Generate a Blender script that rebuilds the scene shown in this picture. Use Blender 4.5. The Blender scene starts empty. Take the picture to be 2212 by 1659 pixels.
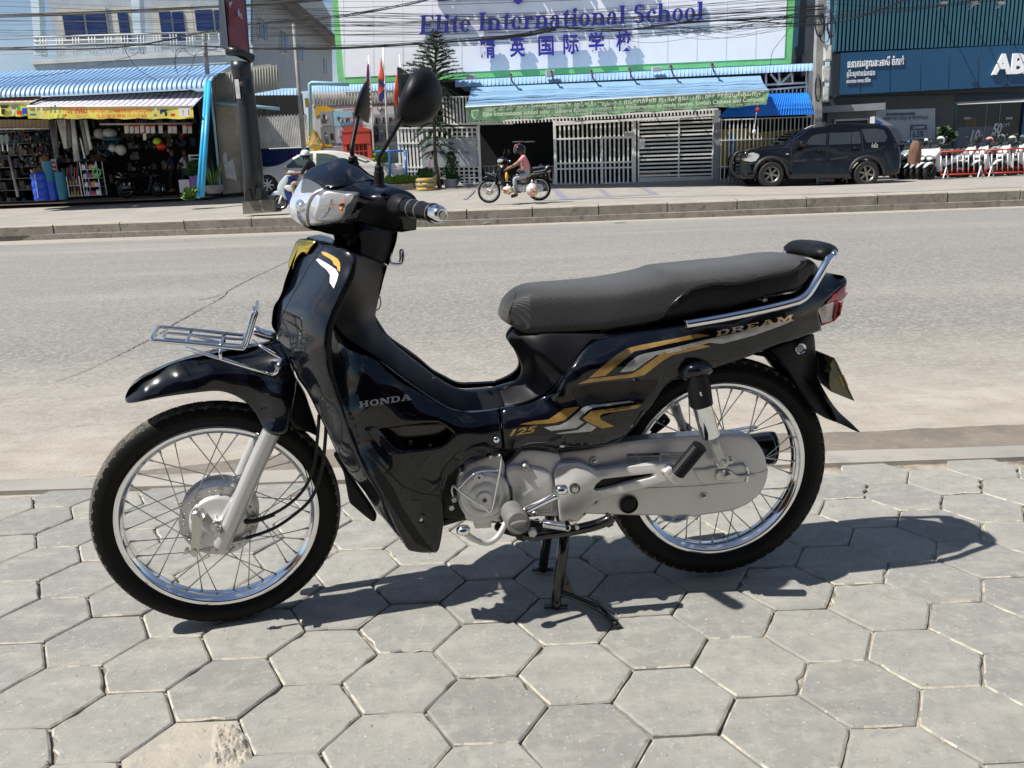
import bpy, bmesh, math, random
import numpy as np
from mathutils import Vector, Matrix
from mathutils.geometry import delaunay_2d_cdt
from mathutils.bvhtree import BVHTree
rnd = random.Random(7)
S = bpy.context.scene
COL = S.collection
R = math.radians
PI = math.pi

# camera
FPX, PITCH, ROLL, CAMH = 1760.0, R(14.2), R(2.3),1.028     # focal length for a 2212 px wide picture
cam = bpy.data.cameras.new('camera')
cam.sensor_fit = 'HORIZONTAL'
cam.sensor_width = 36.0
cam.lens = FPX * 36.0 / 2212.0
cam.clip_start = 0.05
cam.clip_end = 3000.0
camo = bpy.data.objects.new('camera', cam)
COL.objects.link(camo)
_F = Vector((0, math.cos(PITCH),-math.sin(PITCH)))
_D = Vector((0,-math.sin(PITCH),-math.cos(PITCH)))
_R = Vector((1,0,0))
_cr, _sr = math.cos(ROLL), math.sin(ROLL)
CR_ = _R * _cr + _D * _sr          # picture right
CD_ = _D * _cr - _R * _sr          # picture down
CAM = Vector((0,0, CAMH))
camo.matrix_world = Matrix(((CR_.x, -CD_.x, -_F.x, 0),(CR_.y, -CD_.y, -_F.y, 0),(CR_.z, -CD_.z, -_F.z, CAMH),(0,0,0,1)))
S.camera = camo

# light
SUNV = Vector((0.67,0.21,-1.0)).normalized()              # the way the sunlight travels
SUN_EL = math.asin(-SUNV.z)
SUN_ROT = math.atan2(-SUNV.x, -SUNV.y)
w = bpy.data.worlds.new('World')
S.world = w
w.use_nodes = True
nt = w.node_tree
nt.nodes.clear()
out = nt.nodes.new('ShaderNodeOutputWorld')
bg = nt.nodes.new('ShaderNodeBackground')
sky = nt.nodes.new('ShaderNodeTexSky')
sky.sky_type = 'NISHITA'
sky.sun_disc = False
sky.sun_elevation = SUN_EL
sky.sun_rotation = SUN_ROT % (2 * PI)
sky.dust_density = 0.5
sky.ozone_density = 1.6
tc = nt.nodes.new('ShaderNodeTexCoord')
mp = nt.nodes.new('ShaderNodeMapping')
mp.inputs['Scale'].default_value = (1.0,1.0,2.6)
mp.inputs['Location'].default_value = (2.4,0.7,0.35)
nz = nt.nodes.new('ShaderNodeTexNoise')
nz.inputs['Scale'].default_value = 2.4
nz.inputs['Detail'].default_value = 9
nz.inputs['Roughness'].default_value = 0.58
rp = nt.nodes.new('ShaderNodeValToRGB')
rp.color_ramp.elements[0].position = 0.53
rp.color_ramp.elements[1].position = 0.66
mx = nt.nodes.new('ShaderNodeMixRGB')
mx.inputs['Color2'].default_value = (6.2,6.4,6.8,1)
L = nt.links
L.new(tc.outputs['Generated'], mp.inputs['Vector'])
L.new(mp.outputs[0], nz.inputs['Vector'])
L.new(nz.outputs['Fac'], rp.inputs[0])
L.new(rp.outputs[0], mx.inputs['Fac'])
L.new(sky.outputs[0], mx.inputs['Color1'])
L.new(mx.outputs[0], bg.inputs['Color'])
bg.inputs['Strength'].default_value = 0.075
L.new(bg.outputs[0], out.inputs[0])
sl = bpy.data.lights.new('sun', 'SUN')
sl.energy = 5.0
sl.angle = R(0.53)
sl.color = (1.0,0.955,0.89)
so = bpy.data.objects.new('sun', sl)
COL.objects.link(so)
so.rotation_euler = SUNV.to_track_quat('-Z', 'Y').to_euler()
S.view_settings.view_transform = 'Standard'
S.view_settings.look = 'None'
S.view_settings.exposure = 0.5
S.view_settings.gamma = 1.0
S.cycles.max_bounces = 8
S.cycles.transparent_max_bounces = 12

# materials
def new_mat(name):
 m = bpy.data.materials.new(name)
 m.use_nodes = True
 return m, m.node_tree, m.node_tree.nodes['Principled BSDF']
def mat(name, col, rough=0.5, metal=0.0, coat=0.0, var=0.0, scale=8.0, bump=0.0, bscale=60.0, var2=None, emit=0, trans=0, ior=1.45, spec=0.5, stretch=None, detail=5, bdist=0.003, rvar=0.0):
 m, t, b = new_mat(name)
 b.inputs['Base Color'].default_value = (*col, 1)
 b.inputs['Roughness'].default_value = rough
 b.inputs['Metallic'].default_value = metal
 b.inputs['Coat Weight'].default_value = coat
 b.inputs['Coat Roughness'].default_value = 0.03
 b.inputs['Specular IOR Level'].default_value = spec
 b.inputs['Transmission Weight'].default_value = trans
 b.inputs['IOR'].default_value = ior
 if emit:
  b.inputs['Emission Color'].default_value = (*col, 1)
  b.inputs['Emission Strength'].default_value = emit
 if var or bump or rvar:
  c = t.nodes.new('ShaderNodeTexCoord')
  v = c.outputs['Object']
  if stretch:
   mpn = t.nodes.new('ShaderNodeMapping')
   mpn.inputs['Scale'].default_value = stretch
   t.links.new(v, mpn.inputs[0])
   v = mpn.outputs[0]
 if var or rvar:
  n = t.nodes.new('ShaderNodeTexNoise')
  n.inputs['Scale'].default_value = scale
  n.inputs['Detail'].default_value = detail
  n.inputs['Roughness'].default_value = 0.65
  t.links.new(v, n.inputs['Vector'])
 if var:
  r = t.nodes.new('ShaderNodeValToRGB')
  c2 = var2 or tuple(min(1, x * (1 + var)) for x in col)
  r.color_ramp.elements[0].position = 0.32
  r.color_ramp.elements[1].position = 0.68
  r.color_ramp.elements[0].color = (*[max(0, x * (1 - var)) for x in col], 1)
  r.color_ramp.elements[1].color = (*c2,1)
  t.links.new(n.outputs['Fac'], r.inputs[0])
  t.links.new(r.outputs[0], b.inputs['Base Color'])
 if rvar:
  mr = t.nodes.new('ShaderNodeMapRange')
  mr.inputs['To Min'].default_value = max(0, rough - rvar)
  mr.inputs['To Max'].default_value = min(1, rough + rvar)
  mr.inputs['From Min'].default_value = .3
  mr.inputs['From Max'].default_value = .7
  t.links.new(n.outputs['Fac'], mr.inputs[0])
  t.links.new(mr.outputs[0], b.inputs['Roughness'])
 if bump:
  n2 = t.nodes.new('ShaderNodeTexNoise')
  n2.inputs['Scale'].default_value = bscale
  n2.inputs['Detail'].default_value = 4
  t.links.new(v, n2.inputs['Vector'])
  bn = t.nodes.new('ShaderNodeBump')
  bn.inputs['Strength'].default_value = bump
  bn.inputs['Distance'].default_value = bdist
  t.links.new(n2.outputs['Fac'], bn.inputs['Height'])
  t.links.new(bn.outputs[0], b.inputs['Normal'])
 return m

M = {}
M['gloss'] = mat('gloss_black', (0.0022,0.0032,0.006),0.20, coat=.85, spec=.12)
M['matte'] = mat('matte_black_plastic', (0.0065,0.007,0.009),0.46, spec=.24, bump=.25, bscale=900, bdist=.0006)
M['matte2'] = mat('satin_black', (0.006,0.006,0.007),0.36, spec=.3)
M['rubber'] = mat('rubber', (0.016,0.016,0.016),0.62, var=.25, scale=30)
M['tyre'] = mat('tyre_rubber', (0.0045,0.0045,0.0045),0.6, var=.3, scale=25, spec=.22)
M['tread'] = mat('sunlit_dusty_tread', (0.12,0.115,0.098),.9, var=.4, scale=30, spec=.2)  # pale dust plus the sunlight on the tread, both put into the colour
M['dust_rubber'] = mat('dusty_rubber', (0.11,0.105,0.095),0.8, var=.4, scale=14)
M['chrome'] = mat('chrome', (0.80,0.81,0.83),0.07,1.0)
M['steel'] = mat('zinc_steel', (0.50,0.51,0.48),0.26,.9)
M['alu'] = mat('painted_aluminium', (0.60,0.59,0.575),0.34,0.30, coat=.35, var=.05, scale=12, rvar=.06)
M['alu2'] = mat('cast_aluminium', (0.60,0.59,0.565),0.34,0.35, var=.08, scale=16, rvar=.08)
M['fork'] = mat('silver_paint', (0.52,0.52,0.52),0.32,0.45, coat=.3)
M['greyrubber'] = mat('grey_rubber', (0.14,0.14,0.13),0.65, var=.2, scale=40)
M['blackpaint'] = mat('black_enamel', (0.006,0.006,0.006),0.18, coat=.5)
M['gold'] = mat('gold_decal', (0.40,0.245,0.065),0.34,0.55, var=.3, scale=22, coat=.5)
M['silver'] = mat('silver_decal', (0.42,0.43,0.43),0.3,0.5, var=.25, scale=16, coat=.5)
M['goldchrome'] = mat('gold_chrome', (0.92,0.62,0.13),0.08,1.0)
M['rosechrome'] = mat('rose_gold_chrome', (0.80,0.58,0.36),0.22,.55, coat=.6)
M['white'] = mat('white_print', (0.72,0.72,0.72),0.4)
M['greyprint'] = mat('grey_print', (0.30,0.30,0.31),0.4)
M['redlens'] = mat('red_lens', (0.42,0.012,0.012),0.08, coat=1.0)
M['amber'] = mat('amber_bulb', (0.85,0.22,0.01),0.12, coat=1.0)
M['orange'] = mat('orange_print', (0.60,0.33,0.07),0.3)
M['cable'] = mat('black_cable', (0.012,0.012,0.014),0.42)

def glass_mat(name, col, rough=0.02, alpha=0.25):
 m, t, b = new_mat(name)
 b.inputs['Base Color'].default_value = (*col, 1)
 b.inputs['Roughness'].default_value = rough
 b.inputs['Alpha'].default_value = alpha
 b.inputs['Coat Weight'].default_value = 1.0
 b.inputs['Specular IOR Level'].default_value = 0.8
 return m
M['lens'] = glass_mat('clear_lens', (0.80,0.86,0.94),0.03,0.13)

def seat_mat():
 m, t, b = new_mat('seat_vinyl')
 b.inputs['Roughness'].default_value = 0.46
 b.inputs['Sheen Weight'].default_value = 0.12
 c = t.nodes.new('ShaderNodeTexCoord')
 n = t.nodes.new('ShaderNodeTexNoise'); n.inputs['Scale'].default_value = 5; n.inputs['Detail'].default_value = 6
 r = t.nodes.new('ShaderNodeValToRGB')
 r.color_ramp.elements[0].color = (0.020,0.021,0.022,1); r.color_ramp.elements[1].color = (0.044,0.045,0.045,1)
 r.color_ramp.elements[0].position = .35; r.color_ramp.elements[1].position = .7
 wv = t.nodes.new('ShaderNodeTexWave'); wv.inputs['Scale'].default_value = 120; wv.inputs['Distortion'].default_value = 0.4
 mpn = t.nodes.new('ShaderNodeMapping'); mpn.inputs['Rotation'].default_value = (0.3,0.7,0.6)
 wv2 = t.nodes.new('ShaderNodeTexWave'); wv2.inputs['Scale'].default_value = 150; wv2.bands_direction = 'Y'
 ad = t.nodes.new('ShaderNodeMath'); ad.operation = 'MULTIPLY'
 bn = t.nodes.new('ShaderNodeBump'); bn.inputs['Strength'].default_value = .9; bn.inputs['Distance'].default_value = .0018
 l = t.links
 l.new(c.outputs['Object'], n.inputs['Vector']); l.new(n.outputs['Fac'], r.inputs[0]); l.new(r.outputs[0], b.inputs['Base Color'])
 l.new(c.outputs['Object'], mpn.inputs[0]); l.new(mpn.outputs[0], wv.inputs['Vector']); l.new(mpn.outputs[0], wv2.inputs['Vector'])
 l.new(wv.outputs['Fac'], ad.inputs[0]); l.new(wv2.outputs['Fac'], ad.inputs[1]); l.new(ad.outputs[0], bn.inputs['Height']); l.new(bn.outputs[0], b.inputs['Normal'])
 return m
M['seat'] = seat_mat()

# objects
ORG = {}
def tagp(o, label=None, cat=None, group=None, kind=None):
 if label: o['label'] = label
 if cat: o['category'] = cat
 if group: o['group'] = group
 if kind: o['kind'] = kind
 return o
def thing(name, loc, label, cat, group=None, rotz=0.0):
 o = bpy.data.objects.new(name, None)
 o.empty_display_size = 0.1
 o.location = loc
 o.rotation_euler = (0,0, rotz)
 COL.objects.link(o)
 ORG[o.name] = (Vector(loc), rotz)
 return tagp(o, label, cat, group)
def mk(name, V, F, m, parent=None, smooth=False, label=None, kind=None, mats=None, midx=None):
 me = bpy.data.meshes.new(name)
 if parent is not None and parent.name in ORG:
  o0 = ORG[parent.name][0]
  V = [(v[0] - o0[0], v[1] - o0[1], v[2] - o0[2]) for v in V]
 else:
  V = [tuple(v) for v in V]
 me.from_pydata(V, [], F)
 me.materials.append(m)
 for x in (mats or []): me.materials.append(x)
 if midx is not None: me.polygons.foreach_set('material_index', midx)
 if smooth: me.polygons.foreach_set('use_smooth', [True] * len(me.polygons))
 me.update()
 o = bpy.data.objects.new(name, me)
 COL.objects.link(o)
 if parent is not None:
  o.parent = parent
  if parent.name in ORG: ORG[o.name] = ORG[parent.name]
 if label: o['label'] = label
 if kind: o['kind'] = kind
 return o
def copy_tree(o, parent=None):
 c = o.copy()
 COL.objects.link(c)
 c.parent = parent
 for ch in list(o.children): copy_tree(ch, c)
 return c

# geometry collectors
class MB:
 def __init__(s): s.V = []; s.F = []; s.I = []; s.mi = 0
 def add(s, V, F):
  b = len(s.V)
  s.V += [tuple(v) for v in V]
  s.F += [tuple(i + b for i in f) for f in F]
  s.I += [s.mi] * len(F)
  return s
 def box(s, a, b, M4=None):
  x0, y0, z0 = a; x1, y1, z1 = b
  V = [(x0, y0, z0),(x1, y0, z0),(x1, y1, z0),(x0, y1, z0),(x0, y0, z1),(x1, y0, z1),(x1, y1, z1),(x0, y1, z1)]
  if M4 is not None: V = [tuple(M4 @ Vector(v)) for v in V]
  return s.add(V, [(0,3,2,1),(4,5,6,7),(0,1,5,4),(1,2,6,5),(2,3,7,6),(3,0,4,7)])
 def tube(s, P, r, n=8, caps=True, closed=False):
  V, F = tube(P, r, n, caps, closed)
  return s.add(V, F)
 def build(s, name, m, parent=None, **k):
  if any(s.I): k['midx'] = s.I
  return mk(name, s.V, s.F, m, parent, **k)
def tube(P, r, n=8, caps=True, closed=False):
 P = [Vector(p) for p in P]
 N = len(P)
 rr = r if isinstance(r, (list, tuple)) else [r] * N
 V, F = [], []
 up = None
 for i, p in enumerate(P):
  if closed: d = P[(i + 1) % N] - P[i - 1]
  else: d = P[min(i + 1, N - 1)] - P[max(i - 1,0)]
  if d.length < 1e-9: d = Vector((0,0,1))
  d.normalize()
  if up is None:
   a = Vector((0,0,1)) if abs(d.z) < .9 else Vector((1,0,0))
   up = (a - d * a.dot(d)).normalized()
  else:
   up = (up - d * up.dot(d))
   up = up.normalized() if up.length > 1e-6 else d.orthogonal().normalized()
  sd = d.cross(up)
  for k in range(n):
   t = 2 * PI * k / n
   V.append(p + (up * math.cos(t) + sd * math.sin(t)) * rr[i])
 for i in range(N if closed else N - 1):
  j = (i + 1) % N
  for k in range(n):
   k2 = (k + 1) % n
   F.append((i * n + k, i * n + k2, j * n + k2, j * n + k))
 if caps and not closed:
  F.append(tuple(range(n))[::-1]); F.append(tuple((N - 1) * n + k for k in range(n)))
 return V, F
def spline(P, n=8, closed=False):
 P = [tuple(p) for p in P]
 N = len(P); out_ = []
 A = [np.array(p, float) for p in P]
 for i in range(N if closed else N - 1):
  p1 = A[i]; p2 = A[(i + 1) % N]
  if np.allclose(p1, p2): continue
  p0 = A[i - 1] if (closed or i > 0) else p1
  p3 = A[(i + 2) % N] if (closed or i + 2 < N) else p2
  if np.allclose(p0, p1): p0 = p1 - (p2 - p1)
  if np.allclose(p3, p2): p3 = p2 + (p2 - p1)
  for k in range(n):
   t = k / n
   out_.append(tuple(0.5 * (2 * p1 + (p2 - p0) * t + (2 * p0 - 5 * p1 + 4 * p2 - p3) * t * t + (3 * p1 - p0 - 3 * p2 + p3) * t ** 3)))
 if not closed: out_.append(P[-1])
 return out_
def grid_faces(nu, nv, cu=False, cv=False):
 F = []
 for i in range(nu if cu else nu - 1):
  for j in range(nv if cv else nv - 1):
   i2 = (i + 1) % nu; j2 = (j + 1) % nv
   F.append((i * nv + j, i2 * nv + j, i2 * nv + j2, i * nv + j2))
 return F

# frames: a picture point is read as a place on a plane at lateral offset y of a frame
class Frame:
 def __init__(s, o, ex, ey, ez): s.o, s.x, s.y, s.z = Vector(o), Vector(ex), Vector(ey), Vector(ez)
 def w(s, x, y, z): return s.o + s.x * x + s.y * y + s.z * z
 def loc(s, P): d = P - s.o; return (d.dot(s.x), d.dot(s.y), d.dot(s.z))
 def at(s, px, py, y=0.0):
  u = (px - 1106.0) / FPX; v = (py - 829.5) / FPX
  d = _F + CR_ * u + CD_ * v
  n = s.y
  q = s.o + s.y * y
  return CAM + d * ((q - CAM).dot(n) / d.dot(n))
def ray(px, py):
 return _F + CR_ * ((px - 1106.0) / FPX) + CD_ * ((py - 829.5) / FPX)
CROPS = dict(A=(553.0,138.25), B=(553.0,493.7), C=(230.4,603.5), D=(658.3,822.9), E=(954.6,905.2), F=(1042.4,521.2), G=(1426.4,493.7), H=(1152.1,768.1))
def cq(c, x, y):
 if c == 'P': return (x, y)
 o = CROPS[c]
 return (o[0] + x * .25, o[1] + y * .25)
YB = R(6.6)
BF = Frame((.506,1.947,0),(math.cos(YB), math.sin(YB),0),(-math.sin(YB), math.cos(YB),0),(0,0,1))
YS, LS = R(15.0), R(3.0)
_nx = Vector((math.cos(YS), math.sin(YS),0)); _ny = Vector((-math.sin(YS), math.cos(YS),0))
SF = Frame((-.705,1.807,.281), _nx, _ny * math.cos(LS) + Vector((0,0,1)) * math.sin(LS), Vector((0,0,1)) * math.cos(LS) - _ny * math.sin(LS))
def W(fr, c, pts, y=None):
 r = []
 for p in pts:
  yo = p[2] if len(p) > 2 else y
  r.append(fr.at(*cq(c, p[0], p[1]), yo))
 return r
def ftube(name, fr, c, pts, r, m, parent, y=0, n=10, sm=6, smooth=True, **k):
 P = [(*p, y) if len(p) == 2 else p for p in pts]
 Q = [tuple(v) for v in W(fr, c, P)]
 if sm > 1: Q = spline(Q, sm)
 V, F = tube(Q, r, n)
 return mk(name, V, F, m, parent, smooth=smooth, **k)
def lathe(prof, C, ax, n=48, up=None, a0=0, a1=2 * PI, disp=None):
 ax = Vector(ax).normalized()
 u = (ax.orthogonal() if up is None else Vector(up)).normalized()
 v = ax.cross(u)
 full = abs(a1 - a0 - 2 * PI) < 1e-6
 V = []
 cnt = n if full else n + 1
 for i in range(cnt):
  t = a0 + (a1 - a0) * i / n
  d = u * math.cos(t) + v * math.sin(t)
  for j, (r, h) in enumerate(prof):
   if disp: r = r + disp(i, j, t)
   V.append(Vector(C) + d * r + ax * h)
 return V, grid_faces(cnt, len(prof), full, False)
def disc(name, fr, c, x, y, rpx, yl, prof, m, parent, n=40, **k):
 ctr = fr.at(*cq(c, x, y), yl)
 e = fr.at(*cq(c, x + rpx, y), yl)
 r = (e - ctr).length
 V, F = lathe([(a * r, -b) for a, b in prof], ctr, fr.y, n)
 return mk(name, V, F, m, parent, smooth=k.pop('smooth', False), **k)

BV = {}
def rbf(ctrl):
 C = np.array([(a, b) for a, b, _ in ctrl], float) / 100.0
 h = np.array([c for *_, c in ctrl], float)
 def phi(r): return np.where(r > 0, r * r * np.log(np.maximum(r, 1e-9)),0)
 n = len(C)
 K = phi(np.linalg.norm(C[:, None] - C[None], axis=2)) + np.eye(n) * 0.02
 if n < 4: return lambda P: np.full(len(P), h.mean())
 Pm = np.hstack([np.ones((n, 1)), C])
 A = np.zeros((n + 3, n + 3)); A[:n, :n] = K; A[:n, n:] = Pm; A[n:, :n] = Pm.T
 sol = np.linalg.lstsq(A, np.concatenate([h, np.zeros(3)]), rcond=None)[0]
 def f(P):
  P = np.asarray(P, float) / 100.0
  return phi(np.linalg.norm(P[:, None] - C[None], axis=2)) @ sol[:n] + sol[n] + P @ sol[n + 1:]
 return f
def inside(P, poly):
 P = np.asarray(P); poly = np.asarray(poly)
 c = np.zeros(len(P), bool)
 x, y = P[:, 0], P[:, 1]
 j = len(poly) - 1
 for i in range(len(poly)):
  xi, yi = poly[i]; xj, yj = poly[j]
  if yi != yj:
   c ^= ((yi > y) != (yj > y)) & (x < (xj - xi) * (y - yi) / (yj - yi) + xi)
  j = i
 return c
def segdist(P, poly):
 P = np.asarray(P, float); d = np.full(len(P),1e9)
 q = np.asarray(poly, float)
 for i in range(len(q)):
  a = q[i]; b = q[(i + 1) % len(q)]
  ab = b - a; L2 = max(ab @ ab, 1e-9)
  t = np.clip(((P - a) @ ab) / L2,0,1)
  d = np.minimum(d, np.linalg.norm(P - (a + t[:, None] * ab), axis=1))
 return d
def tri(outline, step, holes=(), rings=()):
 O = np.asarray(outline, float)
 lo, hi = O.min(0), O.max(0)
 gx = np.arange(lo[0] + step / 2, hi[0], step); gy = np.arange(lo[1] + step / 2, hi[1], step)
 X, Y = np.meshgrid(gx, gy); X[1::2] += step / 2
 G = np.stack([X.ravel(), Y.ravel()], 1)
 far_ = max(rings) + step * .5 if rings else step * .45
 keep = inside(G, O) & (segdist(G, O) > far_) if len(G) else np.zeros(0, bool)
 for h in holes:
  keep &= ~inside(G, h) & (segdist(G, h) > far_)
 G = G[keep]
 for lp in [O] + [np.asarray(h, float) for h in holes]:
  for rd_ in rings:
   nx_ = np.roll(lp, -1,0) - np.roll(lp, 1,0); nx_ = np.stack([-nx_[:, 1], nx_[:, 0]], 1) / np.maximum(np.linalg.norm(nx_, axis=1),1e-9)[:, None]
   for sg in (1,-1):
    q = lp + nx_ * rd_ * sg; ok_ = inside(q, O) & (segdist(q, O) > rd_ * .93)
    for h in holes: ok_ &= ~inside(q, h) & (segdist(q, h) > rd_ * .93)
    if ok_.any(): G = np.vstack([G, q[ok_]])
 pts = [Vector(p) for p in O]; loops = [list(range(len(O)))]
 for h in holes:
  b = len(pts); pts += [Vector(p) for p in h]; loops.append(list(range(b, b + len(h))))
 pts += [Vector(p) for p in G]
 edges = [(l[i], l[(i + 1) % len(l)]) for l in loops for i in range(len(l))]
 v, e, f, *_ = delaunay_2d_cdt(pts, edges, [], 0,1e-4)
 v = np.array([tuple(p) for p in v])
 cen = np.array([v[list(t)].mean(0) for t in f])
 ok = inside(cen, O)
 for h in holes: ok &= ~inside(cen, h)
 return v, [tuple(t) for t, k in zip(f, ok) if k]
def dens(poly, mx):
 o = []
 for i in range(len(poly)):
  a = np.array(poly[i], float); b = np.array(poly[(i + 1) % len(poly)], float)
  n = max(1, int(np.linalg.norm(b - a) / mx))
  for k in range(n): o.append(tuple(a + (b - a) * k / n))
 return o
def panel(name, fr, c, outline, ctrl, m, parent, step=7, rnd_=.006, skirt=.014, sm=4, holes=(), mirror=False, mx=0., label=None, keep=None, smooth=True, kind=None, pxm=1 / 950.):
 O = [cq(c, *p) for p in outline]
 if sm > 1: O = [p[:2] for p in spline(O, sm, True)]
 O = dens(O, step)
 HH = []
 for h in holes:
  q = [cq(c, *p) for p in h]
  if sm > 1: q = [p[:2] for p in spline(q, sm, True)]
  HH.append(dens(q, step))
 v, f = tri(O, step, HH, tuple(rnd_ / pxm * k for k in (.16,.5,1.0)) if rnd_ > .0015 and smooth else ())
 cc = [(*cq(c, p[0], p[1]), p[2]) for p in ctrl]
 fn = rbf(cc) if len(cc) > 1 else (lambda P: np.full(len(P), cc[0][2]))
 y = fn(v)
 d = segdist(v, O)
 for h in HH: d = np.minimum(d, segdist(v, h))
 sc = pxm
 t = np.clip(d * sc / max(rnd_, 1e-6),0,1)
 y = y + rnd_ * (1 - np.sqrt(np.clip(1 - (1 - t) ** 2,0,1)))
 V = [fr.at(p[0], p[1], yy) for p, yy in zip(v, y)]
 F = []
 for a in f:
  n_ = (V[a[1]] - V[a[0]]).cross(V[a[2]] - V[a[0]])
  F.append(a if n_.dot(CAM - V[a[0]]) > 0 else a[::-1])
 if skirt:
  cnt = {}
  for a in F:
   for i in range(3):
    e = (a[i], a[(i + 1) % 3]); cnt[e] = cnt.get(e, 0) + 1
  be = [e for e in cnt if (e[1], e[0]) not in cnt]
  mp_ = {}
  for e in be:
   for k in e:
    if k not in mp_:
     mp_[k] = len(V); V.append(V[k] + fr.y * skirt)
  for a, b in be: F.append((b, a, mp_[a], mp_[b]))
 o = mk(name, V, F, m, parent, smooth=smooth, label=label, kind=kind)
 if smooth:
  try:
   o.data.set_sharp_from_angle(angle=R(50))
  except Exception: pass
 if keep: BV[keep] = BVHTree.FromPolygons([tuple(p) for p in V], F)
 if mirror:
  V2 = []
  for p in V:
   a, b, z = fr.loc(Vector(p)); V2.append(fr.w(a + mx, -b, z - mx * .4))
  o2 = mk(name, V2, [t_[::-1] for t_ in F], m, parent, smooth=smooth)
  if smooth:
   try: o2.data.set_sharp_from_angle(angle=R(50))
   except Exception: pass
 return o
def decal(name, c, outline, m, parent, on, off=.0008, step=4, sm=1, label=None, thick=0.0, holes=(), kind=None):
 O = [cq(c, *p) for p in outline]
 if sm > 1: O = [p[:2] for p in spline(O, sm, True)]
 O = dens(O, step)
 HH = [dens([cq(c, *p) for p in h], step) for h in holes]
 v, f = tri(O, step, HH)
 V = []
 for p in v:
  d = ray(*p).normalized(); hit = None
  for k in on:
   h = BV[k].ray_cast(CAM, d)
   if h[0] is not None and (hit is None or h[3] < hit): hit = h[3]
  V.append(hit)
 good = [h for h in V if h is not None]
 if not good: return None
 V = [CAM + ray(*p).normalized() * ((h if h is not None else min(good, key=lambda g: abs(g - good[0]))) - off) for p, h in zip(v, V)]
 F = []
 for a in f:
  n_ = (V[a[1]] - V[a[0]]).cross(V[a[2]] - V[a[0]])
  F.append(a if n_.dot(CAM - V[a[0]]) > 0 else a[::-1])
 if thick:
  cnt = {}
  for a in F:
   for i in range(3):
    e = (a[i], a[(i + 1) % 3]); cnt[e] = 1
  be = [e for e in cnt if (e[1], e[0]) not in cnt]
  mp_ = {}
  for e in be:
   for k in e:
    if k not in mp_:
     mp_[k] = len(V); V.append(V[k] - (CAM - V[k]).normalized() * thick)
  for a, b in be: F.append((b, a, mp_[a], mp_[b]))
 return mk(name, V, F, m, parent, label=label, kind=kind)
# street frame (far side)
_st = math.atan(-0.062)
ST = Frame((0,18.75,0),(math.cos(_st), math.sin(_st),0),(-math.sin(_st), math.cos(_st),0),(0,0,1))
def gz(d, t=0.): return .38 + .012 * d + min(.0045 * d * d, .34) * max(0, min(1.2,(9 - t) / 9))
def SP(px, py, d):
 a, b, z = ST.loc(ST.at(px, py, d)); return a, z
def SW(t, d, z): return ST.w(t, d, z)
def zrect(px0, px1, d, py_top, py_bot=None):
 pm = (px0 + px1) / 2
 zt = SP(pm, py_top, d)[1]; zb = SP(pm, py_bot, d)[1] if py_bot is not None else gz(d, SP(pm, py_top, d)[0])
 ym = (py_top + (py_bot if py_bot is not None else py_top)) / 2
 return SP(px0, ym, d)[0], SP(px1, ym, d)[0], zb, zt
SM = Matrix(((ST.x.x, ST.y.x, 0, ST.o.x),(ST.x.y, ST.y.y, 0, ST.o.y),(0,0,1,0),(0,0,0,1)))
def sbox(name, t0, t1, d0, d1, z0, z1, m, parent=None, **k):
 mb = MB(); mb.box((t0, d0, z0),(t1, d1, z1), SM)
 return mb.build(name, m, parent, **k)

# ground materials
def ground_mat(name, cols, scales, rough=.9, bump=.35, bs=120, speck=None, bdist=.004):
 m, t, b = new_mat(name)
 b.inputs['Roughness'].default_value = rough
 b.inputs['Specular IOR Level'].default_value = .25
 c = t.nodes.new('ShaderNodeNewGeometry')
 cur = None
 for col, sc3 in zip(cols, scales):
  if cur is None:
   r = t.nodes.new('ShaderNodeRGB'); r.outputs[0].default_value = (*col, 1); cur = r.outputs[0]; continue
  sc, lo, hi = sc3
  n = t.nodes.new('ShaderNodeTexNoise'); n.inputs['Scale'].default_value = sc; n.inputs['Detail'].default_value = 7; n.inputs['Roughness'].default_value = .62
  mr = t.nodes.new('ShaderNodeMapRange'); mr.inputs['From Min'].default_value = lo; mr.inputs['From Max'].default_value = hi
  mm = t.nodes.new('ShaderNodeMixRGB'); mm.inputs['Color2'].default_value = (*col, 1)
  t.links.new(c.outputs['Position'], n.inputs['Vector']); t.links.new(n.outputs['Fac'], mr.inputs[0]); t.links.new(mr.outputs[0], mm.inputs['Fac']); t.links.new(cur, mm.inputs['Color1'])
  cur = mm.outputs[0]
 t.links.new(cur, b.inputs['Base Color'])
 n = t.nodes.new('ShaderNodeTexNoise'); n.inputs['Scale'].default_value = bs; n.inputs['Detail'].default_value = 8; n.inputs['Roughness'].default_value = .7
 t.links.new(c.outputs['Position'], n.inputs['Vector'])
 bn = t.nodes.new('ShaderNodeBump'); bn.inputs['Strength'].default_value = bump; bn.inputs['Distance'].default_value = bdist
 t.links.new(n.outputs['Fac'], bn.inputs['Height']); t.links.new(bn.outputs[0], b.inputs['Normal'])
 return m
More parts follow.
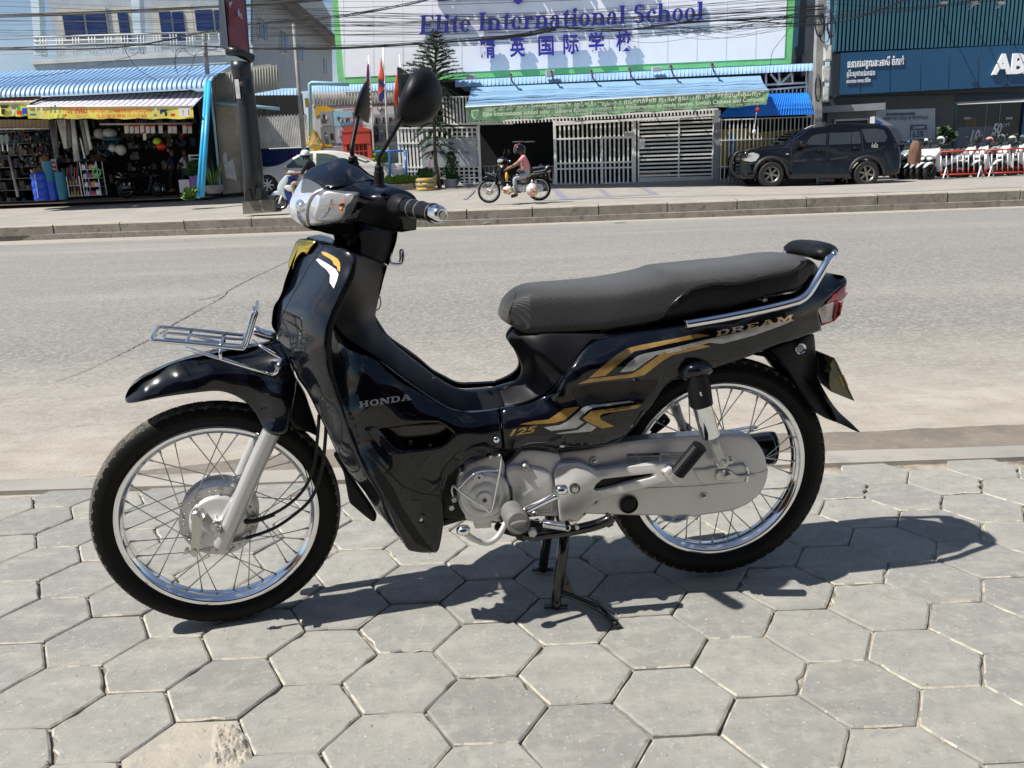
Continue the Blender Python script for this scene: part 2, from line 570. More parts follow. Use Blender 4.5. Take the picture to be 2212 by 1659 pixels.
def road_mat():
 m, t, b = new_mat('worn_asphalt')
 b.inputs['Roughness'].default_value = .88
 b.inputs['Specular IOR Level'].default_value = .3
 L_ = t.links
 g = t.nodes.new('ShaderNodeNewGeometry')
 sp = t.nodes.new('ShaderNodeSeparateXYZ'); L_.new(g.outputs['Position'], sp.inputs[0])
 def noise(sc, stretch=None, det=7, ro=.62):
  n = t.nodes.new('ShaderNodeTexNoise'); n.inputs['Scale'].default_value = sc; n.inputs['Detail'].default_value = det; n.inputs['Roughness'].default_value = ro
  if stretch:
   q = t.nodes.new('ShaderNodeMapping'); q.inputs['Scale'].default_value = stretch; L_.new(g.outputs['Position'], q.inputs[0]); L_.new(q.outputs[0], n.inputs['Vector'])
  else: L_.new(g.outputs['Position'], n.inputs['Vector'])
  return n.outputs['Fac']
 def mr(v, a, c_, lo=0., hi=1.):
  n = t.nodes.new('ShaderNodeMapRange'); n.inputs[1].default_value = a; n.inputs[2].default_value = c_; n.inputs[3].default_value = lo; n.inputs[4].default_value = hi
  L_.new(v, n.inputs[0]); return n.outputs[0]
 def mix(f, a, c_, bt='MIX'):
  n = t.nodes.new('ShaderNodeMixRGB'); n.blend_type = bt
  for s_, v in ((0, f),(1, a),(2, c_)):
   if isinstance(v, tuple): n.inputs[s_].default_value = (*v, 1)
   elif isinstance(v, float): n.inputs[s_].default_value = v
   else: L_.new(v, n.inputs[s_])
  return n.outputs[0]
 def math_(op, a, c_):
  n = t.nodes.new('ShaderNodeMath'); n.operation = op
  for s_, v in ((0, a),(1, c_)):
   if isinstance(v, float): n.inputs[s_].default_value = v
   else: L_.new(v, n.inputs[s_])
  return n.outputs[0]
 base = mix(mr(noise(.5,(.35,1.6,1)),.35,.65),(.172,.169,.156),(.222,.217,.199))
 base = mix(mr(noise(13,(.6,1.4,1),6,.8),.46,.64,0.,.7), base, (.145,.142,.132))
 base = mix(mr(noise(34, None, 5,.8),.46,.62), base, (.34,.325,.295))
 base = mix(mr(noise(55,(1,1,1),4,.8),.58,.72), base, (.10,.098,.095))
 yy = math_('ADD', sp.outputs[1], math_('MULTIPLY', noise(.75,(.5,1.4,1)),2.8))
 near = mr(yy, 7.0,4.55)
 far = mr(math_('ADD', sp.outputs[1], math_('MULTIPLY', sp.outputs[0], .062)),17.9,18.8)
 mid = mr(noise(.33,(.22,1.3,1)),.52,.66,0.,.35)
 sand = math_('MAXIMUM', math_('MAXIMUM', near, far), mid)
 sand = math_('MULTIPLY', sand, mr(noise(9,(.6,1.6,1)),.25,.55,.55,1.))
 base = mix(sand, base, mix(mr(noise(3.5),.35,.65),(.345,.305,.25),(.42,.385,.33)))
 L_.new(base, b.inputs['Base Color'])
 bn = t.nodes.new('ShaderNodeBump'); bn.inputs['Strength'].default_value = .9; bn.inputs['Distance'].default_value = .009
 L_.new(noise(45, None, 6,.75), bn.inputs['Height']); L_.new(bn.outputs[0], b.inputs['Normal'])
 return m
M['road'] = road_mat()
M['sand'] = ground_mat('sand', [(.42,.36,.285),(.50,.44,.36),(.30,.255,.20)], [0,(6,.35,.6),(30,.58,.75)], bump=.8, bs=140)
M['concrete'] = ground_mat('concrete', [(.27,.255,.23),(.34,.315,.28),(.20,.19,.17),(.36,.32,.265)], [0,(1.3,.35,.65),(5,.55,.75),(.7,.55,.75)], bump=.4, bs=60)
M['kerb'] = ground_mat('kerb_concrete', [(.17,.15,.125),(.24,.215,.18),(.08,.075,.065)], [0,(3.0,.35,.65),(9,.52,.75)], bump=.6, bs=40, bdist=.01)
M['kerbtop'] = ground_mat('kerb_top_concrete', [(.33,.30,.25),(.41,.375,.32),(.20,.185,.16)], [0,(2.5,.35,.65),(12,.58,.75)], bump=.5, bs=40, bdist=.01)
M['gutter_brown'] = ground_mat('brown_sand', [(.20,.175,.142),(.15,.13,.108),(.26,.23,.19)], [0,(4,.4,.65),(25,.55,.75)], bump=.4, bs=120)
M['crack'] = ground_mat('crack_tar', [(.07,.063,.055),(.16,.14,.115)], [0,(20,.4,.6)], bump=.5)

def paver_mat():
 m, t, b = new_mat('concrete_paver')
 b.inputs['Roughness'].default_value = .88
 b.inputs['Specular IOR Level'].default_value = .3
 L_ = t.links
 oi = t.nodes.new('ShaderNodeObjectInfo')
 g = t.nodes.new('ShaderNodeNewGeometry')
 r = t.nodes.new('ShaderNodeValToRGB')
 e = r.color_ramp.elements
 e[0].color = (.222,.221,.203,1); e[1].color = (.296,.290,.258,1)
 e.new(.5).color = (.262,.259,.236,1)
 L_.new(oi.outputs['Random'], r.inputs[0])
 def noise(sc, det=6, ro=.65, st=None):
  n = t.nodes.new('ShaderNodeTexNoise'); n.inputs['Scale'].default_value = sc; n.inputs['Detail'].default_value = det; n.inputs['Roughness'].default_value = ro
  if st:
   q = t.nodes.new('ShaderNodeMapping'); q.inputs['Scale'].default_value = st; L_.new(g.outputs['Position'], q.inputs[0]); L_.new(q.outputs[0], n.inputs['Vector'])
  else: L_.new(g.outputs['Position'], n.inputs['Vector'])
  return n.outputs['Fac']
 cur = r.outputs[0]
 for fac, col, lo, hi, mxv in ((noise(38,5,.7),(.20,.196,.18),.50,.68,.65),(noise(24,6,.7),(.36,.35,.31),.50,.68,.6),(noise(9,6,.65,(.6,1.5,1)),(.355,.340,.30),.48,.70,.75),(noise(4.5),(.215,.208,.196),.50,.72,.6),(noise(95,3,.6),(.44,.425,.395),.63,.72,.85),(noise(120,3,.6),(.12,.115,.105),.68,.78,.4),(noise(2.1),(.38,.355,.30),.58,.76,.4)):
  q = t.nodes.new('ShaderNodeMapRange'); q.inputs[1].default_value = lo; q.inputs[2].default_value = hi; q.inputs[4].default_value = mxv
  L_.new(fac, q.inputs[0])
  mm = t.nodes.new('ShaderNodeMixRGB'); mm.inputs[2].default_value = (*col, 1)
  L_.new(q.outputs[0], mm.inputs[0]); L_.new(cur, mm.inputs[1]); cur = mm.outputs[0]
 L_.new(cur, b.inputs['Base Color'])
 bn = t.nodes.new('ShaderNodeBump'); bn.inputs['Strength'].default_value = .9; bn.inputs['Distance'].default_value = .0026
 L_.new(noise(95,8,.8), bn.inputs['Height'])
 L_.new(bn.outputs[0], b.inputs['Normal'])
 return m
M['paver'] = paver_mat()

# earth, road
def sheet(name, poly, z, m, parent=None, sub=0, **k):
 return mk(name, [(x, y, z) for x, y in poly], [tuple(range(len(poly)))], m, parent, **k)
sheet('ground', [(-900,-300),(900,-300),(900,1500),(-900,1500)], -.06, M['sand'], kind='structure')
KP = [gp for gp in ((-60,22.9),(-12.4,20.25),(-6.1,19.35),(0.0,18.78),(6.2,18.25),(11.6,17.75),(60,14.4))]
def kerb_y(x):
 for (a, b),(c_, d_) in zip(KP, KP[1:]):
  if a <= x <= c_: return b + (d_ - b) * (x - a) / (c_ - a)
 return KP[-1][1]
rp_ = [(-60,3.0),(60,2.35)] + [(x, y + .05) for x, y in KP[::-1]]
sheet('road', rp_, -.012, M['road'], kind='structure')
def edge_strip(name, ya, yb, z0, z1, amp, m, seed, x0=-6, x1=6, n=260, **k):
 r_ = random.Random(seed); V = []; F = []
 ph = [r_.random() * 6 for _ in range(6)]
 for i in range(n + 1):
  x = x0 + (x1 - x0) * i / n
  wv = sum(math.sin(x * f_ + p_) / f_ ** .6 for f_, p_ in zip((1.7,4.1,9.3,21,37,60), ph)) * amp
  tp = min(1.,(x - x0) / 1.1) if name == 'brown_gutter' else 1.; wv2 = sum(math.sin(x * f_ + p_) / f_ ** .7 for f_, p_ in zip((2.3,5.3,11,23,41,71), ph[::-1])) * amp
  off = -.018 * x
  V += [(x, ya + off + wv2 * .4, z0),(x, ya + off + wv2 * .4, z1),(x, ya + (yb - ya) * tp + off + wv * tp, z1),(x, ya + (yb - ya) * tp + off + wv * tp, z0)]
 for i in range(n):
  b = i * 4
  for j in range(3): F.append((b + j, b + 4 + j, b + 5 + j, b + 1 + j))
 return mk(name, V, F, m, **k)
edge_strip('pavement_edge', 2.735,2.86,-.05,.006,.007, M['concrete'], 3, kind='structure')
edge_strip('brown_gutter', 2.87,3.13,-.03,-.0075,.022, M['gutter_brown'], 5, x0=-1.75, kind='structure')  # dark brown band with wavy edges, tapering in at the left

def crack(name, pts, wd, z=-.0065, seed=1, m=None, label=None):
 r_ = random.Random(seed)
 P = [CAM + ray(*p) * (-CAMH / ray(*p).z) for p in pts]
 Q = spline([tuple(p) for p in P], 14)
 V = []; F = []
 for i, p in enumerate(Q):
  a = Vector(Q[max(i - 1,0)]); b = Vector(Q[min(i + 1, len(Q) - 1)])
  d = (b - a).normalized(); n_ = Vector((-d.y, d.x, 0))
  wj = wd * (.45 + r_.random() * .9); j = n_ * (r_.random() - .5) * min(wd, .02) * 1.3
  c_ = Vector((p[0], p[1], z)) + j
  V += [c_ + n_ * wj * .5, c_ - n_ * wj * .5]
 for i in range(len(Q) - 1): F.append((2 * i, 2 * i + 1,2 * i + 3,2 * i + 2))
 return mk(name, V, F, m or M['crack'], kind='structure')
crack('road_crack', [(625,562),(560,592),(500,622),(480,640),(430,668),(380,695),(345,718),(300,742),(240,772)], .011, seed=2)
crack('road_crack', [(430,646),(452,642),(478,634)], .016, seed=5)
crack('road_crack', [(240,772),(190,795),(120,822)], .006, seed=8)

# pavers
HS, HX, HY, HPHI = .12513,.29945,1.43086, R(.415)
M['bed'] = ground_mat('joint_sand', [(.34,.30,.245),(.14,.12,.10),(.42,.38,.31)], [0,(5,.42,.60),(28,.5,.7)], bump=.8, bs=140)
_r = random.Random(3); _V = []
for i in range(230):
 for j in range(120):
  x = -2.7 + 5.4 * i / 229; y = .3 + 2.45 * j / 119; _V.append((x, y, -.0105 + .0030 * math.sin(x * 3.1 + 1.3 * math.sin(y * 4)) * math.sin(y * 5.3 + x) + _r.uniform(-.002,.0012)))
mk('paver_bed', _V, grid_faces(230,120), M['bed'], None, kind='structure')
sheet('paver_bed', [(-8,-3),(8,-3),(8,2.70),(-8,2.92)], -.02, M['bed'], kind='structure')
M['edge'] = mat('sandy_edge', (.40,.37,.305),.9, var=.3, scale=60)
def hex_mesh(seed, chips=0):
 r_ = random.Random(seed)
 s = HS - .0016
 pts = []
 for k in range(6):
  a = PI / 3 * k; b = PI / 3 * (k + 1)
  n = 5
  for i in range(n):
   t = i / n
   x = s * (math.cos(a) * (1 - t) + math.cos(b) * t); y = s * (math.sin(a) * (1 - t) + math.sin(b) * t)
   q = 1 - r_.random() * .010 - (.012 if i == 0 else 0)
   if r_.random() < .10: q -= r_.random() * .03 * (1 + chips)
   pts.append((x * q, y * q))
 n = len(pts); V = []; F = []
 for li, (sc, z) in enumerate(((1.0,-.05),(1.0,-.0035),(.975,-.0005),(.955,0))):
  for x, y in pts: k_ = sc - (r_.random() * .012 if li == 2 else 0); V.append((x * k_, y * k_, z - r_.random() * .0004 * (z < 0)))
 for l in range(3):
  for i in range(n):
   j = (i + 1) % n
   F.append((l * n + i, l * n + j, (l + 1) * n + j, (l + 1) * n + i))
 F.append(tuple(3 * n + i for i in range(n)))
 me = bpy.data.meshes.new('paver')
 me.from_pydata(V, [], F); me.materials.append(M['paver']); me.materials.append(M['edge'])
 sd = [r_.random() < .55 for _ in range(6)]
 me.polygons.foreach_set('material_index', [1 if n <= k < 2 * n and sd[(k - n) // 5] and r_.random() < .8 else 0 for k in range(len(F))])
 return me
HM = [hex_mesh(i, i % 3) for i in range(9)]
pav = bpy.data.objects.new('pavement', None); COL.objects.link(pav); pav['kind'] = 'structure'
cells = []
for a in range(-60,60):
 for b in range(-60,60):
  u = 1.5 * a * HS; v = (math.sqrt(3) / 2 * a + math.sqrt(3) * b) * HS
  x = HX + u * math.cos(HPHI) - v * math.sin(HPHI); y = HY + u * math.sin(HPHI) + v * math.cos(HPHI)
  if abs(x) < 3.6 and .15 < y < 2.72 - .018 * x: cells.append((x, y, a, b))
def inview(x, y):
 d = Vector((x, y, 0)) - CAM; z_ = d.dot(_F)
 u = 1106 + FPX * d.dot(CR_) / z_; v = 829.5 + FPX * d.dot(CD_) / z_
 return -130 < u < 2340 and v < 1800
GAP = None
vis = [c_ for c_ in cells if inview(c_[0], c_[1])]
P0 = CAM + ray(400,1605) * (-CAMH / ray(400,1605).z)
broken = min(vis, key=lambda c_: (c_[0] - P0.x) ** 2 + (c_[1] - P0.y) ** 2)
vis.sort(key=lambda c_: c_[1])
single = set((c_[2], c_[3]) for c_ in vis[:298])
rest = MB()
for (x, y, a, b) in cells:
 if (a, b) == (broken[2], broken[3]): continue
 h = math.sin(a * 12.9898 + b * 78.233) * 43758.5453; h -= math.floor(h)
 h2 = math.sin(a * 3.17 + b * 9.73) * 1743.31; h2 -= math.floor(h2)
 me = HM[int(h * 9) % 9]
 dz = -.0035 * h2 + .0005
 rot = (R((h - .5) * 1.5), R((h2 - .5) * 1.5), HPHI + PI / 3 * int(h2 * 6) + R((h - .5) * .7))
 if (a, b) in single:
  o = bpy.data.objects.new('paver', me)
  o.location = (x, y, dz); o.rotation_euler = rot
  COL.objects.link(o); o.parent = pav
 else:
  mt = Matrix.Translation((x, y, dz)) @ Matrix.Rotation(rot[2], 4, 'Z')
  rest.add([mt @ v.co for v in me.vertices], [tuple(p.vertices) for p in me.polygons])
rest.build('far_pavers', M['paver'], kind='stuff').parent = pav
def lumpy(name, poly, z, amp, m, seed, step=.006, parent=None, kind=None, edge=.01):
 v, f = tri(dens(poly, step * 1.5), step)
 r_ = random.Random(seed); ph = [(r_.uniform(-1,1), r_.uniform(-1,1), r_.random() * 6) for _ in range(9)]
 d = segdist(v, poly)
 V = []
 for (x, y), dd in zip(v, d):
  hh = sum(math.sin((x * p[0] + y * p[1]) * (40 + 45 * i) + p[2]) / (1 + i * .5) for i, p in enumerate(ph))
  hh = abs(hh) * .5 + r_.random() * .6
  V.append((x, y, z + amp * hh * min(1, dd / edge)))
 return mk(name, V, f, m, parent, smooth=False, kind=kind)
bx_, by_ = broken[0], broken[1]
hexp = [(bx_ + HS * .98 * math.cos(PI / 3 * k), by_ + HS * .98 * math.sin(PI / 3 * k)) for k in range(6)]
M['fill'] = ground_mat('sandy_paver', [(.36,.33,.275),(.29,.275,.245),(.42,.38,.31)], [0,(7,.42,.62),(30,.5,.7)], bump=.6, bs=120)
lumpy('sand_fill', hexp, -.004,.0008, M['fill'], 4, step=.008, kind='structure')
rub = [tuple((CAM + ray(*p) * (-CAMH / ray(*p).z))[:2]) for p in ((460,1562),(505,1560),(535,1590),(545,1630),(520,1655),(450,1655),(455,1610))]
lumpy('paver_rubble', rub, -.004,.0085, M['fill'], 9, step=.005, kind='structure')
gm = MB(); r_ = random.Random(11)
for _ in range(900):
 x = r_.uniform(-1.9,1.9); y = r_.uniform(1.15,2.75); s = r_.uniform(.0007,.0021) * (1 if r_.random() < .96 else 2)
 gm.add([(x - s, y - s, 0),(x + s, y - s * .6,0),(x + s * .5, y + s, 0),(x, y, s * 1.2)], [(0,1,3),(1,2,3),(2,0,3)])
gm.build('grit', M['sand'], kind='stuff')
# ================================================================== the motorcycle
CROPS3 = dict(J=(184.33,829.5), K=(1290.33,737.33))
_cq = cq
def cq(c, x, y):
 if c in CROPS3: o = CROPS3[c]; return (o[0] + x / 3, o[1] + y / 3)
 return _cq(c, x, y)
BIKE = thing('motorcycle', tuple(BF.o), 'glossy black underbone motorcycle with gold stripes parked on the grey hexagonal pavers', 'motorcycle')
def part(name):
 o = bpy.data.objects.new(name, None); o.empty_display_size = .1
 COL.objects.link(o); o.parent = BIKE; ORG[o.name] = ORG[BIKE.name]
 return o

# wheels
def tread(i, j, t, N, half):
 return 0
def make_wheel(fr, Cc, RT, hw, name_label, drum, phase):
 wp = part('wheel'); wp['label'] = name_label
 C0 = Vector(Cc); ax = fr.y
 NA, half = 480, []
 prof = [(.2255,.0205),(.232,.0255),(.243, hw - .0015),(.254, hw),(.262, hw - .002),(.2680, hw - .0048),(RT - .0085, hw - .0085),(RT - .0058, hw - .012),(RT - .0038, hw - .016),(RT - .002, hw - .021),(RT - .0006,.007),(RT, .0015)]
 prof = prof + [(r, -h) for r, h in prof[::-1]]
 np_ = len(prof)
 def dsp(i, j, t):
  k = j if j < np_ // 2 else np_ - 1 - j
  if k < 6: return 0
  s = 1 if j < np_ // 2 else -1
  ph = (i + (k - 6) * 1.7 * s + (4 if s < 0 else 0)) % 8
  g = ph < 2.0 or (k >= 8 and ((i * 1.0 - (k) * 2.2 * s) % 16) < 2.0)
  return -.0042 if (g and k < 11) else 0
 V, F = lathe([(r, h) for r, h in prof], C0, ax, NA, disp=dsp)
 mk('tyre', V, F, M['tyre'], wp, smooth=False, mats=[M['tread']], midx=[1 if 6 <= (k % (np_ - 1)) <= np_ - 8 else 0 for k in range(len(F))])
 hb = MB(); r_ = random.Random(int(RT * 1e4) + drum)
 u = ax.orthogonal().normalized(); v = ax.cross(u)
 for i in range(230):
  t = 2 * PI * (i + r_.random()) / 230; d = u * math.cos(t) + v * math.sin(t)
  h = r_.choice((-1,1)) * r_.uniform(.2,.85) * hw
  p = C0 + d * (RT - .002 - (abs(h) / hw) ** 2 * .006) + ax * h
  tip = p + d * r_.uniform(.004,.0085) + ax * (h * .12) + ax.cross(d) * r_.uniform(-.002,.002)
  a = ax.cross(d) * .00035; b = ax * .00035
  hb.add([p - a - b, p + a - b, p + b, tip], [(0,1,3),(1,2,3),(2,0,3)])
 hb.build('tyre_whiskers', M['tyre'], wp, kind='stuff')
 rim = [(.2275,.0215),(.2290,.0235),(.2275,.0252),(.2195,.0245),(.2165,.0225),(.2140,.0170),(.2095,.0150),(.2078,.0115),(.2070,.004)]
 rim = rim + [(r, -h) for r, h in rim[::-1]]
 V, F = lathe(rim, C0, ax, 120); mk('rim', V, F, M['chrome'], wp, smooth=True)
 if drum:
  hp = [(.020,-.046),(.060,-.046),(.066,-.040),(.0665,-.036),(.086,-.036),(.0885,-.034),(.0885,-.028),(.083,-.025),(.081,.022),(.0885,.026),(.0885,.032),(.085,.036),(.05,.040),(.02,.044)]
  V, F = lathe([(r, h) for r, h in hp], C0, ax, 64); mk('hub', V, F, M['alu2'], wp, smooth=False)
  pl = [(.0655,-.0405),(.064,-.047),(.058,-.050),(.040,-.053),(.026,-.060),(.020,-.066),(.0,-.066)]
  V, F = lathe(pl, C0, ax, 64); mk('brake_panel', V, F, M['alu'], wp, smooth=True)
  fl, rs = .077,(-.036,.034)
 else:
  hp = [(.02,-.050),(.055,-.046),(.060,-.038),(.048,-.032),(.045,.02),(.075,.026),(.077,.034),(.06,.045),(.02,.05)]
  V, F = lathe(hp, C0, ax, 48); mk('hub', V, F, M['alu2'], wp, smooth=False)
  fl, rs = .056,(-.036,.030)
 for k in range(36):
  tn = R(10 * k + phase); side = k % 2; q = (k // 2) % 2
  th = tn + R(46 if q else -46) * (1.0 if drum else 1.15)
  dn = u * math.cos(tn) + v * math.sin(tn); dh = u * math.cos(th) + v * math.sin(th)
  h0 = rs[side] + (.0035 if q else -.0035)
  a = C0 + dh * fl + ax * h0; b = C0 + dn * .2075 + ax * (-.005 if side == 0 else .005)
  mb = MB(); mb.tube([a, b], .0014,6)
  d = (a - b).normalized(); mb.tube([b - d * .002, b + d * .006, b + d * .012], [.0032,.0026,.0020], 6)
  d2 = dh * .0035; mb.tube([a - ax * .003 + d2 * 0, a + ax * .003], .0022,6)
  mb.build('spoke', M['steel'], wp, smooth=True)
 if drum:
  for k in range(18):
   t = R(20 * k + 6); d = u * math.cos(t) + v * math.sin(t)
   mb = MB(); mb.tube([C0 + d * .0765 - ax * .0385, C0 + d * .0765 - ax * .0352], .0028,8)
   mb.build('spoke_head', M['steel'], wp, smooth=True)
 return wp
FW = make_wheel(SF, SF.o, .281,.0335, 'front wheel turned towards the camera side', 1,3)
RWC = BF.w(0,0,.297)
RW = make_wheel(BF, RWC, .287,.0370, 'rear wheel held just clear of the ground', 0,5)

# front fork
def mirror_pts(fr, P): return [fr.w(a, -b, c_) for a, b, c_ in (fr.loc(Vector(p)) for p in P)]
legs = W(SF, 'J', [(878,1052),(885,1035),(940,905),(1085,575),(1150,433),(1207,308)], -.077)
for P in (legs, mirror_pts(SF, legs)):
 V, F = tube(P, [.0165,.0195,.0200,.0200,.0205,.0205], 28)
 mk('fork_leg', V, F, M['fork'], BIKE, smooth=True).data.set_sharp_from_angle(angle=R(60))
lug = W(SF, 'J', [(830,935),(900,900)], -.085)
panel('fork_lug', SF, 'J', [(845,870),(880,875),(980,700),(1010,760),(950,880),(930,960),(880,975),(830,960),(820,910)], [(850,920,-.085)], M['fork'], BIKE, sm=2, rnd_=.004, skirt=.03)
disc('axle_nut', SF, 'J', 855,928,40,-.086, [(1.05,-.006),(1.0,.0),(.75,.001),(.72,.010),(.42,.0105),(.40,.018),(.0,.019)], M['steel'], BIKE, 18)
mb = MB(); mb.tube([SF.w(0,-.11,0), SF.w(0,.11,0)], .007,12); mb.build('front_axle', M['steel'], BIKE)
panel('brake_arm', SF, 'J', [(690,900),(720,870),(760,895),(752,960),(735,1080),(728,1110),(700,1118),(680,1100),(680,1075),(690,980)], [(720,980,-.080)], M['steel'], BIKE, sm=4, rnd_=.001, skirt=.004)
disc('brake_pivot', SF, 'J', 727,862,42,-.074, [(1.1,-.02),(1.1,.0),(.9,.004),(.55,.005),(.5,.012),(.0,.012)], M['steel'], BIKE, 20)
disc('pivot_bolt', SF, 'J', 705,1093,22,-.083, [(1,-.01),(1,.003),(0,.003)], M['steel'], BIKE, 12)
ftube('cable_adjuster', SF, 'J', [(635,1098),(720,1080),(830,1060)], .0028, M['steel'], BIKE, y=-.076, sm=3)
disc('adjuster_nut', SF, 'J', 655,1085,17,-.08, [(1,-.012),(1,.004),(0,.004)], M['steel'], BIKE, 6)
ftube('brake_cable', SF, 'J', [(960,1030,-.055),(1040,1000,-.056),(1200,945,-.058),(1330,865,-.058),(1465,740,-.055),(1530,560,-.05),(1556,350,-.045),(1560,200,-.04)], .0041, M['cable'], BIKE)
ftube('speedometer_cable', SF, 'J', [(1030,892,-.05),(1150,868,-.052),(1290,800,-.054),(1410,690,-.052),(1480,540,-.048),(1505,340,-.042),(1515,200,-.04)], .0039, M['cable'], BIKE)
ftube('cable_sleeve', SF, 'J', [(1035,892,-.05),(1110,884,-.051),(1225,845,-.0535)], [.0062,.0064,.0062,.006,.0058,.0058,.0056,.0056,.0054,.0054,.0052,.005,.005], M['rubber'], BIKE)
ftube('cable_ferrule', SF, 'J', [(945,1030,-.055),(1045,1003,-.056)], .0062, M['steel'], BIKE, sm=1)

# front fender with the fork cover
panel('front_fender', SF, 'C', [(165,1055),(162,1020),(190,950),(240,885),(400,788),(600,708),(820,640),(1000,600),(1200,572),(1400,545),(1500,520),(1500,520),(1545,600),(1590,740),(1640,870),(1640,870),(1625,1000),(1590,1180),(1555,1325),(1555,1325),(1480,1338),(1400,1320),(1345,1265),(1280,1150),(1180,1045),(1060,985),(950,965),(800,975),(500,1015),(300,1055),(200,1070)],
   [(165,1030,-.012),(240,885,.0),(400,788,.0),(820,640,.0),(1200,572,.0),(1500,520,-.005),(200,1068,-.036),(500,1015,-.052),(950,965,-.056),(1180,1045,-.060),(320,960,-.040),(600,860,-.050),(900,800,-.054),(1250,800,-.060),(1450,850,-.078),(1350,1220,-.075),(1480,1000,-.106),(1480,1320,-.110),(1420,1300,-.104),(1560,1100,-.106),(1630,950,-.080),(1550,700,-.07)],
   M['gloss'], BIKE, step=6, rnd_=.006, mirror=True, keep='fender')
panel('inner_fender', SF, 'C', [(1600,850),(1700,960),(1760,1120),(1835,1335),(1835,1335),(1750,1320),(1625,1305),(1625,1305),(1560,1150)], [(1700,1150,-.02),(1625,1300,-.03),(1830,1330,.0),(1650,900,-.01)], M['matte2'], BIKE, mirror=True)

# chrome front carrier
rk = part('front_carrier')
def loop_tube(name, fr, c, pts, r, m, parent, sm=5, n=10):
 P = [tuple(v) for v in W(fr, c, pts)]
 Q = P + [tuple(v) for v in mirror_pts(fr, P)][::-1]
 V, F = tube(spline(Q, sm, True), r, n, closed=True)
 return mk(name, V, F, m, parent, smooth=True)
loop_tube('outer_rail', SF, 'C', [(392,505,-.052),(398,524,-.062),(420,528,-.066),(800,562,-.066),(1150,598,-.066),(1190,590,-.066),(1215,545,-.066),(1250,430,-.066),(1290,300,-.064),(1294,285,-.052)], .0042, M['chrome'], rk)
loop_tube('inner_rail', SF, 'C', [(492,500,-.018),(500,512,-.027),(520,516,-.029),(800,540,-.029),(1130,568,-.029),(1170,560,-.029),(1200,505,-.029),(1262,300,-.028),(1268,285,-.02)], .0034, M['chrome'], rk)
for (x, y, x2) in ((690,548,690),(985,575,985),(1255,420,1255)):
 a = SF.at(*cq('C', x, y),-.066); P = [a, mirror_pts(SF, [a])[0]]
 V, F = tube(P, .0032,8); mk('cross_bar', V, F, M['chrome'], rk, smooth=True)
for s in (1,-1):
 def mm(P): return P if s == 1 else mirror_pts(SF, P)
 for nm, pts, r in (('strut', [(678,592,-.060),(1000,690,-.07),(1438,826,-.088)], .0042),('strut', [(1258,532,-.060),(1510,683,-.088)], .0042),('mounting_bracket', [(1440,826,-.088),(1470,800,-.090),(1515,680,-.088)], .0052),('tab', [(985,590,-.066),(985,695,-.071)], .0042)):
  V, F = tube(mm(W(SF, 'C', pts)), r, 10); mk(nm, V, F, M['chrome'], rk, smooth=True)
disc('carrier_bolt', SF, 'C', 1475,758,22,-.096, [(1,-.012),(1,.004),(.5,.005),(0,.005)], M['steel'], BIKE, 6)
ftube('carrier_stay', SF, 'C', [(1270,440,.03),(1360,475,.03),(1470,500,.02)], .012, M['chrome'], BIKE, sm=2)

# head: lamp, cowl, bars
cowl_ctrl = [(410,970,-.004),(560,868,.0),(740,816,.0),(800,833,-.004),(960,958,-.03),(1100,1030,-.09),(1230,1072,-.14),(1395,1180,-.175),(1388,1435,-.165),(1255,1455,-.150),(1000,1405,-.085),(880,1220,-.120),(895,1112,-.130),(1100,1110,-.150),(600,1078,-.090),(740,1385,-.080),(420,1392,.0),(520,1000,-.045),(760,960,-.075),(1150,1250,-.155)]
panel('handlebar_cover', SF, 'A', [(410,975),(450,925),(560,868),(680,830),(745,816),(800,833),(880,895),(960,955),(1040,1000),(1130,1035),(1230,1070),(1340,1115),(1395,1185),(1395,1300),(1385,1435),(1385,1435),(1255,1456),(1255,1456),(1120,1435),(1000,1405),(880,1372),(740,1385),(520,1415),(415,1400),(415,1400),(390,1250),(385,1090)], cowl_ctrl, M['gloss'], BIKE, step=6, rnd_=.006, mirror=True, mx=.016, keep='cowl')
decal('cowl_seam', 'A', [(1206,1092),(1214,1092),(1236,1160),(1240,1280),(1255,1452),(1247,1452),(1232,1280),(1228,1165)], M['matte2'], BIKE, ['cowl'], off=.0006)
decal('cowl_hollow', 'A', [(890,1330),(905,1260),(960,1200),(1060,1165),(1200,1150),(1222,1200),(1235,1400),(1100,1410),(960,1370)], M['matte2'], BIKE, ['cowl'], off=.0004, sm=3)
visor = panel('lamp_visor', SF, 'A', [(405,975),(450,922),(560,862),(680,825),(745,811),(800,828),(870,885),(950,950),(1020,1000),(1020,1000),(940,1010),(780,1050),(612,1075),(612,1075),(560,1035),(500,1005)],
   [(405,975,-.004),(560,862,.0),(745,811,.0),(800,828,-.006),(950,950,-.035),(1020,1000,-.07),(612,1075,-.103),(780,1050,-.110),(500,1005,-.055),(620,940,-.062),(800,940,-.075)], M['gloss'], BIKE, step=6, rnd_=.003, skirt=.008, mirror=True, mx=.016)
lamp = part('headlight')
lo = [(412,985),(500,1012),(560,1050),(600,1085),(600,1085),(760,1098),(880,1108),(895,1130),(895,1130),(865,1220),(810,1310),(745,1372),(745,1372),(600,1387),(500,1396),(400,1388),(330,1350),(290,1290),(283,1230),(308,1150),(350,1070)]
lc = [(412,985,-.010),(350,1070,.0),(290,1180,.0),(283,1260,.0),(330,1350,-.004),(600,1085,-.112),(895,1130,-.150),(745,1372,-.108),(500,1396,-.070),(400,1388,-.035),(560,1200,-.112),(430,1200,-.080),(360,1220,-.048),(760,1230,-.138),(480,1080,-.072)]
panel('lamp_lens', SF, 'A', lo, lc, M['lens'], lamp, step=7, rnd_=.010, skirt=.018, mirror=True, mx=.016, keep='lens')
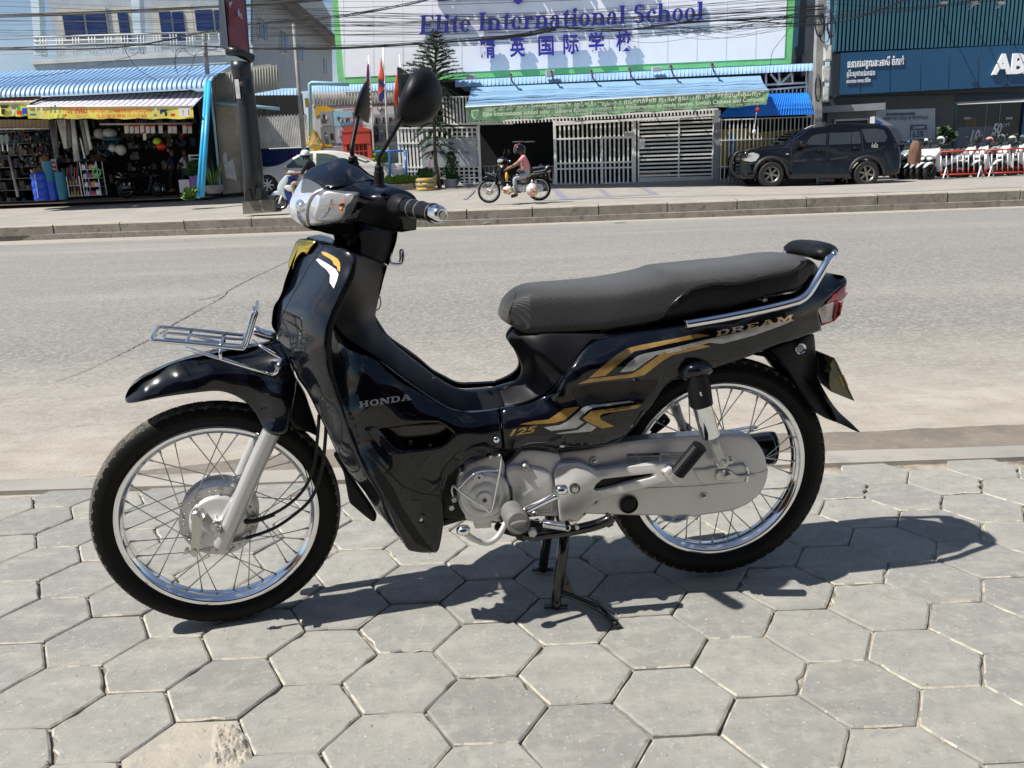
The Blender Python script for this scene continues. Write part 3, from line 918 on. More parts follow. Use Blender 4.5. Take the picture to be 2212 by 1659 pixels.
M['reflector'] = mat('lamp_reflector', (.80,.84,.92),.14,.72, bump=.8, bscale=14, bdist=.02)
M['ribbed'] = mat('ribbed_reflector', (.78,.80,.84),.2,.6, bump=.4, bscale=12, stretch=(1,1,30), bdist=.006)
panel('reflector', SF, 'A', lo, [(a, b, c_ + .028 if c_ < -.02 else c_ + .01) for a, b, c_ in lc], M['reflector'], lamp, step=9, rnd_=.012, skirt=0, mirror=True, mx=.016)
panel('indicator_reflector', SF, 'A', [(500,1330),(520,1230),(560,1140),(610,1100),(760,1120),(850,1130),(800,1260),(730,1350),(600,1370)], [(560,1200,-.095),(840,1140,-.134),(740,1350,-.092),(510,1330,-.070)], M['ribbed'], lamp, step=9, rnd_=.010, skirt=.01)
for pts in ([(452,1392,-.052),(440,1300,-.078),(455,1210,-.088),(500,1130,-.095),(590,1084,-.100)],):
 ftube('lamp_divider', SF, 'A', pts, .0042, M['silver'], lamp)
panel('lamp_vane', SF, 'A', [(640,1180),(690,1120),(660,1210),(640,1290),(560,1340),(620,1260)], [(640,1200,-.122),(560,1340,-.10)], M['chrome'], lamp, sm=2, rnd_=.002, skirt=.01)
disc('indicator_bulb', SF, 'A', 737,1252,21,-.128, [(1,-.015),(1,-.006),(.8,.003),(.45,.008),(0,.009)], M['amber'], lamp, 20, smooth=True)
disc('headlight_bulb', SF, 'A', 400,1230,60,-.045, [(1,-.015),(.8,.003),(.45,.012),(0,.014)], M['chrome'], lamp, 20, smooth=True)
panel('cowl_underside', SF, 'A', [(410,1395),(520,1415),(740,1385),(900,1378),(1000,1405),(1160,1440),(1220,1455),(900,1500),(680,1480),(560,1450),(470,1430)], [(800,1420,-.04),(420,1400,.0)], M['matte2'], BIKE, sm=2)
ax_t = SF.at(*cq('A', 960,1380),0); ax_b = SF.at(*cq('B', 790,330),0)
V, F = tube([ax_t, ax_b], .032,24); mk('steering_head', V, F, M['matte2'], BIKE, smooth=True)
panel('column_cover', SF, 'B', [(905,20),(1218,25),(1218,25),(1205,110),(1172,215),(1140,314),(1140,314),(1080,290),(1000,265),(895,225),(895,225),(905,120)], [(1215,40,-.004),(1172,215,-.004),(1140,312,-.004),(1060,150,-.044),(930,100,-.062),(960,240,-.064)], M['matte'], BIKE, rnd_=.003, mirror=True)
panel('column_gaiter', SF, 'B', [(670,0),(905,20),(905,230),(860,215),(760,165),(690,120),(670,60)], [(780,100,-.02)], M['blackpaint'], BIKE, sm=1)
ftube('bag_hook', BF, 'B', [(1175,210),(1160,250),(1162,290),(1190,304),(1248,306),(1270,280),(1274,210),(1262,188),(1250,200),(1250,270),(1238,290)], .0033, M['chrome'], BIKE, y=-.005)
ftube('key_ring_wire', BF, 'B', [(1030,706),(1060,695),(1078,650),(1074,600),(1066,585)], .0016, M['steel'], BIKE, y=0)
for s in (1,-1):
 def mm(P): return P if s == 1 else mirror_pts(SF, P)
 P = mm(W(SF, 'A', [(1225,1222,-.155),(1270,1233,-.185),(1300,1238,-.20)]))
 V, F = tube(P, [.0245,.0250,.019], 28); mk('grip_flange', V, F, M['matte'], BIKE, smooth=True).data.set_sharp_from_angle(angle=R(40))
 a, b = mm(W(SF, 'A', [(1290,1236,-.195),(1540,1290,-.315)]))
 n = 40; pr = []
 PP = []
 for i in range(n + 1):
  t = i / n
  PP.append(a + (b - a) * t)
  g = .0176
  if any(abs(t - q) < .028 for q in (.30,.58)): g = .0186
  if i % 2 and not any(abs(t - q) < .05 for q in (.30,.58)): g = .0173
  if t > .94: g = .0190
  pr.append(g)
 V, F = tube(PP, pr, 28); mk('grip', V, F, M['matte2'], BIKE, smooth=True)
 for q in (.30,.58,.97):
  c0 = a + (b - a) * q; d = (b - a).normalized()
  V, F = tube([c0 - d * .0015, c0 + d * .0015], .0190,28); mk('grip_ring', V, F, M['greyrubber'], BIKE, smooth=True)
 d = (b - a).normalized()
 V, F = lathe([(.0168,0),(.0175,.004),(.0175,.014),(.0165,.022),(.0135,.029),(.009,.033),(.0085,.031),(0,.031)], b, d, 32)
 mk('bar_end', V, F, M['chrome'], BIKE, smooth=True)
 V, F = lathe([(.0055,.031),(.0052,.0345),(0,.0345)], b, d, 16); mk('bar_end_screw', V, F, M['steel'], BIKE)
mr_ = part('mirror')
ml = -.150
V, F = tube(W(SF, 'A', [(1066,1062),(1066,1045),(1066,1040),(1064,935),(1064,930),(1062,890),(1062,878)], ml), [.0125,.0125,.0108,.0108,.0094,.0090,.0062], 24)
mk('mirror_mount', V, F, M['matte'], mr_, smooth=True).data.set_sharp_from_angle(angle=R(35))
ftube('mirror_stem', SF, 'A', [(1062,885, ml),(1060,850, ml),(1066,805, ml - .003),(1090,765, ml - .02),(1245,500, ml - .11),(1262,470, ml - .12)], .0044, M['matte'], mr_)
panel('mirror_shell', SF, 'A', [(1222,475),(1216,430),(1240,320),(1285,190),(1335,95),(1400,45),(1452,33),(1515,55),(1575,130),(1607,240),(1603,340),(1565,430),(1480,505),(1370,535),(1285,522),(1245,505)],
   [(1230,480,-.270),(1400,50,-.270),(1600,250,-.260),(1400,530,-.265),(1440,280,-.292),(1330,380,-.286),(1520,300,-.282),(1440,130,-.284)], M['matte'], mr_, step=5, rnd_=.020, skirt=.006)
panel('mirror_glass', SF, 'A', [(1290,440),(1300,320),(1360,150),(1450,90),(1530,160),(1560,260),(1520,400),(1380,480)], [(1400,300,-.262)], M['chrome'], mr_, rnd_=.001, skirt=.003)
mr2 = part('mirror')
V, F = tube(W(SF, 'A', [(842,905),(841,850),(840,845),(838,808),(836,795)], .150), [.0135,.0135,.0115,.0110,.008], 24)
mk('mirror_mount', V, F, M['matte'], mr2, smooth=True).data.set_sharp_from_angle(angle=R(35))
ftube('mirror_stem', SF, 'A', [(836,805,.15),(828,760,.15),(832,700,.155),(880,455,.19)], .0055, M['matte'], mr2)
panel('mirror_shell', SF, 'A', [(848,455),(858,380),(885,290),(925,190),(950,150),(968,148),(978,190),(984,300),(984,420),(974,510),(974,510),(930,490),(890,470)], [(850,450,.185),(960,150,.185),(984,400,.215),(915,380,.165),(940,260,.170)], M['matte'], mr2, step=5, rnd_=.016, skirt=.02)

# leg shield
FC = [(470,70),(590,148),(700,163),(800,188),(866,234),(866,234),(850,310),(790,470),(700,660),(640,800),(612,920),(608,1060),(640,1250),(700,1450),(770,1640),(851,1877),(961,2117),(1061,2277),(1141,2427),(1221,2607),(1322,2781),(1322,2781),(1300,2757),(1181,2607),(1101,2507),(1031,2427),(941,2277),(811,2117),(711,1967),(611,1747),(531,1587),(441,1407),(361,1297),(320,1190),(285,1120),(230,1040),(195,950),(162,860),(150,800),(160,700),(178,640),(205,600),(240,525),(262,450),(300,340),(345,230),(400,120)]
FCc = [(470,70,-.01),(400,120,.0),(300,340,.0),(240,525,.0),(178,640,.0),(150,800,.0),(195,950,-.02),(590,150,-.085),(430,390,-.062),(250,700,-.055),(866,234,-.180),(850,330,-.188),(700,660,-.205),(612,920,-.215),(620,1150,-.215),(700,1450,-.212),(851,1877,-.205),(1061,2277,-.185),(1322,2781,-.145),(700,200,-.150),(620,450,-.168),(480,700,-.160),(380,930,-.140),(300,1100,-.110),(361,1297,-.120),(531,1587,-.130),(711,1967,-.132),(941,2277,-.125),(1181,2607,-.115),(430,1150,-.165),(560,1450,-.185),(720,1850,-.185),(900,2150,-.172)]
panel('front_cover', BF, 'B', FC, FCc, M['gloss'], BIKE, step=7, rnd_=.006, sm=2, mirror=True, keep='shield')
seam = [(580,152),(450,330),(372,480),(300,600),(225,745),(180,885)]
decal('cover_seam', 'B', [(a - 4, b) for a, b in seam] + [(a + 5, b + 3) for a, b in seam[::-1]], M['matte2'], BIKE, ['shield'], off=.0005)
decal('cover_seam', 'B', [(335,1010),(345,1015),(290,1095),(300,1180),(350,1300),(342,1302),(288,1185),(280,1095)], M['matte2'], BIKE, ['shield'], off=.0005)
decal('gold_stripe', 'B', [(562,200),(602,204),(665,236),(705,262),(724,292),(728,335),(724,372),(706,362),(700,330),(672,310),(660,280),(636,258),(578,226)], M['orange'], BIKE, ['shield'])
decal('white_stripe', 'B', [(518,270),(540,258),(590,288),(640,318),(690,352),(712,392),(700,445),(671,518),(652,488),(636,466),(640,400),(610,355),(560,316)], M['white'], BIKE, ['shield'])
panel('shield_rim', BF, 'B', [(866,228),(874,250),(855,410),(775,590),(705,745),(665,870),(650,1000),(665,1200),(720,1420),(800,1660),(900,1950),(900,1950),(851,1877),(770,1640),(690,1450),(625,1250),(595,1060),(600,920),(625,800),(690,650),(780,465),(840,300)],
   [(866,230,-.176),(855,400,-.184),(700,745,-.200),(655,1000,-.207),(720,1420,-.200),(900,1950,-.185)], M['matte'], BIKE, rnd_=.004, mirror=True)
em = part('front_emblem')
panel('emblem_plate', BF, 'B', [(372,93),(372,93),(505,103),(512,125),(470,175),(440,215),(440,215),(405,202),(365,232),(335,285),(322,342),(300,352),(300,352),(280,305),(290,268),(330,165)], [(372,93,-.004),(280,305,-.004),(512,125,-.056),(440,215,-.048),(322,342,-.024),(400,150,-.036)], M['goldchrome'], em, step=5, rnd_=.004, sm=2)
panel('emblem_bezel', BF, 'B', [(372,90),(505,99),(517,122),(440,222),(404,208),(370,238),(341,290),(327,347),(296,357),(276,307),(288,264),(328,160)], [(372,93,-.000),(280,305,-.000),(512,125,-.050),(440,215,-.044),(322,342,-.020),(400,150,-.028)], M['blackpaint'], em, step=5, rnd_=.003, sm=2)
panel('cover_top', BF, 'B', [(440,78),(500,62),(570,55),(660,85),(695,125),(690,160),(600,150),(520,108)], [(450,75,-.02),(560,58,.02),(690,125,-.02),(600,150,-.08)], M['gloss'], BIKE, rnd_=.004)

# inner shield and tunnel
panel('inner_cover', BF, 'B', [(868,245),(1000,268),(1120,318),(1132,335),(1132,335),(1105,430),(1078,540),(1050,650),(1030,760),(1042,830),(1085,893),(1160,965),(1240,1040),(1400,1165),(1530,1268),(1660,1350),(1760,1393),(1860,1407),(1980,1397),(2090,1380),(2090,1380),(2125,1450),(2150,1540),(2150,1540),(2000,1562),(1850,1574),(1760,1567),(1650,1533),(1500,1443),(1300,1303),(1050,1118),(900,1022),(760,922),(700,850),(665,770),(705,680),(780,540),(845,400)],
   [(870,260,-.165),(1000,270,-.062),(1128,335,-.006),(1078,540,-.006),(1030,760,-.010),(1085,893,-.022),(1240,1040,-.030),(1530,1268,-.035),(1760,1393,-.040),(2090,1382,-.040),(2150,1540,-.108),(1850,1572,-.112),(1500,1440,-.112),(1050,1118,-.118),(760,922,-.135),(670,770,-.178),(780,540,-.176),(845,400,-.176),(980,500,-.075),(960,700,-.085),(1000,880,-.085),(1200,1090,-.084),(1600,1400,-.084),(1850,1480,-.082),(1000,980,-.102),(1400,1290,-.100)],
   M['matte'], BIKE, step=7, rnd_=.004, mirror=True, keep='inner')
disc('cover_screw', BF, 'B', 1530,1300,13,-.075, [(1,-.004),(1,.001),(0,.001)], M['blackpaint'], BIKE, 12)
disc('cover_screw', BF, 'B', 2165,1392,26,-.058, [(1,-.004),(1,.001),(0,.001)], M['blackpaint'], BIKE, 12)

# side cover with the maker's name
SC = [(245,-520),(275,-450),(340,-380),(480,-285),(629,-187),(879,0),(1079,138),(1229,228),(1339,262),(1429,272),(1560,262),(1684,243),(1684,243),(1700,400),(1716,585),(1716,585),(1650,598),(1560,640),(1450,660),(1390,700),(1310,762),(1240,835),(1210,930),(1192,1000),(1197,1100),(1202,1190),(1182,1350),(1160,1450),(1135,1483),(1135,1483),(1010,1484),(905,1467),(905,1467),(800,1290),(720,1110),(640,960),(540,800),(430,560),(349,323),(279,133),(225,-67),(195,-257),(200,-397)]
SCc = [(245,-520,-.150),(340,-380,-.128),(629,-187,-.116),(1079,138,-.112),(1429,272,-.112),(1684,243,-.108),(1700,400,-.130),(1716,585,-.125),(1560,640,-.128),(1390,700,-.130),(1240,835,-.126),(1197,1100,-.115),(1160,1450,-.105),(905,1467,-.142),(720,1110,-.168),(540,800,-.188),(349,323,-.202),(225,-67,-.205),(200,-397,-.196),(600,100,-.150),(1000,300,-.140),(1400,400,-.140),(800,700,-.146),(1050,900,-.130),(1000,1250,-.118),(520,500,-.160),(420,100,-.160)]
vent = [(640,425),(820,392),(1090,362),(1180,375),(1272,442),(1272,475),(1180,560),(1000,590),(850,603),(800,590),(720,515)]
panel('side_cover', BF, 'D', SC, SCc, M['gloss'], BIKE, step=6, rnd_=.006, holes=[vent], mirror=True, keep='side')
panel('vent_backing', BF, 'D', [(600,380),(1300,330),(1310,560),(850,640),(640,560)], [(900,480,-.085)], M['blackpaint'], BIKE, sm=1)
panel('vent_lip', BF, 'D', [(528,420),(545,402),(640,395),(648,425),(725,512),(800,586),(860,600),(1010,588),(900,632),(735,640),(640,560)], [(528,420,-.166),(735,640,-.152),(640,400,-.150),(725,512,-.134),(860,600,-.138),(900,632,-.146)], M['gloss'], BIKE, sm=1, rnd_=.002, skirt=.004)
disc('engine_bolt', BF, 'D', 915,530,22,-.090, [(1,-.004),(1,.004),(.5,.005),(0,.005)], M['steel'], BIKE, 10)
disc('engine_bolt', BF, 'D', 1085,560,14,-.090, [(1,-.004),(1,.004),(0,.004)], M['alu2'], BIKE, 10)
decal('black_strip', 'D', [(512,640),(560,690),(620,860),(705,1010),(880,1290),(960,1400),(1112,1478),(1090,1440),(970,1290),(840,1080),(770,930),(690,820),(600,700)], M['matte2'], BIKE, ['side'], off=.0004)
decal('panel_groove', 'D', [(545,590),(700,752),(850,902),(1000,966),(1182,994),(1182,1003),(995,977),(842,914),(690,764),(538,600)], M['matte2'], BIKE, ['side'], off=.0004)
panel('cover_boss', BF, 'D', [(1382,610),(1400,580),(1450,560),(1560,540),(1600,560),(1640,602),(1590,628),(1560,600),(1490,590),(1420,605),(1390,640)], [(1500,580,-.142)], M['gloss'], BIKE, rnd_=.004, sm=1)
disc('cover_screw', BF, 'D', 1003,1200,52,-.122, [(1,-.01),(1,.002),(.62,.002),(.60,-.004),(0,-.004)], M['blackpaint'], BIKE, 28)
disc('cover_screw_head', BF, 'D', 1003,1196,28,-.118, [(1,-.004),(1,.001),(.6,.0025),(0,.003)], M['steel'], BIKE, 20)
disc('cover_screw_head', BF, 'D', 1655,508,31,-.138, [(1,-.006),(1,.001),(.7,.004),(0,.005)], M['chrome'], BIKE, 24, smooth=True)
panel('splash_flap', BF, 'D', [(250,640),(330,780),(360,920),(385,1040),(430,1090),(560,1198),(600,1213),(618,1190),(612,1150),(550,1050),(440,890),(350,740),(290,640)], [(400,950,-.06)], M['matte'], BIKE, sm=3)

def ell(cx, cy, rx, ry, n=28): return [(cx + rx * math.cos(2 * PI * i / n), cy + ry * math.sin(2 * PI * i / n)) for i in range(n)]
s_ = .17
LET = {
 'H': (1.35, [([(0,0),(.55,0),(.55, s_),(.43, s_),(.43,.42),(.92,.42),(.92, s_),(.80, s_),(.80,0),(1.35,0),(1.35, s_),(1.22, s_),(1.22,1 - s_),(1.35,1 - s_),(1.35,1),(.80,1),(.80,1 - s_),(.92,1 - s_),(.92,.60),(.43,.60),(.43,1 - s_),(.55,1 - s_),(.55,1),(0,1),(0,1 - s_),(.13,1 - s_),(.13, s_),(0, s_)], [])]),
 'O': (1.3, [(ell(.65,.5,.65,.52), [ell(.65,.5,.33,.34)[::-1]])]),
 'N': (1.4, [([(0,0),(.48,0),(.48, s_),(.36, s_),(.36,.68),(.95,0),(1.27,0),(1.27,1 - s_),(1.4,1 - s_),(1.4,1),(.92,1),(.92,1 - s_),(1.04,1 - s_),(1.04,.40),(.52,1),(0,1),(0,1 - s_),(.13,1 - s_),(.13, s_),(0, s_)], [])]),
 'D': (1.3, [([(0,0),(.75,0),(1.05,.06),(1.25,.25),(1.3,.5),(1.25,.75),(1.05,.94),(.75,1),(0,1),(0,1 - s_),(.13,1 - s_),(.13, s_),(0, s_)], [[(.43, s_),(.43,1 - s_),(.72,1 - s_),(.90,.74),(.97,.5),(.90,.26),(.72, s_)]])]),
 'A': (1.45, [([(0,0),(.50,0),(.50, s_),(.38, s_),(.44,.28),(.90,.28),(.96, s_),(.84, s_),(.84,0),(1.45,0),(1.45, s_),(1.34, s_),(.90,1),(.42,1),(.42,.88),(.50,.88),(.12, s_),(0, s_)], [[(.52,.42),(.68,.78),(.83,.42)]])]),
 'R': (1.35, [([(0,0),(.5,0),(.5, s_),(.40, s_),(.40,.38),(.62,.38),(.95,0),(1.35,0),(1.35, s_),(1.2, s_),(.98,.42),(1.18,.55),(1.2,.78),(1.05,.96),(.8,1),(0,1),(0,1 - s_),(.13,1 - s_),(.13, s_),(0, s_)], [[(.40,.55),(.40,.84),(.78,.84),(.90,.70),(.78,.55)]])]),
 'E': (1.2, [([(0,0),(1.15,0),(1.2,.3),(1.0,.3),(.95, s_),(.42, s_),(.42,.42),(.8,.42),(.8,.60),(.42,.60),(.42,1 - s_),(.95,1 - s_),(1.0,.7),(1.2,.7),(1.15,1),(0,1),(0,1 - s_),(.13,1 - s_),(.13, s_),(0, s_)], [])]),
 'M': (1.6, [([(0,0),(.45,0),(.45, s_),(.35, s_),(.35,.62),(.70,.05),(.9,.05),(1.25,.62),(1.25, s_),(1.15, s_),(1.15,0),(1.6,0),(1.6, s_),(1.48, s_),(1.48,1 - s_),(1.6,1 - s_),(1.6,1),(1.18,1),(.80,.40),(.42,1),(0,1),(0,1 - s_),(.13,1 - s_),(.13, s_),(0, s_)], [])]),
}
def letters(word, c, p0, p1, hgt, m, parent, on, gap=.14, off=.0008, thick=0., slant=0., up=None):
 tot = sum(LET[ch][0] for ch in word) + gap * (len(word) - 1)
 p0 = np.array(p0, float); p1 = np.array(p1, float)
 ux = (p1 - p0) / tot; n_ = np.array(up, float) if up is not None else np.array([ux[1], -ux[0]]) / np.linalg.norm(ux)
 n_ = n_ / np.linalg.norm(n_) * hgt
 x = 0
 for ch in word:
  wd, polys = LET[ch]
  for poly, holes in polys:
   f = lambda q: tuple(p0 + ux * (x + q[0] + slant * q[1]) + n_ * q[1])
   decal('letter', c, [f(q) for q in poly], m, parent, on, off=off, step=3, thick=thick, holes=[[f(q) for q in h] for h in holes])
  x += wd + gap
letters('HONDA', 'D', (470,232),(922,163),52, M['greyprint'], BIKE, ['side'], up=(-.04,-1))
# rear body
panel('rear_inner_cover', BF, 'F', [(280,762),(280,762),(226,822),(226,872),(270,932),(312,1005),(338,1080),(335,1150),(292,1208),(205,1253),(135,1270),(135,1270),(160,1340),(190,1428),(190,1428),(350,1398),(480,1348),(610,1260),(745,1105),(895,912),(965,850),(1060,820),(1060,790),(700,790),(400,780)],
   [(280,765,-.030),(226,850,-.030),(338,1080,-.030),(205,1253,-.045),(135,1270,-.042),(190,1428,-.108),(480,1345,-.112),(745,1105,-.112),(900,920,-.112),(1000,810,-.100),(400,860,-.078),(430,1050,-.088),(600,950,-.100),(330,1330,-.095),(300,840,-.055)],
   M['matte'], BIKE, step=7, rnd_=.004, mirror=True)
BO = [(152,1450),(152,1450),(350,1412),(480,1362),(600,1277),(740,1117),(890,922),(960,862),(1050,825),(1300,783),(1540,752),(1776,718),(2136,655),(2436,575),(2686,500),(2790,440),(2850,360),(2866,300),(2936,280),(3066,286),(3141,318),(3141,318),(3150,352),(3150,352),(3076,412),(2976,512),(2906,582),(2906,582),(2911,650),(2934,770),(2934,770),(2826,807),(2686,857),(2536,900),(2316,990),(2136,1050),(2026,1084),(2026,1084),(1990,1100),(1850,1170),(1719,1185),(1639,1205),(1559,1270),(1479,1388),(1389,1498),(1309,1608),(1229,1688),(1179,1723),(1119,1753),(939,1778),(674,1800),(674,1800),(654,1818),(560,1790),(440,1778),(349,1786),(269,1806),(184,1796),(184,1796),(170,1620)]
BOc = [(152,1450,-.110),(600,1277,-.118),(890,922,-.116),(1050,825,-.104),(1540,752,-.118),(2136,655,-.124),(2686,500,-.106),(2866,300,-.055),(3066,286,-.010),(3141,318,-.022),(3150,352,-.040),(2906,582,-.088),(2934,770,-.080),(1200,1000,-.146),(1700,900,-.150),(2200,780,-.146),(2700,680,-.118),(2950,450,-.075),(830,1235,-.150),(1300,1170,-.150),(1000,1100,-.152),(900,1300,-.122),(1300,1275,-.122),(600,1400,-.128),(900,1450,-.144),(1300,1400,-.138),(700,1650,-.146),(1100,1650,-.134),(440,1778,-.122),(700,1800,-.118),(1150,1740,-.112),(170,1620,-.134),(184,1796,-.124),(2026,1084,-.122),(2536,900,-.118),(1639,1205,-.124),(400,1600,-.142),(720,1180,-.140),(650,1330,-.138)]
panel('rear_side_cover', BF, 'F', BO, BOc, M['gloss'], BIKE, step=6, rnd_=.006, mirror=True, keep='body', skirt=.03)
M['recess'] = mat('textured_recess', (.012,.010,.011),.5, bump=.3, bscale=700, bdist=.0006)
decal('recess_panel', 'H', [(330,300),(420,262),(560,246),(900,214),(1050,212),(1082,240),(1050,280),(962,372),(800,378),(430,425),(380,400)], M['recess'], BIKE, ['body'], off=.0006, sm=3)
dk = ['body']
decal('gold_stripe', 'F', [(920,1180),(1050,1068),(1160,980),(1250,925),(1380,893),(1640,845),(1860,798),(1965,814),(1830,842),(1600,888),(1400,935),(1310,952),(1240,1010),(1150,1085),(1060,1162)], M['gold'], BIKE, dk)
decal('silver_stripe', 'F', [(1188,1130),(1270,1042),(1340,990),(1400,970),(1640,922),(1980,838),(2212,788),(2450,722),(2705,675),(2600,722),(2350,812),(2072,886),(1960,876),(1680,955),(1500,985),(1420,1040),(1310,1118),(1240,1128)], M['silver'], BIKE, dk)
decal('gold_stripe', 'F', [(815,1235),(920,1190),(1290,1145),(1350,1110),(1500,1000),(1580,955),(1900,895),(1975,908),(1640,985),(1560,1030),(1400,1155),(1330,1172),(1000,1212)], M['gold'], BIKE, dk)
decal('silver_stripe', 'H', [(90,620),(230,600),(300,565),(425,452),(470,432),(830,390),(872,402),(520,450),(480,470),(405,530),(392,545),(400,558),(440,577),(370,625),(300,635),(150,650)], M['silver'], BIKE, dk)
decal('silver_stripe', 'H', [(190,672),(385,642),(470,582),(545,620),(500,655),(230,678)], M['silver'], BIKE, dk)
decal('gold_stripe', 'H', [(-120,595),(0,566),(130,552),(200,505),(270,457),(395,440),(370,475),(270,558),(180,583),(0,596)], M['gold'], BIKE, dk)
decal('gold_stripe', 'H', [(428,540),(500,480),(935,422),(900,455),(605,500),(575,520),(580,552),(700,612),(598,630),(500,590),(450,560)], M['gold'], BIKE, dk)
letters('DREAM', 'G', (485,932),(1140,790),46, M['rosechrome'], BIKE, dk, gap=.22, slant=.12, thick=.003, off=.003, up=(-.1,-1))
def surf_text(s, c, p0, p1, hgt, m, parent, on, off=.0012, ext=0.0, name='lettering', shear=0., bold=0.):
 cu = bpy.data.curves.new(name, 'FONT'); cu.body = s; cu.size = 1; cu.extrude = ext; cu.shear = shear; cu.offset = bold
 H = []
 for p in (p0, p1):
  d = ray(*cq(c, *p)).normalized(); best = None
  for k in on:
   h = BV[k].ray_cast(CAM, d)
   if h[0] is not None and (best is None or h[3] < best): best = h[3]
  H.append(CAM + d * ((best or 1.9) - off))
 o = bpy.data.objects.new(name, cu); COL.objects.link(o)
 bpy.context.view_layer.update()
 wd = max(o.dimensions.x, .01)
 X = (H[1] - H[0]); ln = X.length; X.normalize()
 Z = (CAM - H[0]); Z = (Z - X * Z.dot(X)).normalized(); Y = Z.cross(X)
 sx = ln / wd; sy = hgt
 M4 = Matrix(((X.x * sx, Y.x * sy, Z.x, H[0].x),(X.y * sx, Y.y * sy, Z.y, H[0].y),(X.z * sx, Y.z * sy, Z.z, H[0].z),(0,0,0,1)))
 me = bpy.data.meshes.new_from_object(o)
 bpy.data.objects.remove(o)
 V = [M4 @ v.co for v in me.vertices]; F = [tuple(p.vertices) for p in me.polygons]
 if not F: return None
 if not ext:
  for i, v in enumerate(V):
   dv = (v - CAM).normalized(); hs_ = [h[3] for h in (BV[k].ray_cast(CAM, dv) for k in on) if h[0] is not None]
   if hs_: V[i] = CAM + dv * (min(hs_) - off)
 return mk(name, V, F, m, parent)
surf_text('125', 'D', (1742,480),(1992,442),.019, M['gold'], BIKE, dk, shear=.4, bold=.035)
surf_text('GRAND LEGENDARY', 'H', (508,497),(848,455),.0075, M['blackpaint'], BIKE, dk, off=.0022)
disc('cover_rivet', BF, 'H', 250,770,26,-.124, [(1,-.004),(1,.001),(0,.002)], M['alu'], BIKE, 16)

# seat
def seat_build():
 top = [(138,640,0),(165,540,0),(215,470,0),(285,412,0),(380,376,0),(500,362,0),(750,345,0),(1000,322,0),(1250,282,0),(1400,248,0),(1510,215,0),(1700,195,0),(2000,165,0),(2212,148,0),(2436,112,0),(2586,103,0),(2686,115,0),(2776,155,0),(2836,220,0),(2861,290,0)]
 bot = [(150,670),(175,700),(210,732),(300,782),(400,826),(600,820),(1000,786),(1540,690),(1740,652),(1900,610),(2100,590),(2386,500),(2696,435),(2800,385),(2855,320)]
 T = [BF.loc(BF.at(*cq('F', a, b),0.0)) for a, b, _ in top]
 Bt = [BF.loc(BF.at(*cq('F', a, b),-.10)) for a, b in bot]
 Ts = spline([(t[0], t[2]) for t in T], 6); Bs = spline([(t[0], t[2]) for t in Bt], 6)
 def interp(cv, x):
  xs = np.array([p[0] for p in cv]); zs = np.array([p[1] for p in cv]); o = np.argsort(xs)
  return float(np.interp(x, xs[o], zs[o]))
 x0, x1 = Ts[0][0] + .002, Ts[-1][0] - .002
 hw = lambda t: float(np.interp(t, [0,.02,.08,.2,.38,.55,.75,.88,.95,1], [.030,.062,.085,.098,.118,.130,.128,.112,.080,.035]))
 NS, NC = 300,96
 V, F = [], []
 for i in range(NS):
  u = i / (NS - 1); t = .5 - .5 * math.cos(PI * u); t = .5 * t + .5 * u
  x = x0 + (x1 - x0) * t
  zt, zb = interp(Ts, x), interp(Bs, x)
  zm = (zt + zb) / 2; a = max(hw(t),.004); h = max((zt - zb) / 2,.004)
  for k in range(NC):
   th = 2 * PI * k / NC
   c_, s = math.cos(th), math.sin(th)
   e = .62 if s > 0 else .42
   yy = a * math.copysign(abs(c_) ** (.62 if s > 0 else .30), c_); zz = h * math.copysign(abs(s) ** e, s)
   if s > 0: zz = h * (abs(s) ** .62)
   V.append(BF.w(x, yy, zm + zz))
 F = grid_faces(NS, NC, False, True)
 F.append(tuple(range(NC))); F.append(tuple((NS - 1) * NC + k for k in range(NC))[::-1])
 return V, F, interp, Ts, Bs
V, F, sint, sT, sB = seat_build()
seamP = [(1525,700),(1560,640),(1640,540),(1760,445),(1900,390),(2060,370),(2212,368),(2436,318),(2636,282),(2760,215),(2800,180)]
sl_ = [BF.loc(BF.at(*cq('F', *p),-.12)) for p in seamP]
sl_ = spline([(a[0], a[2]) for a in sl_], 8)
sx_ = np.array([a[0] for a in sl_]); sz_ = np.array([a[1] for a in sl_])
mi = []
for f in F:
 c0 = sum((Vector(V[i]) for i in f), Vector()) / len(f); a, b, z = BF.loc(c0)
 zs = -9
 if a > sx_[0]: zs = float(np.interp(a, sx_, sz_))
 mi.append(1 if (z < zs) else 0)
so_ = mk('seat', V, F, M['seat'], BIKE, smooth=True, mats=[M['matte']], midx=mi)
BV['seat'] = BVHTree.FromPolygons([tuple(p) for p in V], F)
def on_surface(key, c, pts, off=.001):
 o = []
 for p in pts:
  d = ray(*cq(c, *p)).normalized(); h = BV[key].ray_cast(CAM, d)
  if h[0] is not None: o.append(CAM + d * (h[3] - off))
 return o
q = on_surface('seat', 'F', spline(seamP, 6),.0006)
if len(q) > 3: V, F = tube(q, .0019,6); mk('seat_piping', V, F, M['blackpaint'], BIKE, smooth=True)
q = on_surface('seat', 'F', spline([(286,410),(282,480),(250,570),(222,650),(210,725)], 6),.0004)
if len(q) > 3: V, F = tube(q, .0009,6); mk('seat_seam', V, F, M['blackpaint'], BIKE, smooth=True)
sq = spline([(a, b - 18) for a, b in seamP[2:-1]], 14)
stt = MB()
for i in range(0, len(sq) - 1,2):
 q = on_surface('seat', 'F', [sq[i], sq[i + 1]], .0006)
 if len(q) == 2: stt.tube(q, .0007,4)
if stt.V: stt.build('seat_stitching', M['rubber'], BIKE, kind='stuff')
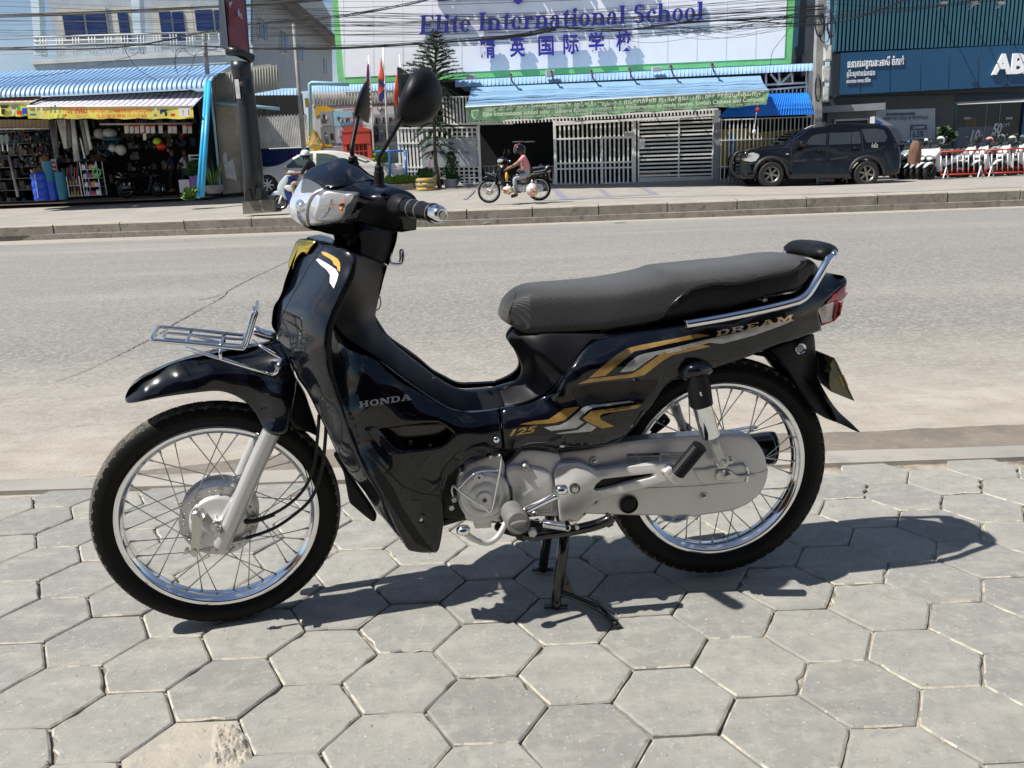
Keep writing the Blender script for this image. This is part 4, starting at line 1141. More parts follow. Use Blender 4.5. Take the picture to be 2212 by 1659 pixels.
panel('seat_base', BF, 'F', [(300,785),(400,828),(600,822),(1000,788),(1540,695),(1900,610),(2400,505),(2700,440),(2820,360),(2840,440),(2700,560),(2100,700),(1500,790),(1000,850),(500,850)], [(300,790,-.06),(600,830,-.085),(1500,740,-.100),(2400,600,-.105),(2800,430,-.07)], M['blackpaint'], BIKE, sm=1)

# grab rail
gr = part('grab_rail')
rail = [(232,823,-.146),(250,822,-.146),(560,768,-.146),(900,698,-.146),(1130,642,-.142),(1215,610,-.138),(1280,555,-.132),(1340,460,-.120),(1440,290,-.106),(1480,235,-.095),(1480,215,-.080)]
rp0 = W(BF, 'G', rail)
pts = [tuple(p) for p in rp0] + [tuple(p) for p in mirror_pts(BF, rp0)][::-1]
V, F = tube(spline(pts, 6),.0098,18); mk('rail_tube', V, F, M['chrome'], gr, smooth=True)
a = BF.loc(rp0[-2])
prof = []
for i in range(15):
 t = -1 + 2 * i / 14
 prof.append(BF.w(a[0] - .004 + .010 * (1 - t * t), t * .098, a[2] + .004 + .004 * (1 - t * t)))
V, F = tube(prof, [.010 + .0125 * min(1,3.2 * (1 - abs(-1 + 2 * i / 14))) for i in range(15)], 20)
V = [Vector(v) for v in V]
V2 = []
for v in V:
 x, y, z = BF.loc(v); V2.append(BF.w(a[0] + (x - a[0]) * 1.55 - .006, y, a[2] + (z - a[2]) * .92))
mk('rail_pad', V2, F, M['matte'], gr, smooth=True)
disc('rail_bolt', BF, 'G', 900,618,18,-.110, [(1,-.02),(1,.004),(.5,.006),(0,.006)], M['steel'], BIKE, 12)

# tail lamp
tl = part('tail_lamp')
panel('red_lens', BF, 'G', [(1612,468),(1605,520),(1600,545),(1626,558),(1608,582),(1590,605),(1500,628),(1438,645),(1438,645),(1455,610),(1530,540)], [(1612,475,-.036),(1438,640,-.082),(1600,560,-.045),(1590,600,-.05)], M['redlens'], tl, sm=1, rnd_=.003, mirror=True)
M['tailclear'] = mat('tail_clear_lens', (.42,.40,.40),.08,.6, coat=1., var=.5, scale=26)
panel('clear_lens', BF, 'G', [(1372,688),(1438,645),(1590,605),(1575,690),(1545,750),(1500,795),(1395,815),(1382,765),(1365,715)], [(1372,700,-.088),(1590,605,-.05),(1500,790,-.062),(1395,815,-.084)], M['tailclear'], tl, sm=1, rnd_=.003, mirror=True)
panel('lower_red_lens', BF, 'G', [(1388,808),(1500,785),(1545,738),(1560,640),(1575,640),(1560,745),(1505,802),(1400,840)], [(1388,820,-.090),(1550,740,-.055),(1565,650,-.05)], M['redlens'], tl, sm=1, rnd_=.002, mirror=True)
panel('lens_divider', BF, 'G', [(1530,622),(1540,620),(1512,785),(1500,785)], [(1520,700,-.068)], M['redlens'], tl, sm=1, rnd_=.001, skirt=.004)

# rear fender, plate
panel('rear_fender', BF, 'G', [(930,1045),(930,1045),(1000,1012),(1280,915),(1330,918),(1330,918),(1338,1000),(1345,1130),(1352,1260),(1390,1350),(1440,1440),(1500,1530),(1560,1600),(1640,1670),(1700,1730),(1728,1757),(1728,1757),(1690,1752),(1560,1690),(1430,1640),(1340,1580),(1260,1470),(1180,1350),(1090,1210),(1010,1120)],
   [(930,1045,-.050),(1280,920,-.085),(1330,920,-.075),(1340,1130,-.045),(1352,1260,-.030),(1250,1050,-.092),(1200,1250,-.060),(1340,1450,-.052),(1500,1640,-.046),(1728,1757,-.040),(1560,1600,-.018)], M['matte'], BIKE, rnd_=.006, mirror=True)
disc('side_reflector', BF, 'G', 1205,1035,46,-.096, [(1.0,-.008),(1.0,.005),(.88,.007),(.78,.006),(.74,.003),(.4,.004),(0,.005)], M['chrome'], BIKE, 32)
disc('reflector_face', BF, 'G', 1205,1035,34,-.1005, [(1.0,0),(.5,.0012),(0,.0014)], M['greyprint'], BIKE, 24)
pb = part('number_plate')
M['plate'] = mat('plate_yellow_film', (.11,.10,.045),.22, coat=.6, var=.3, scale=20)
panel('plate_bracket', BF, 'G', [(1338,1055),(1380,1068),(1450,1108),(1485,1125),(1500,1300),(1490,1415),(1400,1340),(1350,1250)], [(1400,1200,-.015)], M['matte2'], pb, sm=1, mirror=True)
a = W(BF, 'G', [(1485,1122,-.085),(1520,1160,-.085),(1675,1490,-.085),(1470,1400,-.085)])
pl0 = BF.loc(BF.at(*cq('G', 1500,1118),-.075)); pl1 = BF.loc(BF.at(*cq('G', 1672,1488),-.075))
V = []
for s in (-1,1):
 for p in (pl0, pl1):
  for t in (0,.0015): V.append(BF.w(p[0] + t, s * .075, p[2]))
mk('plate', V, [(0,2,6,4),(1,5,7,3),(0,4,5,1),(2,3,7,6),(0,1,3,2),(4,6,7,5)], M['plate'], pb)
panel('plate_film', BF, 'G', [(1470,1170),(1500,1118),(1530,1160),(1674,1490),(1674,1490),(1480,1412),(1460,1350)], [(1500,1200,-.072)], M['plate'], pb, sm=1, rnd_=.001, skirt=.003)
for x in (1540,1575):
 decal_pts = [(x, 1265),(x + 10,1265),(x + 50,1360),(x + 38,1362)]
 panel('plate_mark', BF, 'G', decal_pts, [(x, 1300,-.0740)], M['gold'], pb, sm=1, rnd_=0, skirt=0)
disc('plate_bolt', BF, 'G', 1450,1215,26,-.070, [(1,-.01),(1,.002),(.5,.004),(0,.004)], M['matte'], BIKE, 16)

# engine
EN = part('engine')
panel('engine_block', BF, 'E', [(-30,500),(60,380),(330,250),(560,250),(900,240),(1060,300),(1300,560),(1240,830),(800,840),(480,900),(250,880),(0,850)], [(500,500,-.070)], M['matte2'], EN, sm=1, skirt=.14)
panel('lower_bracket', BF, 'E', [(0,860),(190,800),(200,870),(0,930)], [(100,860,-.06)], M['matte2'], EN, sm=1)
panel('left_crankcase_cover', BF, 'E', [(128,620),(150,465),(165,445),(195,440),(222,390),(400,322),(435,312),(500,300),(520,340),(548,405),(545,500),(575,560),(596,640),(590,700),(550,790),(500,850),(520,880),(480,890),(430,880),(430,905),(280,905),(275,890),(210,870),(195,825),(150,745)],
   [(350,640,-.112),(200,440,-.104),(500,310,-.100),(590,650,-.108),(400,880,-.104)], M['alu'], EN, rnd_=.0035, sm=2, step=6, skirt=.05)
disc('flywheel_cover', BF, 'E', 362,640,226,-.112, [(1.0,-.004),(.985,.006),(.93,.013),(.86,.0165),(.60,.0175),(.585,.0165),(.565,.0165),(.55,.0178),(.30,.018),(0,.018)], M['alu'], EN, 72, smooth=True)
disc('inspection_cap', BF, 'E', 370,697,70,-.133, [(1.06,-.002),(1.0,.003),(.93,.004),(.3,.004),(.28,.001),(0,.001)], M['alu2'], EN, 40)
disc('cap_socket', BF, 'E', 370,700,18,-.1345, [(1,0),(1,.0006),(0,.0006)], M['blackpaint'], EN, 6)
disc('timing_cap', BF, 'E', 320,510,43,-.131, [(1.15,-.004),(1.1,.0),(1.0,.003),(.9,.004),(0,.004)], M['alu2'], EN, 32)
disc('cap_socket', BF, 'E', 321,508,12,-.1352, [(1,0),(1,.0006),(0,.0006)], M['blackpaint'], EN, 6)
for x, y, r_ in ((422,325,24),(170,465,24),(105,695,26),(82,765,26),(800,812,30),(722,416,30)):
 disc('cover_bolt', BF, 'E', x, y, r_, -.122, [(1,-.012),(1,.003),(.7,.006),(.35,.006),(.33,.003),(0,.003)], M['steel'], EN, 12)
panel('drain_boss', BF, 'E', [(270,890),(430,885),(424,938),(292,946),(280,930)], [(350,915,-.085)], M['alu2'], EN, sm=1, rnd_=.003, skirt=.05)
panel('sprocket_cover', BF, 'E', [(560,410),(690,272),(780,262),(930,280),(1012,300),(1035,375),(1000,400),(962,470),(975,560),(1003,700),(1010,838),(900,838),(780,838),(700,800),(620,740),(606,660),(592,590),(556,540)],
   [(650,350,-.104),(1000,320,-.100),(800,340,-.108),(580,500,-.108),(800,600,-.112),(1000,700,-.108),(800,830,-.104)], M['alu'], EN, rnd_=.0035, sm=1, step=6, skirt=.05)
panel('sprocket_cover_face', BF, 'E', [(566,408),(720,405),(860,425),(930,460),(955,540),(955,620),(960,800),(940,815),(700,790),(625,730),(610,650),(598,590),(562,530)],
   [(600,450,-.118),(860,440,-.122),(940,600,-.124),(750,600,-.126),(900,790,-.120),(640,700,-.120)], M['alu'], EN, rnd_=.006, sm=2, step=6, skirt=.02, keep='spr')
surf_text('HONDA', 'E', (640,598),(840,588),.0105, M['alu2'], BIKE, ['spr'], off=.0012, ext=.0006)
disc('cover_bolt', BF, 'E', 722,416,30,-.122, [(1.2,-.012),(1.2,.002),(.8,.006),(.35,.006),(.33,.003),(0,.003)], M['steel'], EN, 14)
ftube('engine_guard', BF, 'E', [(440,325,-.13),(480,318,-.145),(508,320,-.150),(508,380,-.152),(500,450,-.152),(475,580,-.152),(440,760,-.152),(410,800,-.152),(370,772,-.152),(250,690,-.152),(130,602,-.148),(108,575,-.140),(100,560,-.12)], .0024, M['chrome'], BIKE, sm=5)
ftube('engine_guard', BF, 'E', [(140,605,-.150),(240,500,-.152),(320,455,-.152),(400,444,-.152),(488,444,-.152)], .0022, M['chrome'], BIKE, sm=5)
ftube('oil_pipe', BF, 'E', [(100,565,-.12),(85,610,-.12),(95,660,-.12),(100,690,-.12)], .0025, M['steel'], BIKE)

# chain case
CO = [(225,850),(260,830),(500,798),(720,752),(1000,716),(1400,688),(1650,675),(1800,682),(1890,710),(1955,780),(1998,865),(2014,950),(2027,985),(2012,1080),(1970,1170),(1905,1240),(1830,1290),(1700,1340),(1450,1378),(1385,1395),(1340,1380),(1230,1385),(1200,1402),(1160,1382),(900,1380),(500,1367),(330,1362),(230,1345),(180,1200),(170,1000)]
panel('chain_case', BF, 'H', CO, [(300,900,-.092),(700,800,-.088),(1400,720,-.088),(1900,760,-.088),(2010,980,-.088),(1900,1200,-.090),(1400,1350,-.090),(600,1340,-.092),(1000,1000,-.094),(1500,850,-.094),(1000,1200,-.100),(1700,1150,-.098),(400,1150,-.100)], M['alu'], BIKE, rnd_=.006, sm=3, step=7, skirt=.035, keep='case')
lip = on_surface('case', 'H', [(375,998),(700,985),(1100,1000),(1130,1140),(1450,1130),(1700,1105),(1860,1085)], .0012)
for pts in ([(250,1160),(520,1165),(900,1150),(1400,1128),(1850,1090)], [(1840,1025),(1960,1012),(2020,985)]):
 q = on_surface('case', 'H', spline(pts, 8),.0003)
 if len(q) > 2: V, F = tube(q, .0016,6); mk('case_joint', V, F, M['alu2'], BIKE, smooth=True)
disc('case_plug', BF, 'H', 823,1284,72,-.100, [(1.14,-.004),(1.10,.004),(1.0,.004),(.97,.001),(.6,.003),(0,.0035)], M['matte'], BIKE, 36)
disc('plug_seat', BF, 'H', 823,1284,84,-.0985, [(1.08,-.004),(1.0,.003),(.88,.003)], M['alu'], BIKE, 36)
for x, y in ((525,915),(1475,1222),(540,1268),(1700,912)):
 disc('case_bolt_seat', BF, 'H', x, y, 34,-.098, [(1.1,-.004),(1.0,.001),(.6,.001)], M['alu2'], BIKE, 24)
 disc('case_bolt', BF, 'H', x, y, 20,-.101, [(1,-.004),(1,.004),(.5,.005),(0,.005)], M['steel'], BIKE, 6)
lb = part('case_label')
decal('label_sheet', 'H', [(806,848),(1095,838),(1330,830),(1330,915),(1100,932),(808,940)], M['greyrubber'], lb, ['case'], off=.0004)
M['labelgrey'] = mat('label_grey', (.50,.50,.48),.4)
decal('label_face', 'H', [(811,852),(1095,842),(1325,834),(1325,912),(1098,928),(812,936)], M['labelgrey'], lb, ['case'], off=.0008)
decal('label_band', 'H', [(813,854),(1090,844),(1090,860),(813,870)], M['blackpaint'], lb, ['case'], off=.0012)
surf_text('TIRE INFORMATION', 'H', (860,866),(1045,858),.0042, M['labelgrey'], lb, ['case'], off=.0018)
surf_text('DRIVE CHAIN', 'H', (1180,856),(1320,850),.005, M['blackpaint'], lb, ['case'], off=.0018)
for k in range(4):
 decal('label_print', 'H', [(925,880 + 12 * k),(1085,874 + 12 * k),(1085,880 + 12 * k),(925,886 + 12 * k)], M['greyrubber'], lb, ['case'], off=.0012)
 decal('label_print', 'H', [(820,884 + 12 * k),(900,881 + 12 * k),(900,885 + 12 * k),(820,888 + 12 * k)], M['greyrubber'], lb, ['case'], off=.0012)
 decal('label_print', 'H', [(1110,866 + 13 * k),(1310,858 + 13 * k),(1310,864 + 13 * k),(1110,872 + 13 * k)], M['greyrubber'], lb, ['case'], off=.0012)
panel('swing_arm_end', BF, 'H', [(1380,985),(1510,975),(1520,962),(1810,938),(1848,960),(1838,1088),(1800,1095),(1450,1108)], [(1600,1030,-.104)], M['alu2'], BIKE, sm=1, rnd_=.004, skirt=.01)
panel('chain_adjuster', BF, 'H', [(1578,1070),(1580,1005),(1600,993),(1690,985),(1740,1020),(1780,1035),(1860,1030),(1860,1048),(1780,1052),(1740,1068),(1690,1078),(1600,1080)], [(1650,1030,-.110)], M['steel'], BIKE, sm=2, rnd_=.002, skirt=.006)
disc('axle_nut', BF, 'H', 1665,1030,40,-.112, [(1.05,-.002),(1.0,.002),(.78,.002),(.76,.012),(.5,.013),(.5,.016),(0,.016)], M['steel'], BIKE, 6)
ftube('adjuster_bolt', BF, 'H', [(1800,1040),(1910,1030)], .0035, M['steel'], BIKE, y=-.108, sm=1)
panel('adjuster_end', BF, 'H', [(1825,935),(1855,960),(1868,1020),(1880,1010),(1890,1040),(1868,1050),(1850,1095),(1838,1095),(1848,1000)], [(1850,1000,-.108)], M['chrome'], BIKE, sm=1, rnd_=.002)
# pillion step bracket
panel('step_bracket', BF, 'H', [(215,948),(240,926),(400,922),(440,935),(545,988),(850,950),(1190,922),(1255,985),(1260,1060),(1180,1085),(900,1163),(720,1205),(540,1258),(440,1360),(385,1425),(330,1442),(290,1425),(260,1442),(232,1442),(220,1360),(212,1250),(192,1130),(174,1040),(180,1000)],
   [(215,950,-.115),(545,990,-.122),(1200,940,-.148),(1250,1050,-.148),(230,1430,-.118),(540,1240,-.122),(350,1150,-.138),(500,1060,-.136),(200,1060,-.122),(900,1150,-.135),(900,960,-.135)], M['alu2'], BIKE, sm=1, rnd_=.004, step=6, skirt=.014,
   holes=[[(545,1110),(600,1068),(1020,1018),(1042,1032),(1020,1050),(620,1150),(540,1165),(520,1155)]], keep='brk')
panel('slot_shade', BF, 'H', [(520,1100),(600,1055),(1030,1005),(1060,1030),(620,1175),(505,1175)], [(700,1090,-.1125)], M['matte2'], BIKE, sm=1, rnd_=0, skirt=.002)  # dark sheet added behind the slot, standing in for its shade
disc('step_bolt_seat', BF, 'H', 358,1147,44,-.140, [(1,-.006),(1,.003),(.85,.003),(.8,.0)], M['blackpaint'], BIKE, 32)
disc('step_bolt', BF, 'H', 356,1147,32,-.141, [(1,-.004),(1,.007),(.6,.008),(.55,.012),(0,.012)], M['steel'], BIKE, 6)
pg = part('pillion_step')
a, b = W(BF, 'H', [(1245,1015,-.165),(1445,775,-.195)])
n = 30
P = [a + (b - a) * i / n for i in range(n + 1)]
V, F = tube(P, [.0180 if i % 2 else .0160 for i in range(n)] + [.012], 20)
mk('step_rubber', V, F, M['matte'], pg, smooth=False)
panel('step_hinge', BF, 'H', [(1112,1015),(1180,958),(1240,1000),(1300,1060),(1290,1095),(1235,1135),(1180,1095)], [(1200,1050,-.165)], M['alu2'], pg, sm=1, rnd_=.004, skirt=.03)
disc('hinge_pin', BF, 'H', 1180,1012,18,-.169, [(1,-.002),(1,.003),(0,.003)], M['steel'], pg, 12)

# dampers
for s in (1,-1):
 sh = part('rear_damper')
 def mm(P): return P if s == 1 else mirror_pts(BF, P)
 A_ = mm(W(BF, 'H', [(1400,130),(1428,230),(1430,260),(1452,425),(1454,432)], -.140))
 V, F = tube(A_, [.022,.0255,.0265,.0265,.0225], 28); mk('damper_sleeve', V, F, M['matte'], sh, smooth=True).data.set_sharp_from_angle(angle=R(40))
 A_ = mm(W(BF, 'H', [(1448,400),(1530,695),(1532,702)], -.140))
 V, F = tube(A_, [.0225,.0225,.018], 28); mk('damper_shroud', V, F, M['chrome'], sh, smooth=True).data.set_sharp_from_angle(angle=R(40))
 A_ = mm(W(BF, 'H', [(1535,690),(1570,780),(1600,850),(1622,905)], -.136))
 V, F = tube(A_, [.015,.0125,.0115,.014], 16); mk('damper_rod_end', V, F, M['alu2'], sh, smooth=True)
 for i in range(10):
  pass
 c0, = mm(W(BF, 'H', [(1628,912)], -.134)); ax_ = BF.y * s
 V, F = lathe([(.0165,.012),(.0165,-.006),(.0125,-.0065),(.0115,-.010),(.0105,-.012),(.0085,-.0125),(.006,-.021),(0,-.022)], c0, ax_, 28)
 mk('damper_nut', V, F, M['steel'], sh, smooth=False)
panel('damper_cap', BF, 'H', [(1272,180),(1275,130),(1310,85),(1380,52),(1450,50),(1520,70),(1558,100),(1560,125),(1520,160),(1440,190),(1340,210),(1290,205)], [(1272,150,-.145),(1560,110,-.145),(1410,120,-.168),(1400,55,-.150),(1350,205,-.155)], M['gloss'], BIKE, rnd_=.012, skirt=.03, mirror=True)
panel('sticker_figure', BF, 'H', [(1445,312),(1452,320),(1450,332),(1460,342),(1452,352),(1447,350),(1445,338),(1438,336),(1436,322)], [(1448,330,-.1675)], M['white'], BIKE, sm=1, rnd_=0, skirt=0, step=3)

# shift pedal, rider's peg, side stand
ftube('shift_pedal', BF, 'E', [(205,990,-.20),(260,1028,-.195),(330,1062,-.19),(400,1068,-.185),(470,1030,-.178),(520,960,-.172),(560,880,-.165),(600,830,-.16),(700,795,-.158),(850,725,-.17),(1000,655,-.18)], .0066, M['alu2'], BIKE, n=12)
ftube('pedal_arm', BF, 'E', [(730,790,-.162),(860,728,-.171),(1000,660,-.181)], .0078, M['chrome'], BIKE, n=12)
for x, y, yo, rr in ((185,965,-.20,60),(1030,615,-.185,56)):
 c0 = BF.at(*cq('E', x, y), yo)
 V, F = lathe([(0,.012),(.010,.0115),(.0150,.007),(.0158,0),(.0145,-.006),(.010,-.009),(0,-.009)], c0,(0,0.25,1),26)
 mk('pedal_pad', V, F, M['chrome'], BIKE, smooth=True)
 V, F = lathe([(0,.0128),(.0098,.0122),(.0128,.0098)], c0,(0,0.25,1),26); mk('pedal_tread', V, F, M['steel'], BIKE)
pe = part('rider_footpeg')
a, b = W(BF, 'E', [(604,800,-.150),(660,900,-.252)])
P = [a + (b - a) * i / 26 for i in range(27)]
V, F = tube(P, [.0265 if i % 2 else .0245 for i in range(26)] + [.022], 26)
mk('peg_rubber', V, F, M['greyrubber'], pe, smooth=False)
panel('peg_end', BF, 'E', [(590,905),(640,880),(700,872),(738,880),(742,905),(736,938),(715,965),(680,972),(640,965),(605,940)], [(660,900,-.262),(660,960,-.250)], M['greyrubber'], pe, sm=3, rnd_=.006, skirt=.03)
ftube('peg_stay', BF, 'E', [(480,930,-.09),(560,960,-.12),(660,985,-.15),(760,985,-.15),(830,960,-.12),(900,900,-.08)], .010, M['matte2'], BIKE)
ss = part('side_stand')
ftube('stand_leg', BF, 'E', [(700,1000,-.150),(800,1005,-.158),(950,985,-.16),(1100,965,-.162),(1250,935,-.165),(1360,905,-.168),(1440,870,-.170),(1465,850,-.172)], .0125, M['blackpaint'], ss, n=14)
panel('stand_foot', BF, 'E', [(1440,830),(1478,850),(1482,920),(1440,940),(1400,920)], [(1450,890,-.180)], M['blackpaint'], ss, sm=1, rnd_=.004, skirt=.02)
panel('stand_pivot', BF, 'E', [(620,965),(700,975),(760,990),(850,935),(850,900),(760,890),(740,950),(870,1000),(860,1030),(730,1030),(720,1055),(650,1045)][:0] or [(620,960),(740,930),(850,900),(860,940),(880,1000),(740,1032),(715,1060),(650,1045),(630,1000)], [(740,980,-.162)], M['matte2'], ss, sm=1, rnd_=.004, skirt=.03)
disc('pivot_bolt', BF, 'E', 780,972,40,-.168, [(1,-.004),(1,.010),(.85,.012),(0,.012)], M['alu2'], ss, 6)
a, b = W(BF, 'E', [(872,903,-.176),(1062,932,-.176)])
hx = []
u_ = (b - a).normalized(); v1 = u_.orthogonal().normalized(); v2 = u_.cross(v1)
for i in range(15 * 14 + 1):
 t = i / (15 * 14); th = 2 * PI * i / 14
 hx.append(a + (b - a) * t + (v1 * math.cos(th) + v2 * math.sin(th)) * .0088)
V, F = tube(hx, .0015,6); mk('spring', V, F, M['chrome'], ss, smooth=True)
ftube('spring_hook', BF, 'E', [(1060,935),(1070,958),(1095,962),(1108,940),(1098,920)], .0018, M['chrome'], ss, y=-.176)
ftube('spring_wire', BF, 'E', [(740,862),(875,885)], .0012, M['steel'], ss, y=-.17, sm=1)
disc('stand_nut', BF, 'E', 1165,930,18,-.172, [(1,-.01),(1,.008),(0,.008)], M['steel'], ss, 6)
# centre stand
cs = part('centre_stand')
def gpt(px, py, z=0.):
 d = ray(px, py); return CAM + d * ((z - CAMH) / d.z)
top_n = BF.at(1222,1140,-.10); top_f = BF.w(BF.loc(top_n)[0], .085, BF.loc(top_n)[2])
foot_n = gpt(1200,1312,.004); foot_f = gpt(1172,1232,.004)
for t, f_ in ((top_n, foot_n),(top_f, foot_f)):
 m1 = t + (f_ - t) * .95
 V, F = tube([t, t + (f_ - t) * .4, m1, f_], [.0135,.0135,.0125,.0125], 16); mk('stand_leg', V, F, M['blackpaint'], cs, smooth=True)
 V, F = tube([f_ + Vector((-.028,0,.004)), f_ + Vector((.03,-.004,.004))], .006,10); mk('stand_shoe', V, F, M['blackpaint'], cs, smooth=True)
P = [top_n + (foot_n - top_n) * .80, gpt(1240,1290,.035), gpt(1300,1318,.012), gpt(1334,1352,.010)]
V, F = tube(spline([tuple(p) for p in P], 5),.0082,14); mk('stand_lever', V, F, M['blackpaint'], cs, smooth=True)
gz_ = [top_n + (foot_n - top_n) * .42, top_n + (foot_n - top_n) * .82, gpt(1245,1290,.036)]
mk('stand_gusset', [tuple(v) for v in gz_] + [tuple(v + BF.y * .004) for v in gz_], [(0,1,2),(3,5,4),(0,2,5,3),(1,4,5,2),(0,3,4,1)], M['blackpaint'], cs)
V, F = tube([top_n + BF.y * -.02, top_f + BF.y * .02], .014,16); mk('stand_crossbar', V, F, M['blackpaint'], cs, smooth=True)
# frame, exhaust and far side pieces
ftube('frame_tube', BF, 'B', [(700,300),(900,700),(1300,1250),(1800,1600)], .022, M['matte2'], BIKE, y=0)
ftube('silencer', BF, 'H', [(500,960,.145),(900,920,.15),(1500,860,.155),(1990,805,.16),(2040,800,.16)], [.03] * 6 + [.042] * 6 + [.046] * 6 + [.047] * 6 + [.038], M['blackpaint'], BIKE, n=28)
V, F = tube(W(BF, 'H', [(2035,800,.16),(2075,797,.16),(2090,796,.16)]), [.040,.036,.024], 24); mk('silencer_cap', V, F, M['blackpaint'], BIKE, smooth=True)
panel('heat_shield', BF, 'H', [(1640,662),(1930,612),(1945,622),(1900,650),(1640,690)], [(1700,660,.10),(1900,630,.105)], M['chrome'], BIKE, sm=1, rnd_=.002)
far = part('far_footrest')
for pts in ([(905,690),(960,610),(1050,540),(1150,548),(1155,575),(1060,650),(980,705)], ):
 P = [tuple(v) for v in W(BF, 'H', pts, .15)]
 V, F = tube(spline(P, 4, True),.006,8, closed=True); mk('footrest_loop', V, F, M['matte2'], far, smooth=True)
V, F = tube(W(BF, 'H', [(1000,640),(1130,495)], .17),.016,14); mk('footrest_rubber', V, F, M['matte2'], far, smooth=True)
arc = []
for i in range(15):
 t = R(22 + 118 * i / 14); arc.append((math.cos(t) * .318, math.sin(t) * .318 + .297))
V = []; F = []
for i, (x, z) in enumerate(arc):
 for y in (-.055,0,.055): V.append(BF.w(x, y, z - (0 if y == 0 else .012)))
F = grid_faces(15,3)
mk('mudguard', V, F, M['matte2'], BIKE, smooth=True)
# ================================================================== the far side of the street
CR4 = dict(a=(0,0,.2976), b=(548.6,0,.2976), c=(932.6,0,.3968), d=(1591.0,0,.2976), e=(1563.5,208.5,.29315), f=(570.5,274.3,.11904), g=(1009.4,285.3,.17286), h=(0,241.4,.3715))
_cq2 = cq
def cq(c, x, y):
 if c in CR4: o = CR4[c]; return (o[0] + x * o[2], o[1] + y * o[2])
 return _cq2(c, x, y)
def K(c, x, y, d): return SP(*cq(c, x, y), d)
def rect(c, x0, y0, x1, y1, d):
 xm, ym = (x0 + x1) / 2,(y0 + y1) / 2
 return K(c, x0, ym, d)[0], K(c, x1, ym, d)[0], K(c, xm, y1, d)[1], K(c, xm, y0, d)[1]
def RB(name, c, x0, y0, x1, y1, d, th, m, parent=None, **k):
 t0, t1, z0, z1 = rect(c, x0, y0, x1, y1, d)
 return sbox(name, t0, t1, d, d + th, z0, z1, m, parent, **k)
def FP(name, c, pts, d, m, parent=None, th=.06, sm=1, ctrl=None, rd=0., step=300, **k):
 return panel(name, ST, c, pts, ctrl or [(pts[0][0], pts[0][1], d)], m, parent, step=step, rnd_=rd, skirt=th, sm=sm, pxm=1 / 75., smooth=rd > 0, **k)
def TB(name, c, pts, r, m, parent=None, d=None, n=8, sm=1, **k):
 P = [ST.at(*cq(c, p[0], p[1]), p[2] if len(p) > 2 else d) for p in pts]
 if sm > 1: P = spline([tuple(p) for p in P], sm)
 V, F = tube(P, r, n)
 return mk(name, V, F, m, parent, smooth=True, **k)
def TH(name, t, d, label, cat, group=None, z=None):
 p = ST.w(t, d, gz(d, t) if z is None else z)
 return thing(name, tuple(p), label, cat, group)
def THc(name, c, x, y, d, label, cat, group=None):
 t, z = K(c, x, y, d); return TH(name, t, d, label, cat, group)
def ftext(s, c, p0, p1, hgt, d, m, parent=None, ext=.0, bold=0., name='lettering', shear=0.):
 cu = bpy.data.curves.new(name, 'FONT'); cu.body = s; cu.size = 1; cu.extrude = ext; cu.offset = bold; cu.shear = shear
 cu.resolution_u = 3
 o = bpy.data.objects.new(name, cu); COL.objects.link(o); bpy.context.view_layer.update()
 wd = max(o.dimensions.x, .01)
 A_, B_ = ST.at(*cq(c, *p0), d), ST.at(*cq(c, *p1), d)
 X = B_ - A_; ln = X.length; X.normalize(); Z = -ST.y; Y = Z.cross(X)
 me = bpy.data.meshes.new_from_object(o); bpy.data.objects.remove(o)
 V = [A_ + X * (v.co.x * ln / wd) + Y * (v.co.y * hgt) + Z * v.co.z * 1.0 for v in me.vertices]
 F = [tuple(p.vertices) for p in me.polygons]
 return mk(name, V, F, m, parent) if F else None
def cmat(name, col, rough=.6, metal=0., var=.12, scale=2.5, **k):
 M[name] = mat(name, col, rough, metal, var=var, scale=scale, **k); return M[name]
